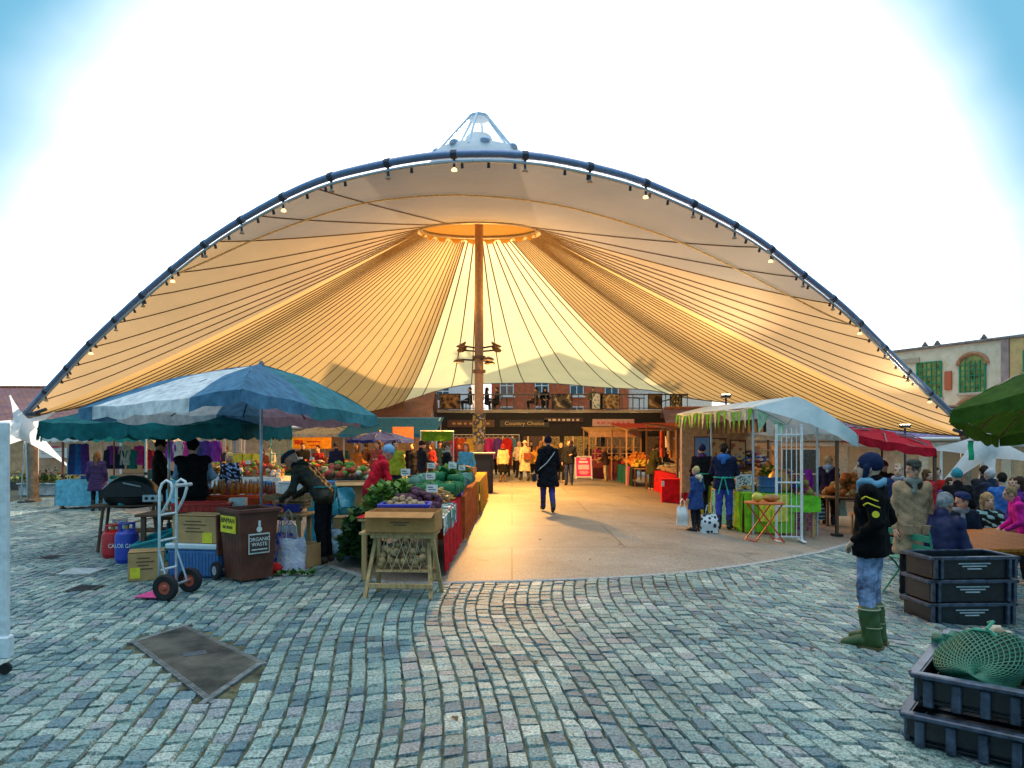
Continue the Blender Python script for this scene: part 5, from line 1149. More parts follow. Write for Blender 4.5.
# barbecue with gas bottles
p = P(131, 549); t = thing('gas_barbecue', 'black hooded barbecue on a brown cart with open shelf', 'barbecue', p, R(18))
b = B()
for sx in (-.38, .38):
    for sy in (-.22, .22): b.tube([(sx * 1.15, sy, 0), (sx * .95, sy, .7)], .026, 6)
b.make('leg_frame', DARKW, t)
b = B(); b.box((0, 0, .3), (.8, .46, .025)); b.box((0, 0, .72), (1.15, .5, .03), bev=.006); b.make('shelf', DARKW, t)
b = B(); b.lathe([(.05, .66), (.22, .68), (.33, .78), (.36, .86)], 18); o = b.make('firebox', BLK, t, smooth=30); o.scale = (1.15, .8, 1)
b = B()
b.grid(lambda u, v: (.42 * math.cos(math.pi * u) * (1 if v < 2 else 1), -.28 + .56 * v, .87 + .34 * math.sin(math.pi * u) * (1 - .25 * (2 * v - 1) ** 2)), 18, 8)
for v in (0, 1): b.add([(.42 * math.cos(math.pi * k / 18), -.28 + .56 * v, .87 + .255 * math.sin(math.pi * k / 18)) for k in range(19)], [list(range(19))])
b.make('hood', paint((.016, .016, .018), rough=.3), t, smooth=35)
b = B(); b.tube([(.2, -.3, 1.02), (.2, -.38, 1.04), (-.05, -.38, 1.1), (-.05, -.3, 1.08)], .014, 6); b.make('hood_handle', STEEL, t)
b = B(); b.box((.36, -.27, .84), (.3, .04, .12), bev=.01); b.make('control_panel', STEEL, t)
for k in range(3): b = B(); b.lathe([(.028, 0), (.024, .03)], 10, Matrix.Translation((.27 + .09 * k, -.29, .84)) @ Matrix.Rotation(R(90), 4, 'X')); b.make('knob', BLK, t)
b = B(); b.tube([(.3, -.2, .7), (.42, -.42, .55), (.2, -.5, .5), (-.1, -.45, .45), (-.18, -.4, .5)], .011, 6); b.make('gas_hose', paint((.45, .16, .07)), t)
b = B(); b.box((-.02, -.1, .75), (.32, .22, .05), .3, bev=.02); o = b.make('folded_cloth', C_(.05, .4, .42), None, loc=p, rz=R(18)); tag(o, 'turquoise cloth lying on the barbecue shelf', 'cloth')
def gas(label, p, h, r, c, words_=None):
    t = thing('gas_bottle', label, 'gas bottle', p); b = B(); b.lathe([(r * .9, .0), (r * .92, .03), (r, .05), (r, h * .62), (r * .92, h * .7), (r * .5, h * .79), (.05, h * .8)], 20); b.make('cylinder', paint(c, rough=.35), t, smooth=30)
    b = B(); b.tube([(r * .62 * math.cos(a), r * .62 * math.sin(a), h * .93) for a in np.linspace(0, 2 * math.pi, 15)], .014, 6, cap=False)
    for a in (0, 2.1, 4.2): b.box((r * .62 * math.cos(a), r * .62 * math.sin(a), h * .84), (.03, .03, h * .2))
    b.make('collar', paint(c, rough=.35), t); b = B(); b.lathe([(.03, h * .79), (.03, h * .9), (.05, h * .9), (.05, h * .95)], 8); b.make('valve', mat((.5, .36, .12), rough=.35, metal=.8), t)
    if words_: text(words_, h * .14, paint((.8, .82, .85)), t, (0, -r - .003, h * .42), (R(90), 0, 0), .001, sx=.8)
gas('small red gas bottle beside the blue one', P(113, 557), .52, .155, (.55, .015, .02)); gas('small blue gas bottle with white lettering beside the barbecue', P(127, 562), .60, .16, (.03, .06, .42), 'CALOR GAS')
q = P(120, 551); boxcard('little white carton standing behind the gas bottles', q, .4, (.2, .2, .5), False, paint((.6, .55, .6)))
# hand truck
p = P(168, 596); t = thing('hand_truck', 'upright silver hand truck with pink toe plate and black tyres', 'hand truck', p, R(171))
for s in (-1, 1):
    b = B(); b.tube([(0, s * .15, .06), (0, s * .15, 1.16), (-.02, s * .13, 1.24), (-.07, s * .13, 1.275), (-.12, s * .13, 1.25), (-.14, s * .13, 1.18), (-.11, s * .13, 1.08), (-.02, s * .14, .92)], .015, 8); b.make('rail', WSTEEL, t, smooth=True)
for z in (.3, .62, .9): b = B(); b.tube([(0, -.15, z), (.02, 0, z), (0, .15, z)], .013, 6); b.make('crossbar', WSTEEL, t)
b = B(); b.tube([(-.18, -.15, 1.22), (-.18, .15, 1.22)], .02, 8); b.make('grip', paint((.5, .52, .55)), t)
b = B(); b.box((.13, 0, .02), (.28, .38, .014), bev=.003); b.make('toe_plate', paint((.75, .06, .26)), t)
b = B(); b.tube([(-.12, -.2, .14), (-.12, .2, .14)], .014, 8); b.tube([(0, -.15, .5), (-.12, -.17, .14)], .012, 6); b.tube([(0, .15, .5), (-.12, .17, .14)], .012, 6); b.make('axle', STEEL, t)
for s in (-1, 1):
    T = Matrix.Translation((-.12, s * .22, .14)) @ Matrix.Rotation(R(90), 4, 'X'); b = B(); b.lathe([(.07, -.03), (.125, -.035), (.14, -.02), (.14, .02), (.125, .035), (.07, .03)], 22, T, cap=False); o = b.make('wheel', RUB, t, smooth=35)
    b = B(); b.lathe([(.02, -.035), (.035, -.02), (.072, -.022), (.072, .022), (.035, .02), (.02, .035)], 16, T); b.make('rim', paint((.45, .08, .04)), o, smooth=30)
# boxes, cool box, tub
boxcard('cardboard box with yellow sticker on the setts beside the hand truck', P(142, 580) + Vector((0, .12, 0)), R(24), (.40, .36, .34), False, lab=(-.12, .1, .11, .13))
p = P(196, 578) + Vector((0, .2, 0)); t = thing('cool_box', 'blue cool box with white lid under the larger cardboard box', 'cool box', p, R(-8))
b = B(); b.box((0, 0, .18), (.72, .42, .35), bev=.03); b.make('body', paint((.05, .15, .36)), t)
b = B(); b.box((0, 0, .39), (.76, .45, .07), bev=.02); b.make('lid', paint((.62, .70, .75)), t)
b = B()
for k in range(16): b.box((-.33 + k * .044, -.212, .17), (.014, .012, .28))
b.make('rib', paint((.05, .15, .36)), t)
for s in (-1, 1): b = B(); b.tube([(s * .37, -.14, .33), (s * .42, -.12, .3), (s * .42, .12, .3), (s * .37, .14, .33)], .012, 6); b.make('handle', BLK, t)
boxcard('larger cardboard box with yellow label on top of the cool box', p + Vector((.03, .02, .43)), R(-14), (.66, .40, .33), False, lab=(.17, .07, .14, .13))
p = P(164, 566); t = plastic_crate('turquoise plastic tub tipped behind the hand truck', p + Vector((-.03, .1, .1)), R(-20), (.55, .4, .34), paint((.02, .28, .32)), ribs=False); t.rotation_euler = (R(18), R(-14), R(-20))
boxcard('flat brown carton propping up the turquoise tub', p + Vector((0, .1, 0)), 0, (.5, .4, .1), False)
# brown wheeled bin
p = P(247, 581) + Vector((-.02, .12, 0)); rz = R(-42); t = thing('wheelie_bin', 'brown wheeled organic waste bin standing open in front of the umbrella pole', 'bin', p, rz)
BR = paint((.13, .035, .018), rough=.45, var=.25, scale=5)
def frus(b, a0, b0, z0, a1, b1, z1, th=.0):
    q = [(-a0, -b0, z0), (a0, -b0, z0), (a0, b0, z0), (-a0, b0, z0), (-a1, -b1, z1), (a1, -b1, z1), (a1, b1, z1), (-a1, b1, z1)]; b.add(q, [(0, 1, 5, 4), (1, 2, 6, 5), (2, 3, 7, 6), (3, 0, 4, 7), (3, 2, 1, 0)])
b = B(); frus(b, .20, .20, .03, .25, .25, .84); q_ = B(); frus(b, .19, .19, .06, .235, .235, .84); b.make('body', BR, t)
b = B()
for s in (-1, 1): b.box((s * .255, 0, .855), (.05, .56, .05), bev=.008); b.box((0, s * .255, .853), (.47, .05, .05), bev=.008)
b.make('rim', BR, t)
b = B()
for k in range(5): b.prism([(-.16 + k * .08, -.205, .08), (-.15 + k * .08, -.205, .08), (-.13 + k * .08 - .0, -.25, .8), (-.15 + k * .08, -.25, .8)], (0, .02, 0))
b.make('rib', BR, t)
b = B(); b.box((-.30, 0, .55), (.03, .5, .5), bev=.01, M=Matrix.Rotation(-.06, 4, 'Y')); b.make('lid', BR, t)
b = B(); b.tube([(-.27, -.2, .83), (-.32, -.2, .83), (-.32, .2, .83), (-.27, .2, .83)], .016, 6); b.make('handle_bar', BLK, t)
b = B(); b.tube([(-.27, -.3, .11), (-.27, .3, .11)], .014, 6); b.make('axle', STEEL, t)
for s in (-1, 1):
    T = Matrix.Translation((-.27, s * .28, .11)) @ Matrix.Rotation(R(90), 4, 'X'); b = B(); b.lathe([(.05, -.025), (.1, -.028), (.11, -.015), (.11, .015), (.1, .028), (.05, .025)], 18, T); o = b.make('wheel', RUB, t, smooth=35); b = B(); b.lathe([(.02, -.03), (.055, -.0295), (.055, .0295), (.02, .03)], 12, T); b.make('rim', paint((.35, .36, .38)), o)
tl = math.atan2(.05, .81)
s_ = thing('bin_notice', 'yellow notice stuck on the brown wheeled bin', 'sign', p, rz)
b = B(); b.box((-.02, -.2545, .69), (.36, .012, .2)); b.make('plate', YEL, s_)
text('BINMAN', .085, BLK, s_, (-.02, -.263, .735), (R(90), 0, 0), .0015, sx=1.05); text('061 301010', .05, BLK, s_, (-.02, -.263, .655), (R(90), 0, 0), .0015)
s_ = thing('bin_notice', 'white organic waste label under a small emblem on the bin', 'sign', p, rz)
T = Matrix.Rotation(R(90), 4, 'Z')
b = B(); b.box((.0, -.242, .46), (.27, .012, .24), M=T); b.make('plate', paint((.70, .68, .62)), s_)
b = B(); b.box((.0, -.2495, .46), (.25, .004, .21), M=T); b.make('backing', paint((.06, .04, .03)), s_)
for k, (wd, z) in enumerate((('ORGANIC', .51), ('WASTE', .45))): text(wd, .062, paint((.82, .8, .76)), s_, (.253, 0, z), (R(90), 0, R(90)), .0012)
b = B(); b.box((0, -.253, .39), (.2, .003, .012), M=T); b.make('rule', paint((.8, .78, .74)), s_)
b = B(); b.lathe([(.001, 0), (.035, 0), (.035, .006), (.001, .006)], 14, Matrix.Translation((.245, 0, .63)) @ Matrix.Rotation(R(90), 4, 'Y')); b.box((0, -.252, .70), (.03, .008, .07), M=T); b.make('emblem', paint((.75, .73, .68)), s_)
# tables under the umbrella
c = (-4.5, 10.5); table('dark work table under the blue and white umbrella', c, R(5), 1.5, .7, .70, DARKW, DARKW)
plastic_crate('flat red plastic tray on the dark work table', (-4.35, 10.3, .705), R(6), (.75, .42, .12), paint((.62, .03, .02)))
boxcard('white open carton on the dark work table beside the pole', (-3.95, 10.55, .705), R(10), (.22, .22, .16), True, paint((.72, .70, .66)), flaps=False)
c = (X(232, 12.6), 12.6); table('juice table behind the bin under a red cloth', c, R(3), 1.5, .75, .76); drape('red and orange cloth over the juice table', c, R(3), 1.5, .75, .76, C_(.60, .07, .02), drop=.25)
jm = bottle_mesh(paint((.65, .20, .02), rough=.15), paint((.7, .65, .5))); spread_things('juice_bottle', jm, grid_pts((c[0] + .1, c[1]), 0, .85, .4, 6, 3, .77), 'orange juice bottle in rows on the red juice table', 'bottle', 'juice bottles on the red table')
jm = bottle_mesh(paint((.20, .05, .02), rough=.15), paint((.1, .1, .1)), .2); spread_things('sauce_bottle', jm, grid_pts((c[0] + .62, c[1]), 0, .3, .4, 2, 3, .77), 'dark brown sauce bottle at the end of the juice table', 'bottle', 'sauce bottles on the juice table')
jm = jar_mesh(paint((.42, .05, .02), rough=.15), paint((.6, .6, .55))); spread_things('jam_jar', jm, grid_pts((c[0] - .5, c[1]), 0, .4, .5, 4, 4, .77), 'small red jam jar on the juice table', 'jar', 'jam jars on the juice table')
c = (X(286, 10.9), 10.9); table('low pale wooden table beside the bending man', c, R(-6), .75, .55, .62)
for k, (dx, dy) in enumerate(((-.2, -.1), (.1, .02))): plastic_crate(('blue punnet nearer the bin on the pale wooden table', 'blue punnet nearer the man on the pale wooden table')[k], (c[0] + dx, c[1] + dy, .63), .2 * k, (.26, .2, .12), paint((.05, .06, .42)))
wood_crate('wooden tray held over the pale table by the bending man', (c[0] + .02, c[1] + .1, .79), R(-12), (.62, .36, .09), OAK)
wood_crate('wooden tray underneath the tray the man is packing', (c[0] + .06, c[1] + .12, .68), R(-6), (.5, .3, .09), OAK)
bag('carrier_bag', 'white plastic carrier bag with red print slumped beside the bin', P(292, 572) + Vector((-.05, .15, 0)), (.36, .26, .42), mat((.80, .82, .85), rough=.35, var=.1, scale=8, bump=.9, bscale=16, var2=(.38, .42, .62)), rz=.3, soft=.2)
bag('carrier_bag', 'crumpled blue patterned bag between the bin and the white bag', P(277, 572) + Vector((0, .3, 0)), (.34, .24, .46), pattern((.05, .07, .32), (.35, .22, .38), 14, 'magic', None, .5), rz=-.2, soft=.2)
b = B(); b.ball((0, 0, .07), (.14, .1, .08), 10, 7, .15); o = b.make('red_bundle', cloth((.55, .02, .02)), None, True, P(272, 574)); tag(o, 'small red cloth bundle on the setts beside the bin', 'cloth')
heap('leaf_scraps', 'green leaf scraps on the setts by the white bag', P(297, 576), (.55, .2, .03), 26, .045, mat((.06, .16, .02), rough=.6), shape='leaf')
bag('carrier_bag', 'upright cream carrier bag behind the white plastic bag', P(284, 563) + Vector((0, .2, 0)), (.3, .2, .5), C_(.55, .52, .45), soft=.15)
for k, (px, py, lab) in enumerate(((355, 553, 'big teal plastic sack slumped beside the bending man'), (334, 560, 'pale blue plastic sack behind the bending man'))):
    bag('plastic_sack', lab, P(px, py) + Vector((0, .25, 0)), (.62 - .2 * k, .5 - .15 * k, .66 - .25 * k), paint(((.02, .17, .19), (.35, .5, .62))[k], rough=.25, var=.5, scale=9, bump=.8, bscale=14), handles=False, soft=.3)
# people on this side
person('woman in a dark checked coat with long hair by the blue clothes table', (X(97, 19.9), 19.9, gz(X(97, 19.9))), 15, 1.6, 'stand', [('coat', pattern((.05, .015, .07), (.02, .02, .07), 14, 'check', (.08, .02, .10))), ('tights', (.012, .012, .015)), ('boots', (.01, .01, .012))], 'long', (.22, .10, .04))
person('tall man in a dark brown coat looking down beneath the teal umbrella', P(160, 533), -60, 1.80, 'work', [('jacket', (.025, .014, .010)), ('trousers', (.02, .02, .025)), ('shoes', (.01, .01, .01))], 'short', (.03, .018, .012), 'ruddy', hp=.45)
person('man seen from behind in a black waistcoat and pale blue sleeves', P(193, 549), 12, 1.76, 'work', [('jumper', (.28, .44, .62), 'shirt'), ('waistcoat', (.008, .008, .009)), ('trousers', (.01, .01, .012)), ('shoes', (.01, .01, .01))], 'short', (.012, .01, .01), wide=1.1)
person('blonde woman in a blue patterned top behind the juice bottles', P(226, 521) + Vector((0, .2, 0)), 175, 1.5, 'stand', [('jumper', pattern((.04, .08, .28), (.25, .38, .62), 22, 'magic'), 'patterned_top'), ('cardigan', (.012, .012, .02)), ('skirt', (.02, .02, .05)), ('shoes', (.02, .02, .02))], 'bob', (.62, .40, .14), 'ruddy')
t_, J_, s_ = person('man in a dark brown wax jacket bending over wooden trays', P(324, 562), 82, 1.74, 'lean', [('jacket', mat((.045, .026, .010), rough=.5, var=.5, scale=6, bump=.4)), ('trousers', (.008, .008, .01)), ('shoes', (.05, .03, .02)), ('apron_strings', (.05, .30, .32)), ('scarf', (.03, .03, .03))], 'flat_cap', (.04, .05, .07), 'ruddy', lean=.78, hp=.15)
# ------------------------------------------------------------------ the long vegetable stall on the near side of the aisle
VY = [(8.75, 12.0), (12.1, 16.2), (16.3, 21.2)]
cl = [((.62, .015, .02), 'red cloth hanging down the aisle side of the vegetable table'), ((.55, .10, .02), 'orange red cloth on the vegetable table next along the aisle'), ((.62, .28, .03), 'yellow orange cloth on the furthest vegetable table')]
for k, (y0, y1) in enumerate(VY):
    c = (-1.36 + .06 * k, (y0 + y1) / 2); ly = y1 - y0 - .04
    table(('vegetable table nearest the setts under a red cloth', 'middle vegetable table along the aisle', 'furthest vegetable table along the aisle')[k], c, R(90), ly, 1.0, .76)
    drape(cl[k][1], c, R(90), ly, 1.0, .76, C_(*cl[k][0]), sides='f' if k == 0 else 'fl', drop=.7)
# printed sheets draped over the near corner of the cloth
for k, (y, lab) in enumerate(((9.3, 'printed white and green sheet folded over the red cloth at its near end'), (10.4, 'printed pale sheet folded over the red cloth beneath the beetroot'))):
    b = B(); b.grid(lambda u, v: (-.855 + .012 + (.02 if u > .45 else 0) - (.45 - u) * .5 * (u < .45), y - .5 + v * 1.0, .776 + gz(-1) - max(0, u - .45) * (.42 + .1 * k)), 8, 4); o = b.make('printed_sheet', pattern((.72, .74, .74), (.05, .22, .14), 7, 'magic', (.12, .10, .30)), None); tag(o, lab, 'sheet')
ROOT = mat((.48, .30, .12), rough=.8, var=.3); POT = mat((.46, .30, .16), rough=.85, var=.3, scale=30, bump=.2); BEET = mat((.09, .022, .05), rough=.7, var=.4); GRN = mat((.05, .15, .02), rough=.55, var=.4); LGRN = mat((.20, .32, .04), rough=.55, var=.3); BGRN = mat((.10, .26, .20), rough=.5, var=.3); SAV = mat((.02, .20, .06), rough=.5, var=.4)
zt = .775
def tray(label, x, y, d, rz, col, dz=0): return plastic_crate(label, (x, y, zt + dz), rz, d, paint(col), name='produce_tray', ribs=False)
tray('blue tray of potatoes at the near end of the red vegetable table', -1.32, 9.05, (.62, .42, .15), .05, (.04, .05, .42)); heap('potatoes', 'loose potatoes heaped in the blue tray', (-1.32, 9.05, zt + .05), (.54, .34, .17), 55, .036, POT)
heap('beetroot', 'dark purple beetroot heaped behind the blue tray', (-1.3, 9.85, zt), (.75, .75, .26), 95, .055, BEET)
heap('carrot_tops', 'leafy green tops on the stall side of the beetroot', (-1.72, 9.7, zt), (.45, 1.1, .36), 420, .05, [GRN, LGRN], shape='leaf')
heap('carrot_tops', 'leafy green bunches behind the beetroot on the red table', (-1.6, 10.5, zt), (.5, .7, .36), 380, .055, [LGRN, GRN], shape='leaf')
heap('parsnips', 'long tan parsnips and carrots laid across the red table', (-1.12, 10.55, zt), (.55, 1.0, .22), 70, .03, [ROOT, mat((.60, .26, .05), rough=.7)], shape='root', lobes=2)
tray('blue tray hanging over the aisle edge of the vegetable table', -.99, 12.35, (.34, .7, .16), 0, (.05, .05, .50), .0)
heap('potatoes', 'pale potatoes heaped beside the carrots', (-1.65, 11.5, zt), (.35, .6, .2), 60, .04, POT)
sav = cabbage_mesh(SAV, .15); pts = [(-1.35 + .36 * (k % 2) + random.uniform(-.05, .05), 11.35 + .3 * (k // 2), zt + (.0 if k < 8 else .12)) for k in range(10)]
spread_things('savoy_cabbage', sav, pts, 'dark green savoy cabbage in the row beyond the parsnips', 'cabbage', 'savoy cabbages on the vegetable stall')
bl = cabbage_mesh(BGRN, .14); pts = [(-1.72 + .27 * (k % 4) + random.uniform(-.05, .05), 13.1 + .34 * (k // 4), zt + random.uniform(0, .06)) for k in range(20)]
spread_things('pale_cabbage', bl, pts, 'pale blue green cabbage massed on the middle vegetable table', 'cabbage', 'pale cabbages on the middle table')
heap('kale', 'curly green kale piled between the cabbages', (-1.2, 12.9, zt), (.6, .8, .4), 240, .1, [SAV, GRN], shape='leaf')
heap('leeks', 'bundled leeks laid at the far end of the middle table', (-1.4, 15.2, zt), (.9, 1.2, .25), 60, .03, [LGRN, mat((.6, .62, .45))], shape='root', lobes=.5)
heap('lettuces', 'loose green lettuce heaped on the furthest vegetable table', (-1.4, 17.3, zt), (1.0, 1.6, .3), 260, .1, [LGRN, GRN], shape='leaf')
for k in range(4): wood_crate(('wooden produce crate beside the leeks', 'wooden produce crate in the middle of the furthest table', 'wooden produce crate beyond the lettuce', 'wooden produce crate at the mast end of the furthest table')[k], (-1.75 + .5 * (k % 2), 15.9 + k * 1.35, zt), .1 * k, (.5, .34, .18), OAK); heap('oranges', 'orange fruit in a wooden crate on the vegetable stall', (-1.75 + .5 * (k % 2), 15.9 + k * 1.35, zt + .06), (.44, .28, .18), 26, .04, mat((.66, .24, .02), rough=.5))
# trestle stand in front with cardboard box and netted onions
p = P(402, 598) + Vector((0, .16, 0)); rz = R(-4); t = thing('folding_stand', 'folding pine trestle stand at the near end of the vegetable stall', 'stand', p, rz)
for s in (-1, 1):
    for a in (-1, 1):
        b = B(); b.prism([(s * .36 + .0 * a - .02 + .03 * a, a * .17 - .03, .0), (s * .36 + .03 * a + .02, a * .17 - .03, 0), (s * .29 + .02 + .03 * a, -a * .06 - .03, .66), (s * .29 - .02 + .03 * a, -a * .06 - .03, .66)], (0, .055, 0)); recalc(b.make('leg', PALE, t))
for y, z in ((-.17, .13), (.13, .25), (-.1, .66)): b = B(); b.box((0, y, z), (.7, .035, .055), bev=.006); b.make('rail', PALE, t)
b = B(); b.box((-.05, .02, .685), (.84, .3, .03), bev=.005); b.make('top_board', PALE, t)
b = B(); b.box((0, .0, .285), (.56, .3, .02)); b.make('lower_shelf', PALE, t)
boxcard('open cardboard box on the pine trestle stand', p + Vector((.0, .04, .702)), R(-5), (.76, .44, .22), True, mat((.54, .23, .07), rough=.85, var=.12), flaps=True)
b = B()
for k, w_ in enumerate((.22, .14)): b.box((0, 0, -k * .025), (w_, .003, .01))
o = b.make('printed_line', paint((.12, .05, .03)), None, loc=p + Vector((.02, -.19, .80)), rz=R(-5)); o.parent = bpy.data.objects[[x.name for x in COL.objects if x.get('label') == 'open cardboard box on the pine trestle stand'][0]]; o.matrix_parent_inverse = Matrix.Identity(4); o.location = (0, -.2225, .11); o.rotation_euler = (0, 0, 0)
heap('green_beans', 'few green sprigs left in the cardboard box', p + Vector((.1, .06, .76)), (.3, .2, .06), 18, .04, [LGRN, ROOT], shape='root', lobes=2)
t = thing('onion_sack', 'net sack of brown onions under the cardboard box', 'sack', p + Vector((0, .02, .3)), rz); b = B()
for i in range(95):
    u, v = random.uniform(-1, 1), random.uniform(-1, 1); z = random.random(); b.ball((u * .23, v * .13, .04 + z * .25 * (1 - .35 * abs(u))), random.uniform(.032, .042), 8, 6, .05)
b.make('onions', mat((.46, .27, .12), rough=.4, var=.4, scale=16), t, smooth=True)['kind'] = 'stuff'
b = B()
for i in range(16):
    a = i / 16 * 6.28
    for d in (-.5, .5): b.tube([(.275 * math.cos(a + d * q) * (1 - .2 * q), .165 * math.sin(a + d * q) * (1 - .1 * q), .0 + .33 * q) for q in np.linspace(0, 1, 7)], .0035, 3, cap=False)
b.make('netting', paint((.55, .42, .26), rough=.4), t)
# woman in red tending the stall and things behind it
person('woman in a red jacket and pale blue cap leaning over the vegetables', (-2.28, 11.9, gz(-2.3)), -62, 1.66, 'lean', [('jacket', (.62, .012, .03)), ('trousers', (.03, .03, .08)), ('boots', (.02, .02, .02)), ('apron', (.10, .08, .42))], 'beanie', (.22, .42, .66), 'ruddy', lean=.42, hp=.2)
heap('kale_leaves', 'dark green leaf bundles dumped behind the trestle stand', (-2.15, 10.2, 0), (.5, 1.1, .75), 520, .07, [mat((.02, .06, .015), rough=.6, var=.5), GRN], shape='leaf')
for k, (dx, dy) in enumerate(((0, 0), (.05, .05))): bag('plastic_sack', ('teal plastic sack lying behind the woman in red', 'teal plastic sack stacked on another behind the woman in red')[k], (-3.1 + dx, 12.3 + dy, .45 * k), (.75, .5, .45), paint((.03, .28, .38), rough=.3, bump=.6, bscale=10), handles=False, soft=.2)
boxcard('tall brown cardboard box behind the woman in red', (-2.75, 13.2, 0), .2, (.85, .6, .95), True)
boxcard('brown cardboard box on the concrete next to the dark leaves', (-2.9, 9.9, 0), -.2, (.5, .4, .3), True)
t = boxcard('pale printed carton beside the bending man', (X(352, 10.9), 10.9, 0), .1, (.5, .4, .55), False)
person('shopper in a yellow green jacket behind the tall cardboard box', (X(395, 19), 19, 0), 200, 1.68, 'stand', [('jacket', (.38, .42, .03)), ('trousers', (.02, .03, .06))], 'short', (.02, .015, .012))
person('dark haired woman in black looking over the pale cabbages', (X(447, 17.6), 17.6, 0), -80, 1.66, 'work', [('coat', (.012, .012, .014)), ('trousers', (.02, .02, .02)), ('scarf', (.4, .34, .28))], 'tied', (.18, .07, .03), 'light', hp=.2)
person('woman in a light blue top by the mast', (X(466, 20.6), 20.6, 0), 170, 1.62, 'stand', [('jumper', (.08, .42, .62)), ('skirt', (.3, .12, .05)), ('tights', (.02, .02, .02))], 'bob', (.30, .12, .04))
# speaker cabinet at the mast foot
t = thing('loudspeaker_cabinet', 'black cabinet strapped to the foot of the mast', 'cabinet', (MX, MY - .42, 0)); b = B(); b.box((0, 0, .62), (.95, .42, 1.24), bev=.02); b.make('cabinet', BLK, t)
b = B(); b.box((0, -.215, 1.28), (1.1, .5, .05), bev=.01); b.make('shelf', paint((.5, .48, .44)), t)
b = B(); b.box((0, -.215, .8), (.75, .01, .5)); b.make('grille', paint((.03, .03, .035)), t)
b = B(); b.grid(lambda u, v: (.21 * math.cos(6.283 * u), .21 * math.sin(6.283 * u), 1.55 + 1.0 * v), 16, 2); o = b.make('poster_sleeve', pattern((.40, .30, .06), (.05, .06, .08), 7, 'magic', (.3, .28, .22)), None, True, (MX, MY, 0)); tag(o, 'patched yellow and dark posters wrapped round the mast', 'poster')


KZ = 1.12; BZ = 2.92 * KZ; BYP = 39.6
# ------------------------------------------------------------------ balcony building at the back of the market
BX0, BX1, BY = X(437, 38), X(688, 38), 38.; g = 0; KS = 38 / 28
t = thing('balcony_building', 'dark timber shop block with a railed balcony across the back of the market', 'building', (BX0, BY, 0), 0, None, KS); t.scale = (KS, 1.25, KZ); BW = (BX1 - BX0) / KS
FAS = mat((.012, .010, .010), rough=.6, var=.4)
b = B(); b.box((BW / 2, 3.2, 2.86), (BW, 6.4, .12), bev=.01); b.make('balcony_floor', mat((.45, .40, .34), rough=.8), t)
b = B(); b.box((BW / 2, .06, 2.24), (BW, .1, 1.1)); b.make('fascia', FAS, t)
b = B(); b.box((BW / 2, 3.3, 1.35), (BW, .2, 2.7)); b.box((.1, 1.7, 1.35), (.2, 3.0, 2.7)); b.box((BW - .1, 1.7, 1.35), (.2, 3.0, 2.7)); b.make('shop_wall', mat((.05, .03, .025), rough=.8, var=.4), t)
for k in range(7): b = B(); b.box((BW * k / 6 * .98 + .08, .2, .93), (.16, .16, 1.8)); b.make('post', FAS, t)
b = B()
for k in range(24): b.tube([(BW * k / 23, .1, 2.92), (BW * k / 23, .1, 3.62)], .018, 5)
b.tube([(0, .1, 3.64), (BW, .1, 3.64)], .035, 6); b.tube([(0, .1, 3.0), (BW, .1, 3.0)], .02, 5); b.make('railing', paint((.10, .10, .11)), t)
for s in (0, BW): b = B(); b.box((s, 3, 3.62), (.06, 5.8, .06)); b.make('side_rail', paint((.10, .10, .11)), t)
shops = [(.5, 2.5, (.35, .10, .03)), (2.9, 4.2, (.10, .03, .02)), (4.5, 6.4, (.5, .3, .08)), (6.7, 9.3, (.25, .12, .05))]
for u0, u1, c in shops:
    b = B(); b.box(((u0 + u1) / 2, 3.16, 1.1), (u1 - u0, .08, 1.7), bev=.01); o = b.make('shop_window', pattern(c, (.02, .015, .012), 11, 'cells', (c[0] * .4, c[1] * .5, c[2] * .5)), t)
    b = B()
    for q in (0, .5, 1): b.box((u0 + (u1 - u0) * q, 3.1, 1.1), (.07, .07, 1.76))
    b.make('frame', OAK, o)
for k, (u, wd, m, sz, w_) in enumerate(((3.35, 'Country Choice', paint((.70, .48, .16)), .23, 1.9), (1.3, 'Olde Market Bakery', paint((.62, .30, .10)), .16, 1.8), (4.85, 'THE CAFE', paint((.75, .62, .5)), .17, 1.5), (6.75, 'CHOCOLATE SHOP', paint((.66, .12, .12)), .13, 1.6))):
    s_ = thing('shop_sign', ('dark shop sign with gold lettering under the balcony', 'small brown shop sign behind the mast', 'wide sign over the cafe doorway under the balcony', 'pink shop sign above the timber stall')[k], 'sign', (BX0 + u * KS, BY - .02, KZ * (2.28 if k < 2 else (2.45, 2.32)[k - 2])), 0, None, KS); s_.scale = (KS, 1, KZ)
    b = B(); b.box((0, -.01, 0), (w_, .04, .34 if k != 2 else .2), bev=.005); b.make('board', [paint((.02, .02, .02)), paint((.10, .04, .025)), paint((.05, .02, .015)), paint((.62, .38, .34))][k], s_)
    if k == 0: text('Country Choice', sz, m, s_, (0, -.034, 0), (R(90), 0, 0), .002)
    else:
        b = B()
        for q in range(7): b.box((-w_ * .36 + w_ * .12 * q, -.034, 0), (w_ * (.07, .09, .05)[q % 3], .006, .09))
        b.make('lettering', m, s_)
def poster(label, px, py0, py1, w_, cols, Y=BY - .07):
    x = X(px, Y); z0, z1 = Z(py1, Y), Z(py0, Y); t = thing('framed_poster', label, 'poster', (x, Y, z0)); b = B(); b.box((0, 0, (z1 - z0) / 2), (w_, .03, z1 - z0)); b.make('print', pattern(*cols), t)
    f = B(); h = z1 - z0
    for s in (-1, 1): f.box((s * w_ / 2, -.005, h / 2), (.04, .05, h + .04)); f.box((0, -.005, h / 2 + s * h / 2), (w_ - .04, .05, .04))
    f.make('frame', BLK, t)
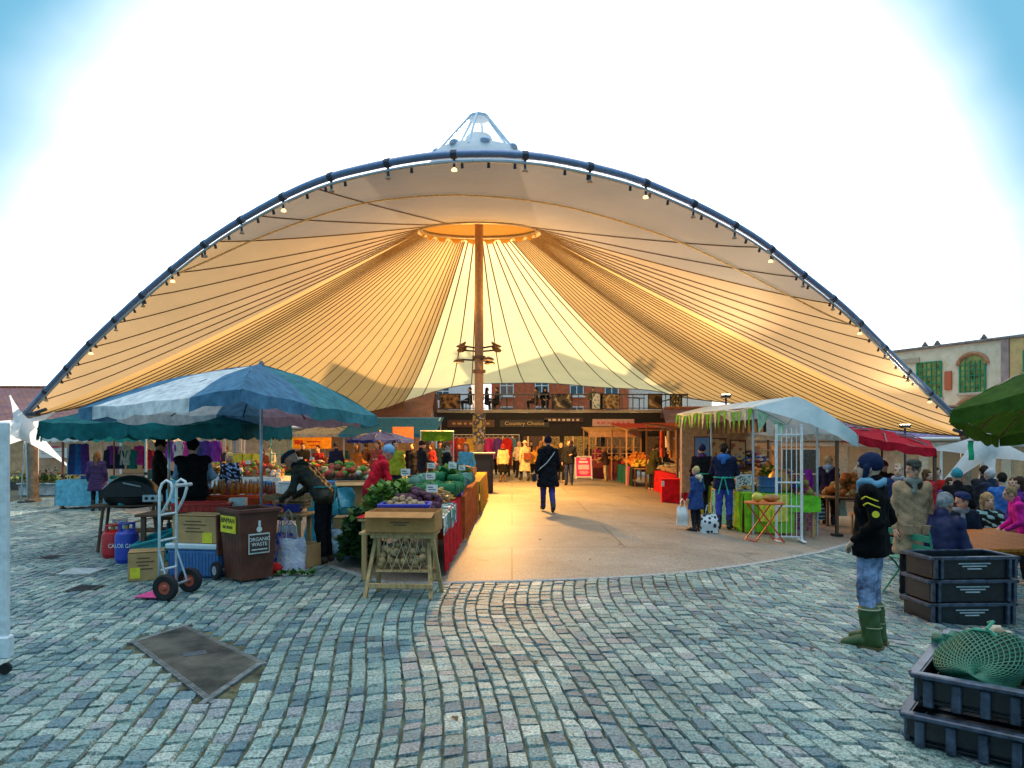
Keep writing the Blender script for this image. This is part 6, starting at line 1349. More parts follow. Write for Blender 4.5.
for k, (px, w_) in enumerate(((450, 1.05), (562, 1.05), (610, 1.0), (655, .7))):
    poster(('dark still life poster at the mast end of the balcony', 'dark painting poster in front of the red house', 'brown table scene poster between the cafe chairs on the balcony', 'dark round shaped print at the far end of the balcony')[k], px, 394, 409, w_, (((.03, .018, .012), (.22, .10, .04), 4.5, 'magic', (.35, .25, .12)), ((.02, .02, .025), (.10, .08, .07), 3.1, 'magic', (.5, .4, .3)), ((.10, .05, .03), (.30, .20, .10), 6.3, 'magic', (.5, .42, .3)), ((.02, .015, .012), (.16, .10, .05), 2.2, 'magic', (.45, .36, .22)))[k])
poster('tall narrow cream and black print at the end of the balcony rail', 676, 395, 409, .6, ((.6, .55, .42), (.05, .05, .04), 6, 'magic', (.4, .3, .1)))
poster('pale blue poster between the red house windows', 597, 393, 409, .55, ((.25, .45, .6), (.7, .7, .68), 5, 'magic', (.1, .2, .3)))
def cafe_set(lab, x, y, z):
    t = thing('cafe_table', lab, 'table', (x, y, z)); b = B(); b.lathe([(.01, .72), (.34, .72), (.34, .75), (.01, .75)], 16); b.make('table_top', BLK, t); b = B(); b.lathe([(.22, 0), (.22, .02), (.03, .04), (.03, .72)], 10); b.make('pedestal', BLK, t)
for k, (px, lab) in enumerate(((470, 'man in black seated on the balcony closest to the mast'), (487, 'woman in a dark coat seated alone on the balcony'), (497, 'person in charcoal seated facing the red house'), (545, 'tall person in black seated before the white window'), (536, 'person in a brown cardigan seated before the white window'), (593, 'person in olive seated under the blue poster'))):
    x = X(px, BYP); person(lab, (x, BYP, BZ), (90, -80, 100, 180, 90, 170)[k], 1.72, 'sit', [('jacket', ((.012, .012, .014), (.02, .015, .03), (.03, .03, .035), (.01, .01, .01), (.10, .05, .02), (.12, .12, .03))[k]), ('trousers', (.02, .02, .03))], ('short', 'long', 'short', 'bob', 'tied', 'short')[k], (.02, .015, .01), res=.03)
    t = thing('balcony_chair', 'black metal chair under ' + ('the seated man in black nearest the mast', 'the seated woman in the dark coat', 'the seated person in charcoal', 'the tall seated person in black', 'the seated person in the brown cardigan', 'the seated person in olive')[k], 'chair', (x, BYP, BZ), R((90, -80, 100, 180, 90, 170)[k]))
    b = B(); b.box((0, .05, .43), (.42, .42, .03)); b.make('seat', BLK, t); b = B(); b.box((0, -.2, .72), (.4, .03, .3)); b.make('backrest', BLK, t)
    for sx in (-.18, .18):
        for sy in (-.17, .22): b = B(); b.tube([(sx, sy, 0), (sx, sy, .43)], .014, 5); b.make('leg', BLK, t)
for k, px in enumerate((479, 505, 553, 632, 640)): cafe_set(('round black cafe table beside the mast on the balcony', 'round black cafe table between two seated people', 'round black cafe table in front of the white window', 'round black cafe table standing empty on the balcony', 'round black cafe table beside an empty one on the balcony')[k], X(px, BYP) + .1, 39.9 + .5 * (k == 4), BZ)
# lit lamps under the balcony
for k, u in enumerate((1.4, 3.4, 5.4, 7.6)):
    t = thing('pendant_lamp', ('small lit pendant lamp over the bakery counter', 'small lit pendant lamp under the gold lettering', 'small lit pendant lamp at the cafe doorway', 'small lit pendant lamp over the timber stall')[k], 'lamp', (BX0 + u * KS, BY + 1.4, 2.6)); b = B(); b.lathe([(.02, .2), (.05, .16), (.16, .02), (.17, 0)], 12, cap=False); b.tube([(0, 0, .2), (0, 0, .78)], .008, 4); b.make('lamp_shade', BLK, t); b = B(); b.ball((0, 0, .02), .06, 8, 6); b.make('bulb', glow((1, .72, .4), 25), t)
    li = bpy.data.lights.new('pendant_light', 'POINT'); li.energy = 80; li.color = (1, .66, .32); li.shadow_soft_size = .08; lo = bpy.data.objects.new('pendant_light', li); COL.objects.link(lo); lo.location = (BX0 + u * KS, BY + 1.4, 2.45)
# racks of clothes and goods in the shops behind the mast
for k in range(14):
    c = [(.5, .02, .06), (.42, .03, .22), (.55, .10, .03), (.1, .04, .25), (.5, .35, .06), (.45, .02, .02), (.08, .20, .35)][k % 7]; hang_garment('bright garment on the rack behind the mast', (X(452 + k * 4.6, 33.2), 33.2 + .3 * (k % 2), 1.85), C_(*c), .95, .36, group='garments racked behind the mast', rz=.3 * (k % 3))
t = thing('clothes_rail', 'long steel clothes rail behind the mast', 'rail', (X(482, 33.3), 33.3, 0)); b = B(); b.tube([(-1.7, 0, 1.94), (1.7, 0, 1.94)], .016, 6); b.make('rail', STEEL, t)
for s in (-1.7, 1.7): b = B(); b.tube([(s, 0, 0), (s, 0, 1.94)], .018, 6); b.make('post', STEEL, t)
# people in the aisle
def bg(label, px, foot, head, face, kind='stand', wear=(), hair='short', hcol=(.03, .02, .015), **k):
    p = P(px, foot); h = Z(head, p.y) - p.z; return person(label, p, face, h, kind, wear, hair, hcol, **k)
JN = (.05, .09, .30)
bg('person in a black padded coat and jeans walking away up the aisle', 548, 512, 437, 4, 'walk', [('coat', (.010, .011, .016)), ('hood_down', (.012, .012, .018)), ('jeans', (.05, .06, .28)), ('boots', (.012, .012, .02))], 'beanie', (.012, .012, .03), res=.016)
t = thing('shoulder_bag', 'thin grey strap and small dark bag slung across the walker in black', 'bag', P(548, 512), R(4)); b = B(); b.tube([(.17, -.05, 1.46), (.10, -.17, 1.36), (-.06, -.20, 1.16), (-.26, -.12, .98), (-.3, .0, .9)], .016, 5, flat=.4); b.make('strap', paint((.45, .48, .5)), t); b = B(); b.box((-.33, .02, .82), (.1, .26, .2), bev=.03); b.make('body', BLK, t)
CRM = (.62, .50, .26)
bg('woman in a cream jacket and long black skirt beyond the mast', 503, 482, 444, 10, 'stand', [('jacket', CRM), ('skirt', (.01, .01, .01)), ('tights', (.01, .01, .01)), ('boots', (.1, .06, .03)), ('scarf', (.03, .02, .02))], 'bob', (.30, .03, .02))
bg('woman in a long cream coat with a brown shoulder bag', 525, 481, 441, 20, 'walk', [('long_coat', (.66, .52, .30)), ('tights', (.012, .012, .015)), ('boots', (.02, .015, .012))], 'hat', (.62, .50, .3))
p = P(525, 481); t = thing('shoulder_bag', 'brown leather bag on the back of the long cream coat', 'bag', p, R(20)); b = B(); b.box((.02, -.26, 1.02), (.36, .1, .3), bev=.04); b.make('body', mat((.24, .06, .025), rough=.5), t); b = B(); b.tube([(.16, -.24, 1.16), (.12, -.17, 1.4), (0, -.05, 1.5)], .014, 5); b.make('strap', mat((.2, .05, .02)), t)
bg('short person in a golden jacket beside the long cream coat', 534, 479, 447, 0, 'stand', [('jacket', (.58, .30, .04)), ('trousers', (.02, .02, .03))], 'short', (.12, .05, .02))
bg('person in an orange brown coat ahead of the walker in black', 541, 477, 441, 5, 'stand', [('coat', (.42, .15, .03)), ('trousers', (.02, .02, .03))], 'bob', (.35, .2, .08))
bg('man in a dark jacket with arms folded beside the pink board', 569, 485, 440, 170, 'bag', [('jacket', (.015, .016, .022)), ('jeans', (.03, .04, .10)), ('shoes', (.02, .02, .02))], 'short', (.10, .06, .03))
bg('woman in black with a fair ponytail next to the man with folded arms', 561, 482, 443, 190, 'stand', [('coat', (.012, .012, .014)), ('trousers', (.02, .02, .02))], 'tied', (.45, .28, .1))
bg('dark coated shopper stepping between the pink board and the timber stall', 588, 474, 444, -40, 'stand', [('coat', (.02, .015, .014)), ('trousers', (.02, .02, .02))], 'short')
bg('stooping shopper in pale trousers in front of the timber stall', 606, 481, 447, 60, 'work', [('jacket', (.05, .03, .03)), ('trousers', (.58, .46, .28)), ('shoes', (.3, .2, .1))], 'bob', (.25, .12, .05), lean=.2)
bg('person in a mustard jacket far down the aisle by the shops', 516, 474, 444, 0, 'stand', [('jacket', (.5, .26, .03)), ('trousers', (.03, .02, .02))], 'short')
# pink A-board
p = P(583, 479); t = thing('pavement_board', 'bright pink advertising board with white frame standing in the aisle', 'sign', p, R(6))
for s in (-1, 1):
    T = Matrix.Rotation(s * .2, 4, 'X')
    b = B(); b.box((0, s * -.2 * 0, .55), (.66, .02, .86), M=Matrix.Translation((0, s * .2, 0)) @ T); b.make('panel', paint((.80, .02, .26)), t)
    b = B()
    for q in (-1, 1): b.box((q * .36, 0, .53), (.06, .035, 1.06), M=Matrix.Translation((0, s * .2, 0)) @ T)
    for z in (.1, 1.03): b.box((0, 0, z), (.68, .03, .06), M=Matrix.Translation((0, s * .2, 0)) @ T)
    b.make('frame', WSTEEL, t)
for k, (ww, hh, z) in enumerate(((.30, .07, .92), (.42, .10, .78), (.5, .22, .55), (.4, .03, .36), (.46, .03, .30), (.36, .03, .24))):
    b = B(); b.box((0, -.03, z), (ww, .006, hh), M=Matrix.Translation((0, -.2, 0)) @ Matrix.Rotation(-.2, 4, 'X')); b.make('printed_block', paint((.85, .62, .72) if k != 1 else (.9, .82, .86)), t)
# ------------------------------------------------------------------ stalls along the far side of the aisle
def table_at(lab, x0, x1, y0, y1, h, topm=None): c = ((x0 + x1) / 2, (y0 + y1) / 2); return c, table(lab, c, R(90), y1 - y0, x1 - x0, h, topm or PALE, DARKW)
t = stall_frame('open timber stall with slatted roof in front of the balcony', 3.65, 6.1, 34.6, 37.2, 2.3, 2.5, PALE)
for k in range(9): b = B(); b.box((0, -1.3 + k * .32, 2.33 + k * .024), (2.65, .07, .05)); b.make('roof_slat', PALE, t)
b = B(); b.box((0, -1.35, 2.16), (2.4, .03, .26)); b.make('name_board', mat((.62, .36, .20)), t)
for k in range(4): b = B(); b.box((-.9 + .6 * k, -.9, 1.5), (.05, .04, 1.1)); b.make('shelf_upright', PALE, t)
for z in (.95, 1.25, 1.55): b = B(); b.box((0, -.9, z), (2.1, .3, .03)); b.make('shelf', PALE, t)
b = B(); b.box((0, -.95, .45), (2.1, .6, .86), bev=.02); b.make('counter', paint((.20, .03, .03)), t)
heap('bread_rolls', 'bread rolls heaped on the counter of the timber stall', (4.9, 34.75, gz(4.9) + .88), (1.9, .5, .25), 60, .07, mat((.52, .26, .08), rough=.7))
# fruit stall with green, magenta and dark cloths
c, _ = table_at('fruit table beside the timber stall', 4.95, 6.3, 29.8, 34.2, .8)
for k, (y0, y1, col, lab) in enumerate(((33.0, 34.2, (.03, .20, .16), 'bottle green cloth on the fruit table, the one next to the timber stall'), (31.6, 33.0, (.03, .16, .13), 'deep green cloth in the middle of the fruit table'), (30.6, 31.6, (.52, .05, .34), 'magenta cloth with mauve lower edge on the fruit table'), (29.8, 30.6, (.02, .05, .02), 'near black leaf print cloth at the end of the fruit table'))):
    drape(lab, (5.62, (y0 + y1) / 2), R(-90), y1 - y0 - .03, 1.35, .81, C_(*col), sides='f', drop=.76)
g5 = gz(5.6) + .82
heap('oranges', 'bright oranges and mandarins heaped high on the fruit table', (5.6, 32.4, g5), (1.2, 2.4, .6), 230, .07, mat((.72, .24, .02), rough=.5))
heap('lemons', 'yellow lemons heaped near the end of the fruit table', (5.5, 30.5, g5), (1.0, 1.0, .35), 80, .06, mat((.75, .52, .05), rough=.5))
heap('apples', 'red apples heaped at the timber stall end of the fruit table', (5.6, 33.8, g5), (1.1, .7, .35), 70, .06, mat((.5, .04, .02), rough=.4))
stall_frame('red roofed stall frame over the fruit table', 4.7, 7.4, 30, 34.5, 2.45, 2.75, PALE, cloth((.40, .04, .03), trans=.2))
# red cloth craft table
c, _ = table_at('craft table under the long red cloth', 5.5, 6.8, 23.4, 29.0, .82); drape('long red cloth over the craft table with a white ticket', (6.15, 26.2), R(-90), 5.55, 1.3, .82, C_(.52, .012, .02), sides='fr', drop=.78)
b = B(); b.box((0, 0, 0), (.012, .5, .3)); o = b.make('price_ticket', paint((.72, .70, .66)), None, loc=(5.44, 28.6, .45)); tag(o, 'white paper ticket pinned to the red craft table cloth, timber stall end', 'ticket')
b = B(); b.box((0, 0, 0), (.012, .4, .5)); o = b.make('price_ticket', paint((.45, .55, .66)), None, loc=(5.44, 23.8, .42)); tag(o, 'pale blue paper ticket pinned to the red craft table cloth, near the red chest', 'ticket')
g5 = gz(6.1) + .83
bm = B(); bm.lathe([(.10, 0), (.15, .02), (.17, .16), (.15, .16), (.13, .04)], 14); bk = bm.mesh('basket', pattern((.48, .36, .2), (.25, .16, .08), 20, 'stripe'), 30)
spread_things('woven_basket', bk, grid_pts((6.05, 26.0), R(90), 5.0, .9, 9, 3, g5, .15), 'small woven basket in rows on the red craft table', 'basket', 'woven baskets on the red craft table')
heap('pastries', 'wrapped pale green parcels on the red craft table', (6.0, 28.4, g5), (1.0, .8, .3), 60, .06, [mat((.45, .50, .25)), mat((.7, .66, .5))], shape='box')
p = P(672, 503); t = thing('red_chest', 'bright red cloth covered chest standing in front of the red craft table', 'chest', p, R(-10)); b = B(); b.box((0, .2, .34), (.62, .5, .68), bev=.015); b.make('body', cloth((.72, .012, .02)), t); b = B(); b.box((0, .2, .70), (.66, .54, .05), bev=.015); b.make('lid', cloth((.72, .012, .02)), t)
b = B(); b.box((-.27, -.06, .58), (.09, .006, .16)); b.make('ticket', paint((.75, .73, .7)), t)
stall_frame('dark stall frame with rust red awning over the craft table', 5.3, 8.2, 23.4, 28.8, 2.45, 2.7, DARKW, cloth((.30, .05, .03), trans=.2))
for k in range(9):
    cc = [(.62, .22, .03), (.66, .30, .05), (.55, .08, .03), (.5, .4, .2)][k % 4]; hang_garment('orange and rust garment hung at the front of the craft stall', (5.35 + .12 * (k % 3), 23.6 + k * .42, 2.1), C_(*cc), .7 if k % 2 else .95, .3, rz=R(80), group='garments hung at the craft stall')
t = thing('scarf_stand', 'tall orange draped display stand on the craft table', 'display', (5.85, 23.9, g5)); b = B(); b.grid(lambda u, v: ((.13 + .05 * math.sin(v * 11)) * math.cos(6.283 * u) * (1 + .2 * math.sin(3 * 6.283 * u)), (.13 + .05 * math.sin(v * 11)) * math.sin(6.283 * u), .03 + 1.15 * v), 18, 12); b.make('drapery', C_(.72, .30, .05), t, smooth=True); b = B(); b.lathe([(.16, 0), (.16, .03), (.02, .05), (.02, 1.24)], 10); b.make('stand', DARKW, t)
# bunting stall with pitched white and teal awning
AWN = mat((.42, .70, .76), rough=.7, var=.1, scale=.9, bump=.5, bscale=5, var2=(.82, .86, .88), trans=.25); AY0, AY1 = 14.4, 21.2
t = thing('awning_stall', 'stall with a sagging white and turquoise pitched awning', 'stall', (5.6, AY0, gz(5.6))); g = gz(5.6)
def awn(u, v):
    y = (AY1 - AY0) * v; sg = .05 * math.sin(math.pi * 3 * v) ** 2
    if u < .4: q = u / .4; x, z = -.82 + .8 * q, 2.36 + .20 * q - sg * (1 - q)
    else: q = (u - .4) / .6; x, z = -.02 + 1.15 * q + .1 * q * (1 - v), 2.56 - .78 * q ** 1.25 - sg * .6 * q + .05 * math.sin(8 * v) * q
    return (x, y, z - g + .1 * v)
b = B(); b.grid(awn, 20, 26); b.make('awning', AWN, t, smooth=True)
def hip(u, v):
    x = -.82 + 1.98 * u; top = awn(.4 * (x + .82) / .8 if x < -.02 else .4 + .6 * (x + .02) / 1.25, 0); lo = (2.31 - .62 * (u * 1.05) ** 1.1 if u < .5 else 2.02 - .92 * (u - .5)) - g; lo = min(lo, top[2] - .02)
    return (x + .06 * v * u, -.04 - .16 * v * math.sin(math.pi * min(1, u * 1.2)) ** .5 + .02 * math.sin(14 * u) * v, top[2] + (lo - top[2]) * v)
b = B(); b.grid(hip, 30, 8); b.make('gable_sheet', AWN, t, smooth=True)
def flap(u, v): p = awn(1, u); return (p[0] + .03 * math.sin(20 * u) * v, p[1], p[2] - .12 * v)
b = B(); b.grid(flap, 30, 2); b.grid(lambda u, v: (awn(.0, u)[0], awn(0, u)[1], awn(0, u)[2] - .05 * v), 30, 1); b.make('valance', C_(.70, .80, .82), t, smooth=True)
for (x, y) in ((-.75, .3), (-.75, 3.4), (-.75, 6.6), (.62, .5), (.8, 3.4), (1.0, 6.6)): b = B(); b.tube([(x, y, 0), (x, y, (2.36 if x < 0 else 1.95) - g)], .024, 7); b.make('pole', STEEL, t)
b = B(); b.tube([(-.8, 0, 2.34 - g), (-.8, AY1 - AY0, 2.42 - g)], .02, 6); b.tube([(-.02, 0, 2.54 - g), (-.02, AY1 - AY0, 2.62 - g)], .02, 6); b.tube([(-.8, .02, 2.34 - g), (-.02, .02, 2.54 - g), (1.1, .02, 1.78 - g)], .02, 6); b.make('roof_tube', paint((.10, .13, .2)), t)
b = B(); b.box((.25, 6.5, .95 + .5), (2.0, .05, 2.0)); b.make('back_wall', mat((.55, .33, .18), rough=.9), t)
b = B(); b.box((-.1, 3.8, 2.02 - g), (.06, 4.6, .3)); b.make('dark_sign', BLK, t)
t2 = thing('bunting', 'string of green and white triangular flags along the white awning', 'bunting', (5.6, AY0, g))
b = B(); b.tube([(awn(0, v)[0] - .03, awn(0, v)[1], awn(0, v)[2] - .03) for v in np.linspace(0, 1, 30)], .006, 4); b.tube([(-.82, 0.0, 2.33 - g), (-.4, -.05, 2.12 - g), (-.2, -.05, 2.0 - g), (.15, -.03, 2.42 - g)], .006, 4); b.make('cord', paint((.05, .2, .08)), t2)
for k in range(19):
    m = [C_(.12, .55, .03, trans=.3), C_(.62, .74, .58, trans=.3), C_(.25, .62, .08, trans=.3)][k % 3]; p = awn(0, (k + .5) / 19); b = B(); w_ = .13; x = p[0] - .035; b.prism([(x, p[1] - w_, p[2] - .04), (x, p[1] + w_, p[2] - .04), (x + random.uniform(-.05, .05), p[1] + random.uniform(-.03, .03), p[2] - .42)], (.003, 0, 0)); b.make('flag', m, t2)
for k, (x, z) in enumerate(((-.68, 2.26), (-.38, 2.08))): b = B(); b.prism([(x - .12, -.06, z - g + .03), (x + .14, -.06, z - g - .08), (x - .08 + .1 * k, -.06, z - g - .42)], (0, .003, 0)); b.make('flag', C_(.50, .72, .52, trans=.3), t2)
gate_lattice('white_frame_panel', 'white steel lattice panel standing at the corner of the bunting stall', P(789, 541), R(-8), .46, 2.2, WSTEEL, bars=4, cat='panel')
# its tables and goods
c, _ = table_at('green clothed table of the bunting stall along the aisle', 4.75, 5.7, 15.35, 19.0, .82); drape('olive green cloth on the aisle side of the bunting stall', (5.22, 17.2), R(-90), 3.4, .95, .82, C_(.10, .17, .015), sides='f', drop=.78)
drape('lime green cloth hanging at the near corner of the bunting stall', (5.2, 15.05), R(0), 1.0, .5, .83, C_(.20, .50, .02), sides='fl', drop=.79); table('small corner table of the bunting stall', (5.2, 15.05), 0, .98, .48, .82)
b = B(); b.grid(lambda u, v: (-.3 + .6 * u, -.02 * math.sin(9 * u + 2 * v), -.55 * v), 12, 6); o = b.make('yellow_cloth', C_(.78, .66, .06), None, True, (5.28, 14.74, gz(5.2) + .82)); tag(o, 'yellow cloth pinned over the lime green cloth behind the red folding table', 'cloth')
board('blue and green patterned board propped along the olive cloth', (4.62, 16.1, gz(4.6)), R(-83), 1.3, .76, .03, pattern((.02, .16, .22), (.05, .42, .30), 16, 'magic', (.02, .10, .30)), PALE, tilt=-.08)
g5 = gz(5.2) + .83
t = thing('blue_tub', 'round blue enamel tub with two rims on the bunting stall table', 'tub', (5.3, 15.1, g5)); b = B(); b.lathe([(.2, 0), (.22, .02), (.24, .3), (.26, .3), (.26, .33), (.22, .33), (.21, .06)], 24, cap=False); b.make('body', paint((.03, .12, .28)), t, smooth=30); b = B(); b.lathe([(.232, .12), (.245, .13), (.245, .15), (.235, .16)], 24, cap=False); b.make('band', paint((.03, .12, .28)), t); 
board('small framed chalk picture tilted on the bunting stall', (4.95, 15.6, g5), R(-20), .3, .34, .02, pattern((.05, .08, .1), (.6, .66, .6), 22, 'magic'), WSTEEL, name='framed_picture', cat='picture', tilt=-.2)
heap('cheeses', 'wrapped yellow cheeses and breads massed on the bunting stall table', (5.2, 16.6, g5), (.8, 2.2, .3), 110, .065, [mat((.70, .45, .10)), mat((.6, .32, .06)), mat((.75, .62, .3))], shape='box')
heap('herbs', 'leafy herbs and flowers at the middle of the bunting stall', (5.5, 15.6, g5 + .1), (.4, .8, .5), 200, .06, [GRN, LGRN, mat((.6, .25, .03))], shape='leaf')
t = thing('copper_jug', 'large copper orange crock at the back of the bunting stall', 'crock', (5.55, 15.2, g5)); b = B(); b.lathe([(.12, 0), (.2, .05), (.24, .2), (.2, .36), (.13, .44), (.15, .48)], 18); b.make('body', mat((.60, .26, .05), rough=.35, metal=.4), t, smooth=35); b = B(); b.tube([(.2, 0, .38), (.3, 0, .34), (.28, 0, .2), (.23, 0, .16)], .018, 6); b.make('handle', mat((.60, .26, .05), rough=.35, metal=.4), t)
jm = bottle_mesh(paint((.30, .10, .02), rough=.15), paint((.7, .6, .2)), .3, .04); spread_things('oil_bottle', jm, grid_pts((5.5, 17.6), R(90), 1.6, .3, 8, 2, g5), 'tall amber bottle at the back of the bunting stall', 'bottle', 'amber bottles on the bunting stall')
for k, (x, y, lab) in enumerate(((5.2, 20.0, 'blue poster board on the back wall behind the woman in the purple scarf'), (5.75, 20.4, 'brown framed window on the back wall of the bunting stall'), (6.3, 20.4, 'second brown framed window further into the bunting stall'))): board(lab, (x, y, 1.25 + gz(x)), 0, .42, .75, .03, paint((.15, .30, .55)) if k == 0 else pattern((.3, .1, .05), (.6, .4, .2), 8), paint((.10, .03, .02)), 'wall_board', 'board')
# folding red table
p = P(768, 543) + Vector((0, .2, 0)); t = thing('bistro_table', 'red folding bistro table with crossed legs in front of the yellow cloth', 'table', p, R(8)); rd = paint((.62, .06, .02))
b = B(); b.lathe([(.01, .70), (.35, .70), (.36, .71), (.36, .73), (.01, .735)], 28); b.make('table_top', paint((.62, .17, .04)), t, smooth=30)
for s in (-1, 1):
    for y in (-.2, .2): b = B(); b.tube([(s * .3, y + .02 * s, 0), (-s * .24, y + .02 * s, .70)], .014, 6); b.make('leg', rd, t)
for s in (-1, 1): b = B(); b.tube([(s * .28, -.2, .03), (s * .28, .2, .03)], .012, 5); b.make('foot_bar', rd, t)
pz = p + Vector((0, 0, .737))
t = thing('bread_loaf', 'crusty bread loaf on the red folding table', 'bread', pz + Vector((.14, .02, 0)), .3); b = B(); b.ball((0, 0, .06), (.18, .09, .065), 14, 8, .03); b.make('crust', mat((.46, .20, .05), rough=.7, var=.4), t, smooth=True); b = B(); [b.box((-.09 + .06 * k, 0, .122), (.02, .09, .008), .5) for k in range(4)]; b.make('score_mark', mat((.72, .52, .26)), t)
t = thing('melon', 'round yellow green melon beside the loaf on the red folding table', 'melon', pz + Vector((-.14, -.04, 0))); b = B(); b.ball((0, 0, .085), (.1, .1, .085), 14, 10, .01); b.make('fruit', mat((.55, .55, .08), rough=.5), t, smooth=True); b = B(); b.tube([(0, 0, .165), (.01, 0, .19)], .01, 5); b.make('stalk', GRN, t)
# lime table to the other side of the lattice, checked bag
c = (5.92, 15.1); table('lime topped table to the far side of the white lattice', c, 0, .62, .6, .82); drape('lime green cloth on the table behind the checked bag', c, 0, .62, .6, .82, C_(.16, .55, .03), sides='flr', drop=.3)
heap('coloured_wools', 'bundles of coloured cloth and wool heaped behind the lattice', (5.95, 15.7, gz(6.0) + .83), (.8, 1.0, .5), 110, .07, [C_(.5, .04, .2), C_(.05, .3, .3), C_(.4, .1, .03), C_(.15, .04, .25), C_(.55, .35, .08)], lobes=.2)
bag('checked_bag', 'large checked laundry bag in rainbow colours under the lime table', P(804, 530) + Vector((0, .1, 0)), (.5, .3, .66), pattern((.70, .30, .03), (.06, .08, .42), 11, 'check', (.55, .06, .16)), m2=C_(.62, .5, .05), soft=.02)
# next stalls behind: shelves of goods
for k, (x, y, col, lab) in enumerate(((7.1, 20.2, (.55, .28, .10), 'bread and fruit table beyond the puffer coat'), (8.6, 18.4, (.25, .10, .05), 'wooden produce table under the red awning'), (10.4, 18.2, (.62, .40, .2), 'pale table by the doorway under the red awning'))):
    c = (x, y); table(lab, c, R(-6), 1.7, .9, .8, OAK, DARKW); heap('loaves', ('golden loaves heaped on the table beyond the puffer coat', 'orange squashes heaped on the wooden produce table', 'mixed yellow produce heaped on the pale table by the doorway')[k], (x, y, gz(x) + .81), (1.5, .8, .5), 70, .1, [mat((.60, .28, .06)), mat((.66, .40, .12)), mat((.5, .16, .03))], lobes=.12)
heap('coloured_goods', 'bright toys and trinkets heaped on shelves behind the lattice', (6.6, 20.6, gz(6.7) + 1.2), (1.5, .8, .6), 130, .08, [mat((.6, .1, .05)), mat((.62, .45, .08)), mat((.6, .5, .4)), mat((.1, .12, .3))], shape='box', lobes=.1)
t = thing('shelf_unit', 'wooden display shelf behind the white lattice holding trinkets', 'shelf', (6.6, 20.7, gz(6.7)))
for z in (.6, 1.18, 1.75): b = B(); b.box((0, 0, z), (1.7, .5, .03)); b.make('shelf', OAK, t)
for s in (-1, 1): b = B(); b.box((s * .86, 0, .95), (.04, .5, 1.9)); b.make('side', OAK, t)
# red awning stall
cr = [U(826, 424, 20), U(838, 431, 15.6), U(936, 449, 15.6), U(930, 441, 20)]
cc = sum(cr, Vector()) / 4
umbrella('market_awning', 'long red scalloped awning stretched over the produce tables', (cc.x, cc.y), 2, 2, cc.z + .14, [(.50, .012, .03)], 4, val=.2, trans=.25, cors=[tuple(q) for q in cr], polem=DARKW, bulge=.0)
for k, q in enumerate((cr[1], cr[2])): t = thing('awning_post', ('wooden front post of the red awning nearer the white lattice', 'wooden front post of the red awning nearer the seated drinkers')[k], 'post', (q.x, q.y + .05, gz(q.x))); b = B(); b.box((0, 0, (q.z - gz(q.x)) / 2), (.06, .06, q.z - gz(q.x)), bev=.005); b.make('shaft', DARKW, t); b = B(); b.box((0, 0, .03), (.2, .2, .05)); b.make('base_plate', BLK, t)
t = thing('folding_stool', 'small folding trestle by the feet of the puffer coat shopper', 'stool', P(866, 515))
for s in (-1, 1):
    for y in (-.15, .15): b = B(); b.tube([(s * .22, y, 0), (-s * .16, y, .6)], .014, 5); b.make('leg', DARKW, t)
b = B(); b.box((0, 0, .62), (.42, .36, .03)); b.make('seat', OAK, t)
board('green chalk price board standing on the produce table', (7.9, 16.4, gz(7.9) + .5), R(15), .22, .42, .02, pattern((.04, .22, .12), (.5, .62, .4), 18), paint((.6, .6, .55)), 'price_board', 'sign', -.15); 
t = thing('crate_stand', 'low wooden stand under the chalk price board', 'stand', (7.9, 16.4, gz(7.9))); b = B(); b.box((0, 0, .48), (.5, .4, .03)); b.make('top', OAK, t)
for sx in (-.2, .2):
    for sy in (-.15, .15): b = B(); b.box((sx, sy, .23), (.04, .04, .46)); b.make('leg', OAK, t)
# people at the bunting stall
person('stallholder in black with purple scarf and green apron strings seen from behind', P(702, 517), -25, 1.74, 'stand', [('coat', (.010, .010, .013)), ('trousers', (.015, .015, .02)), ('boots', (.01, .01, .01)), ('scarf', (.10, .04, .14)), ('apron_strings', (.04, .42, .26))], 'beanie', (.02, .02, .06), res=.017)
person('woman in a navy jacket and jeans with green apron strings seen from behind', P(724, 529), -20, 1.78, 'work', [('jacket', (.015, .022, .06)), ('hood_down', (.04, .14, .42)), ('jeans', (.05, .08, .42)), ('boots', (.012, .012, .015)), ('apron_strings', (.05, .45, .32))], 'tied', (.03, .018, .012), res=.017, hy=-.3)
p = P(696, 531); person('small child in a blue coat and cream hood holding a carrier bag', p, -150 + 180 + 10, 1.27, 'stand', [('coat', (.03, .07, .22)), ('hood_down', (.58, .5, .34)), ('trousers', (.02, .02, .03)), ('boots', (.02, .02, .02))], 'short', (.55, .42, .2), res=.02)
bag('carrier_bag', 'white plastic carrier bag hanging from the child', p + Vector((-.27, -.02, .12)), (.24, .14, .36), paint((.76, .76, .72), rough=.4, bump=.5), hlen=.16)
bag('shopping_bag', 'black and white patterned bag on the ground beside the child', P(707, 533) + Vector((.06, .05, 0)), (.36, .22, .36), pattern((.02, .025, .05), (.62, .68, .7), 13, 'magic'), soft=.05)
p = P(829, 524); person('shopper in a long navy padded coat with blond hair and a pale hood', p, -35, 1.74, 'stand', [('coat', (.015, .016, .05)), ('hood_down', (.30, .42, .55)), ('trousers', (.015, .015, .02)), ('boots', (.03, .02, .02))], 'bob', (.50, .38, .2), res=.017, hy=-.5)
bag('shopping_bag', 'blue and white striped bag held by the padded coat shopper', p + Vector((-.36, -.1, .12)), (.42, .2, .5), pattern((.45, .62, .68), (.02, .05, .12), 3.2, 'stripe'), soft=.03)
bag('carrier_bag', 'pale green carrier bag on the other arm of the padded coat shopper', p + Vector((.32, -.05, .22)), (.22, .14, .4), paint((.55, .62, .45)), soft=.1)
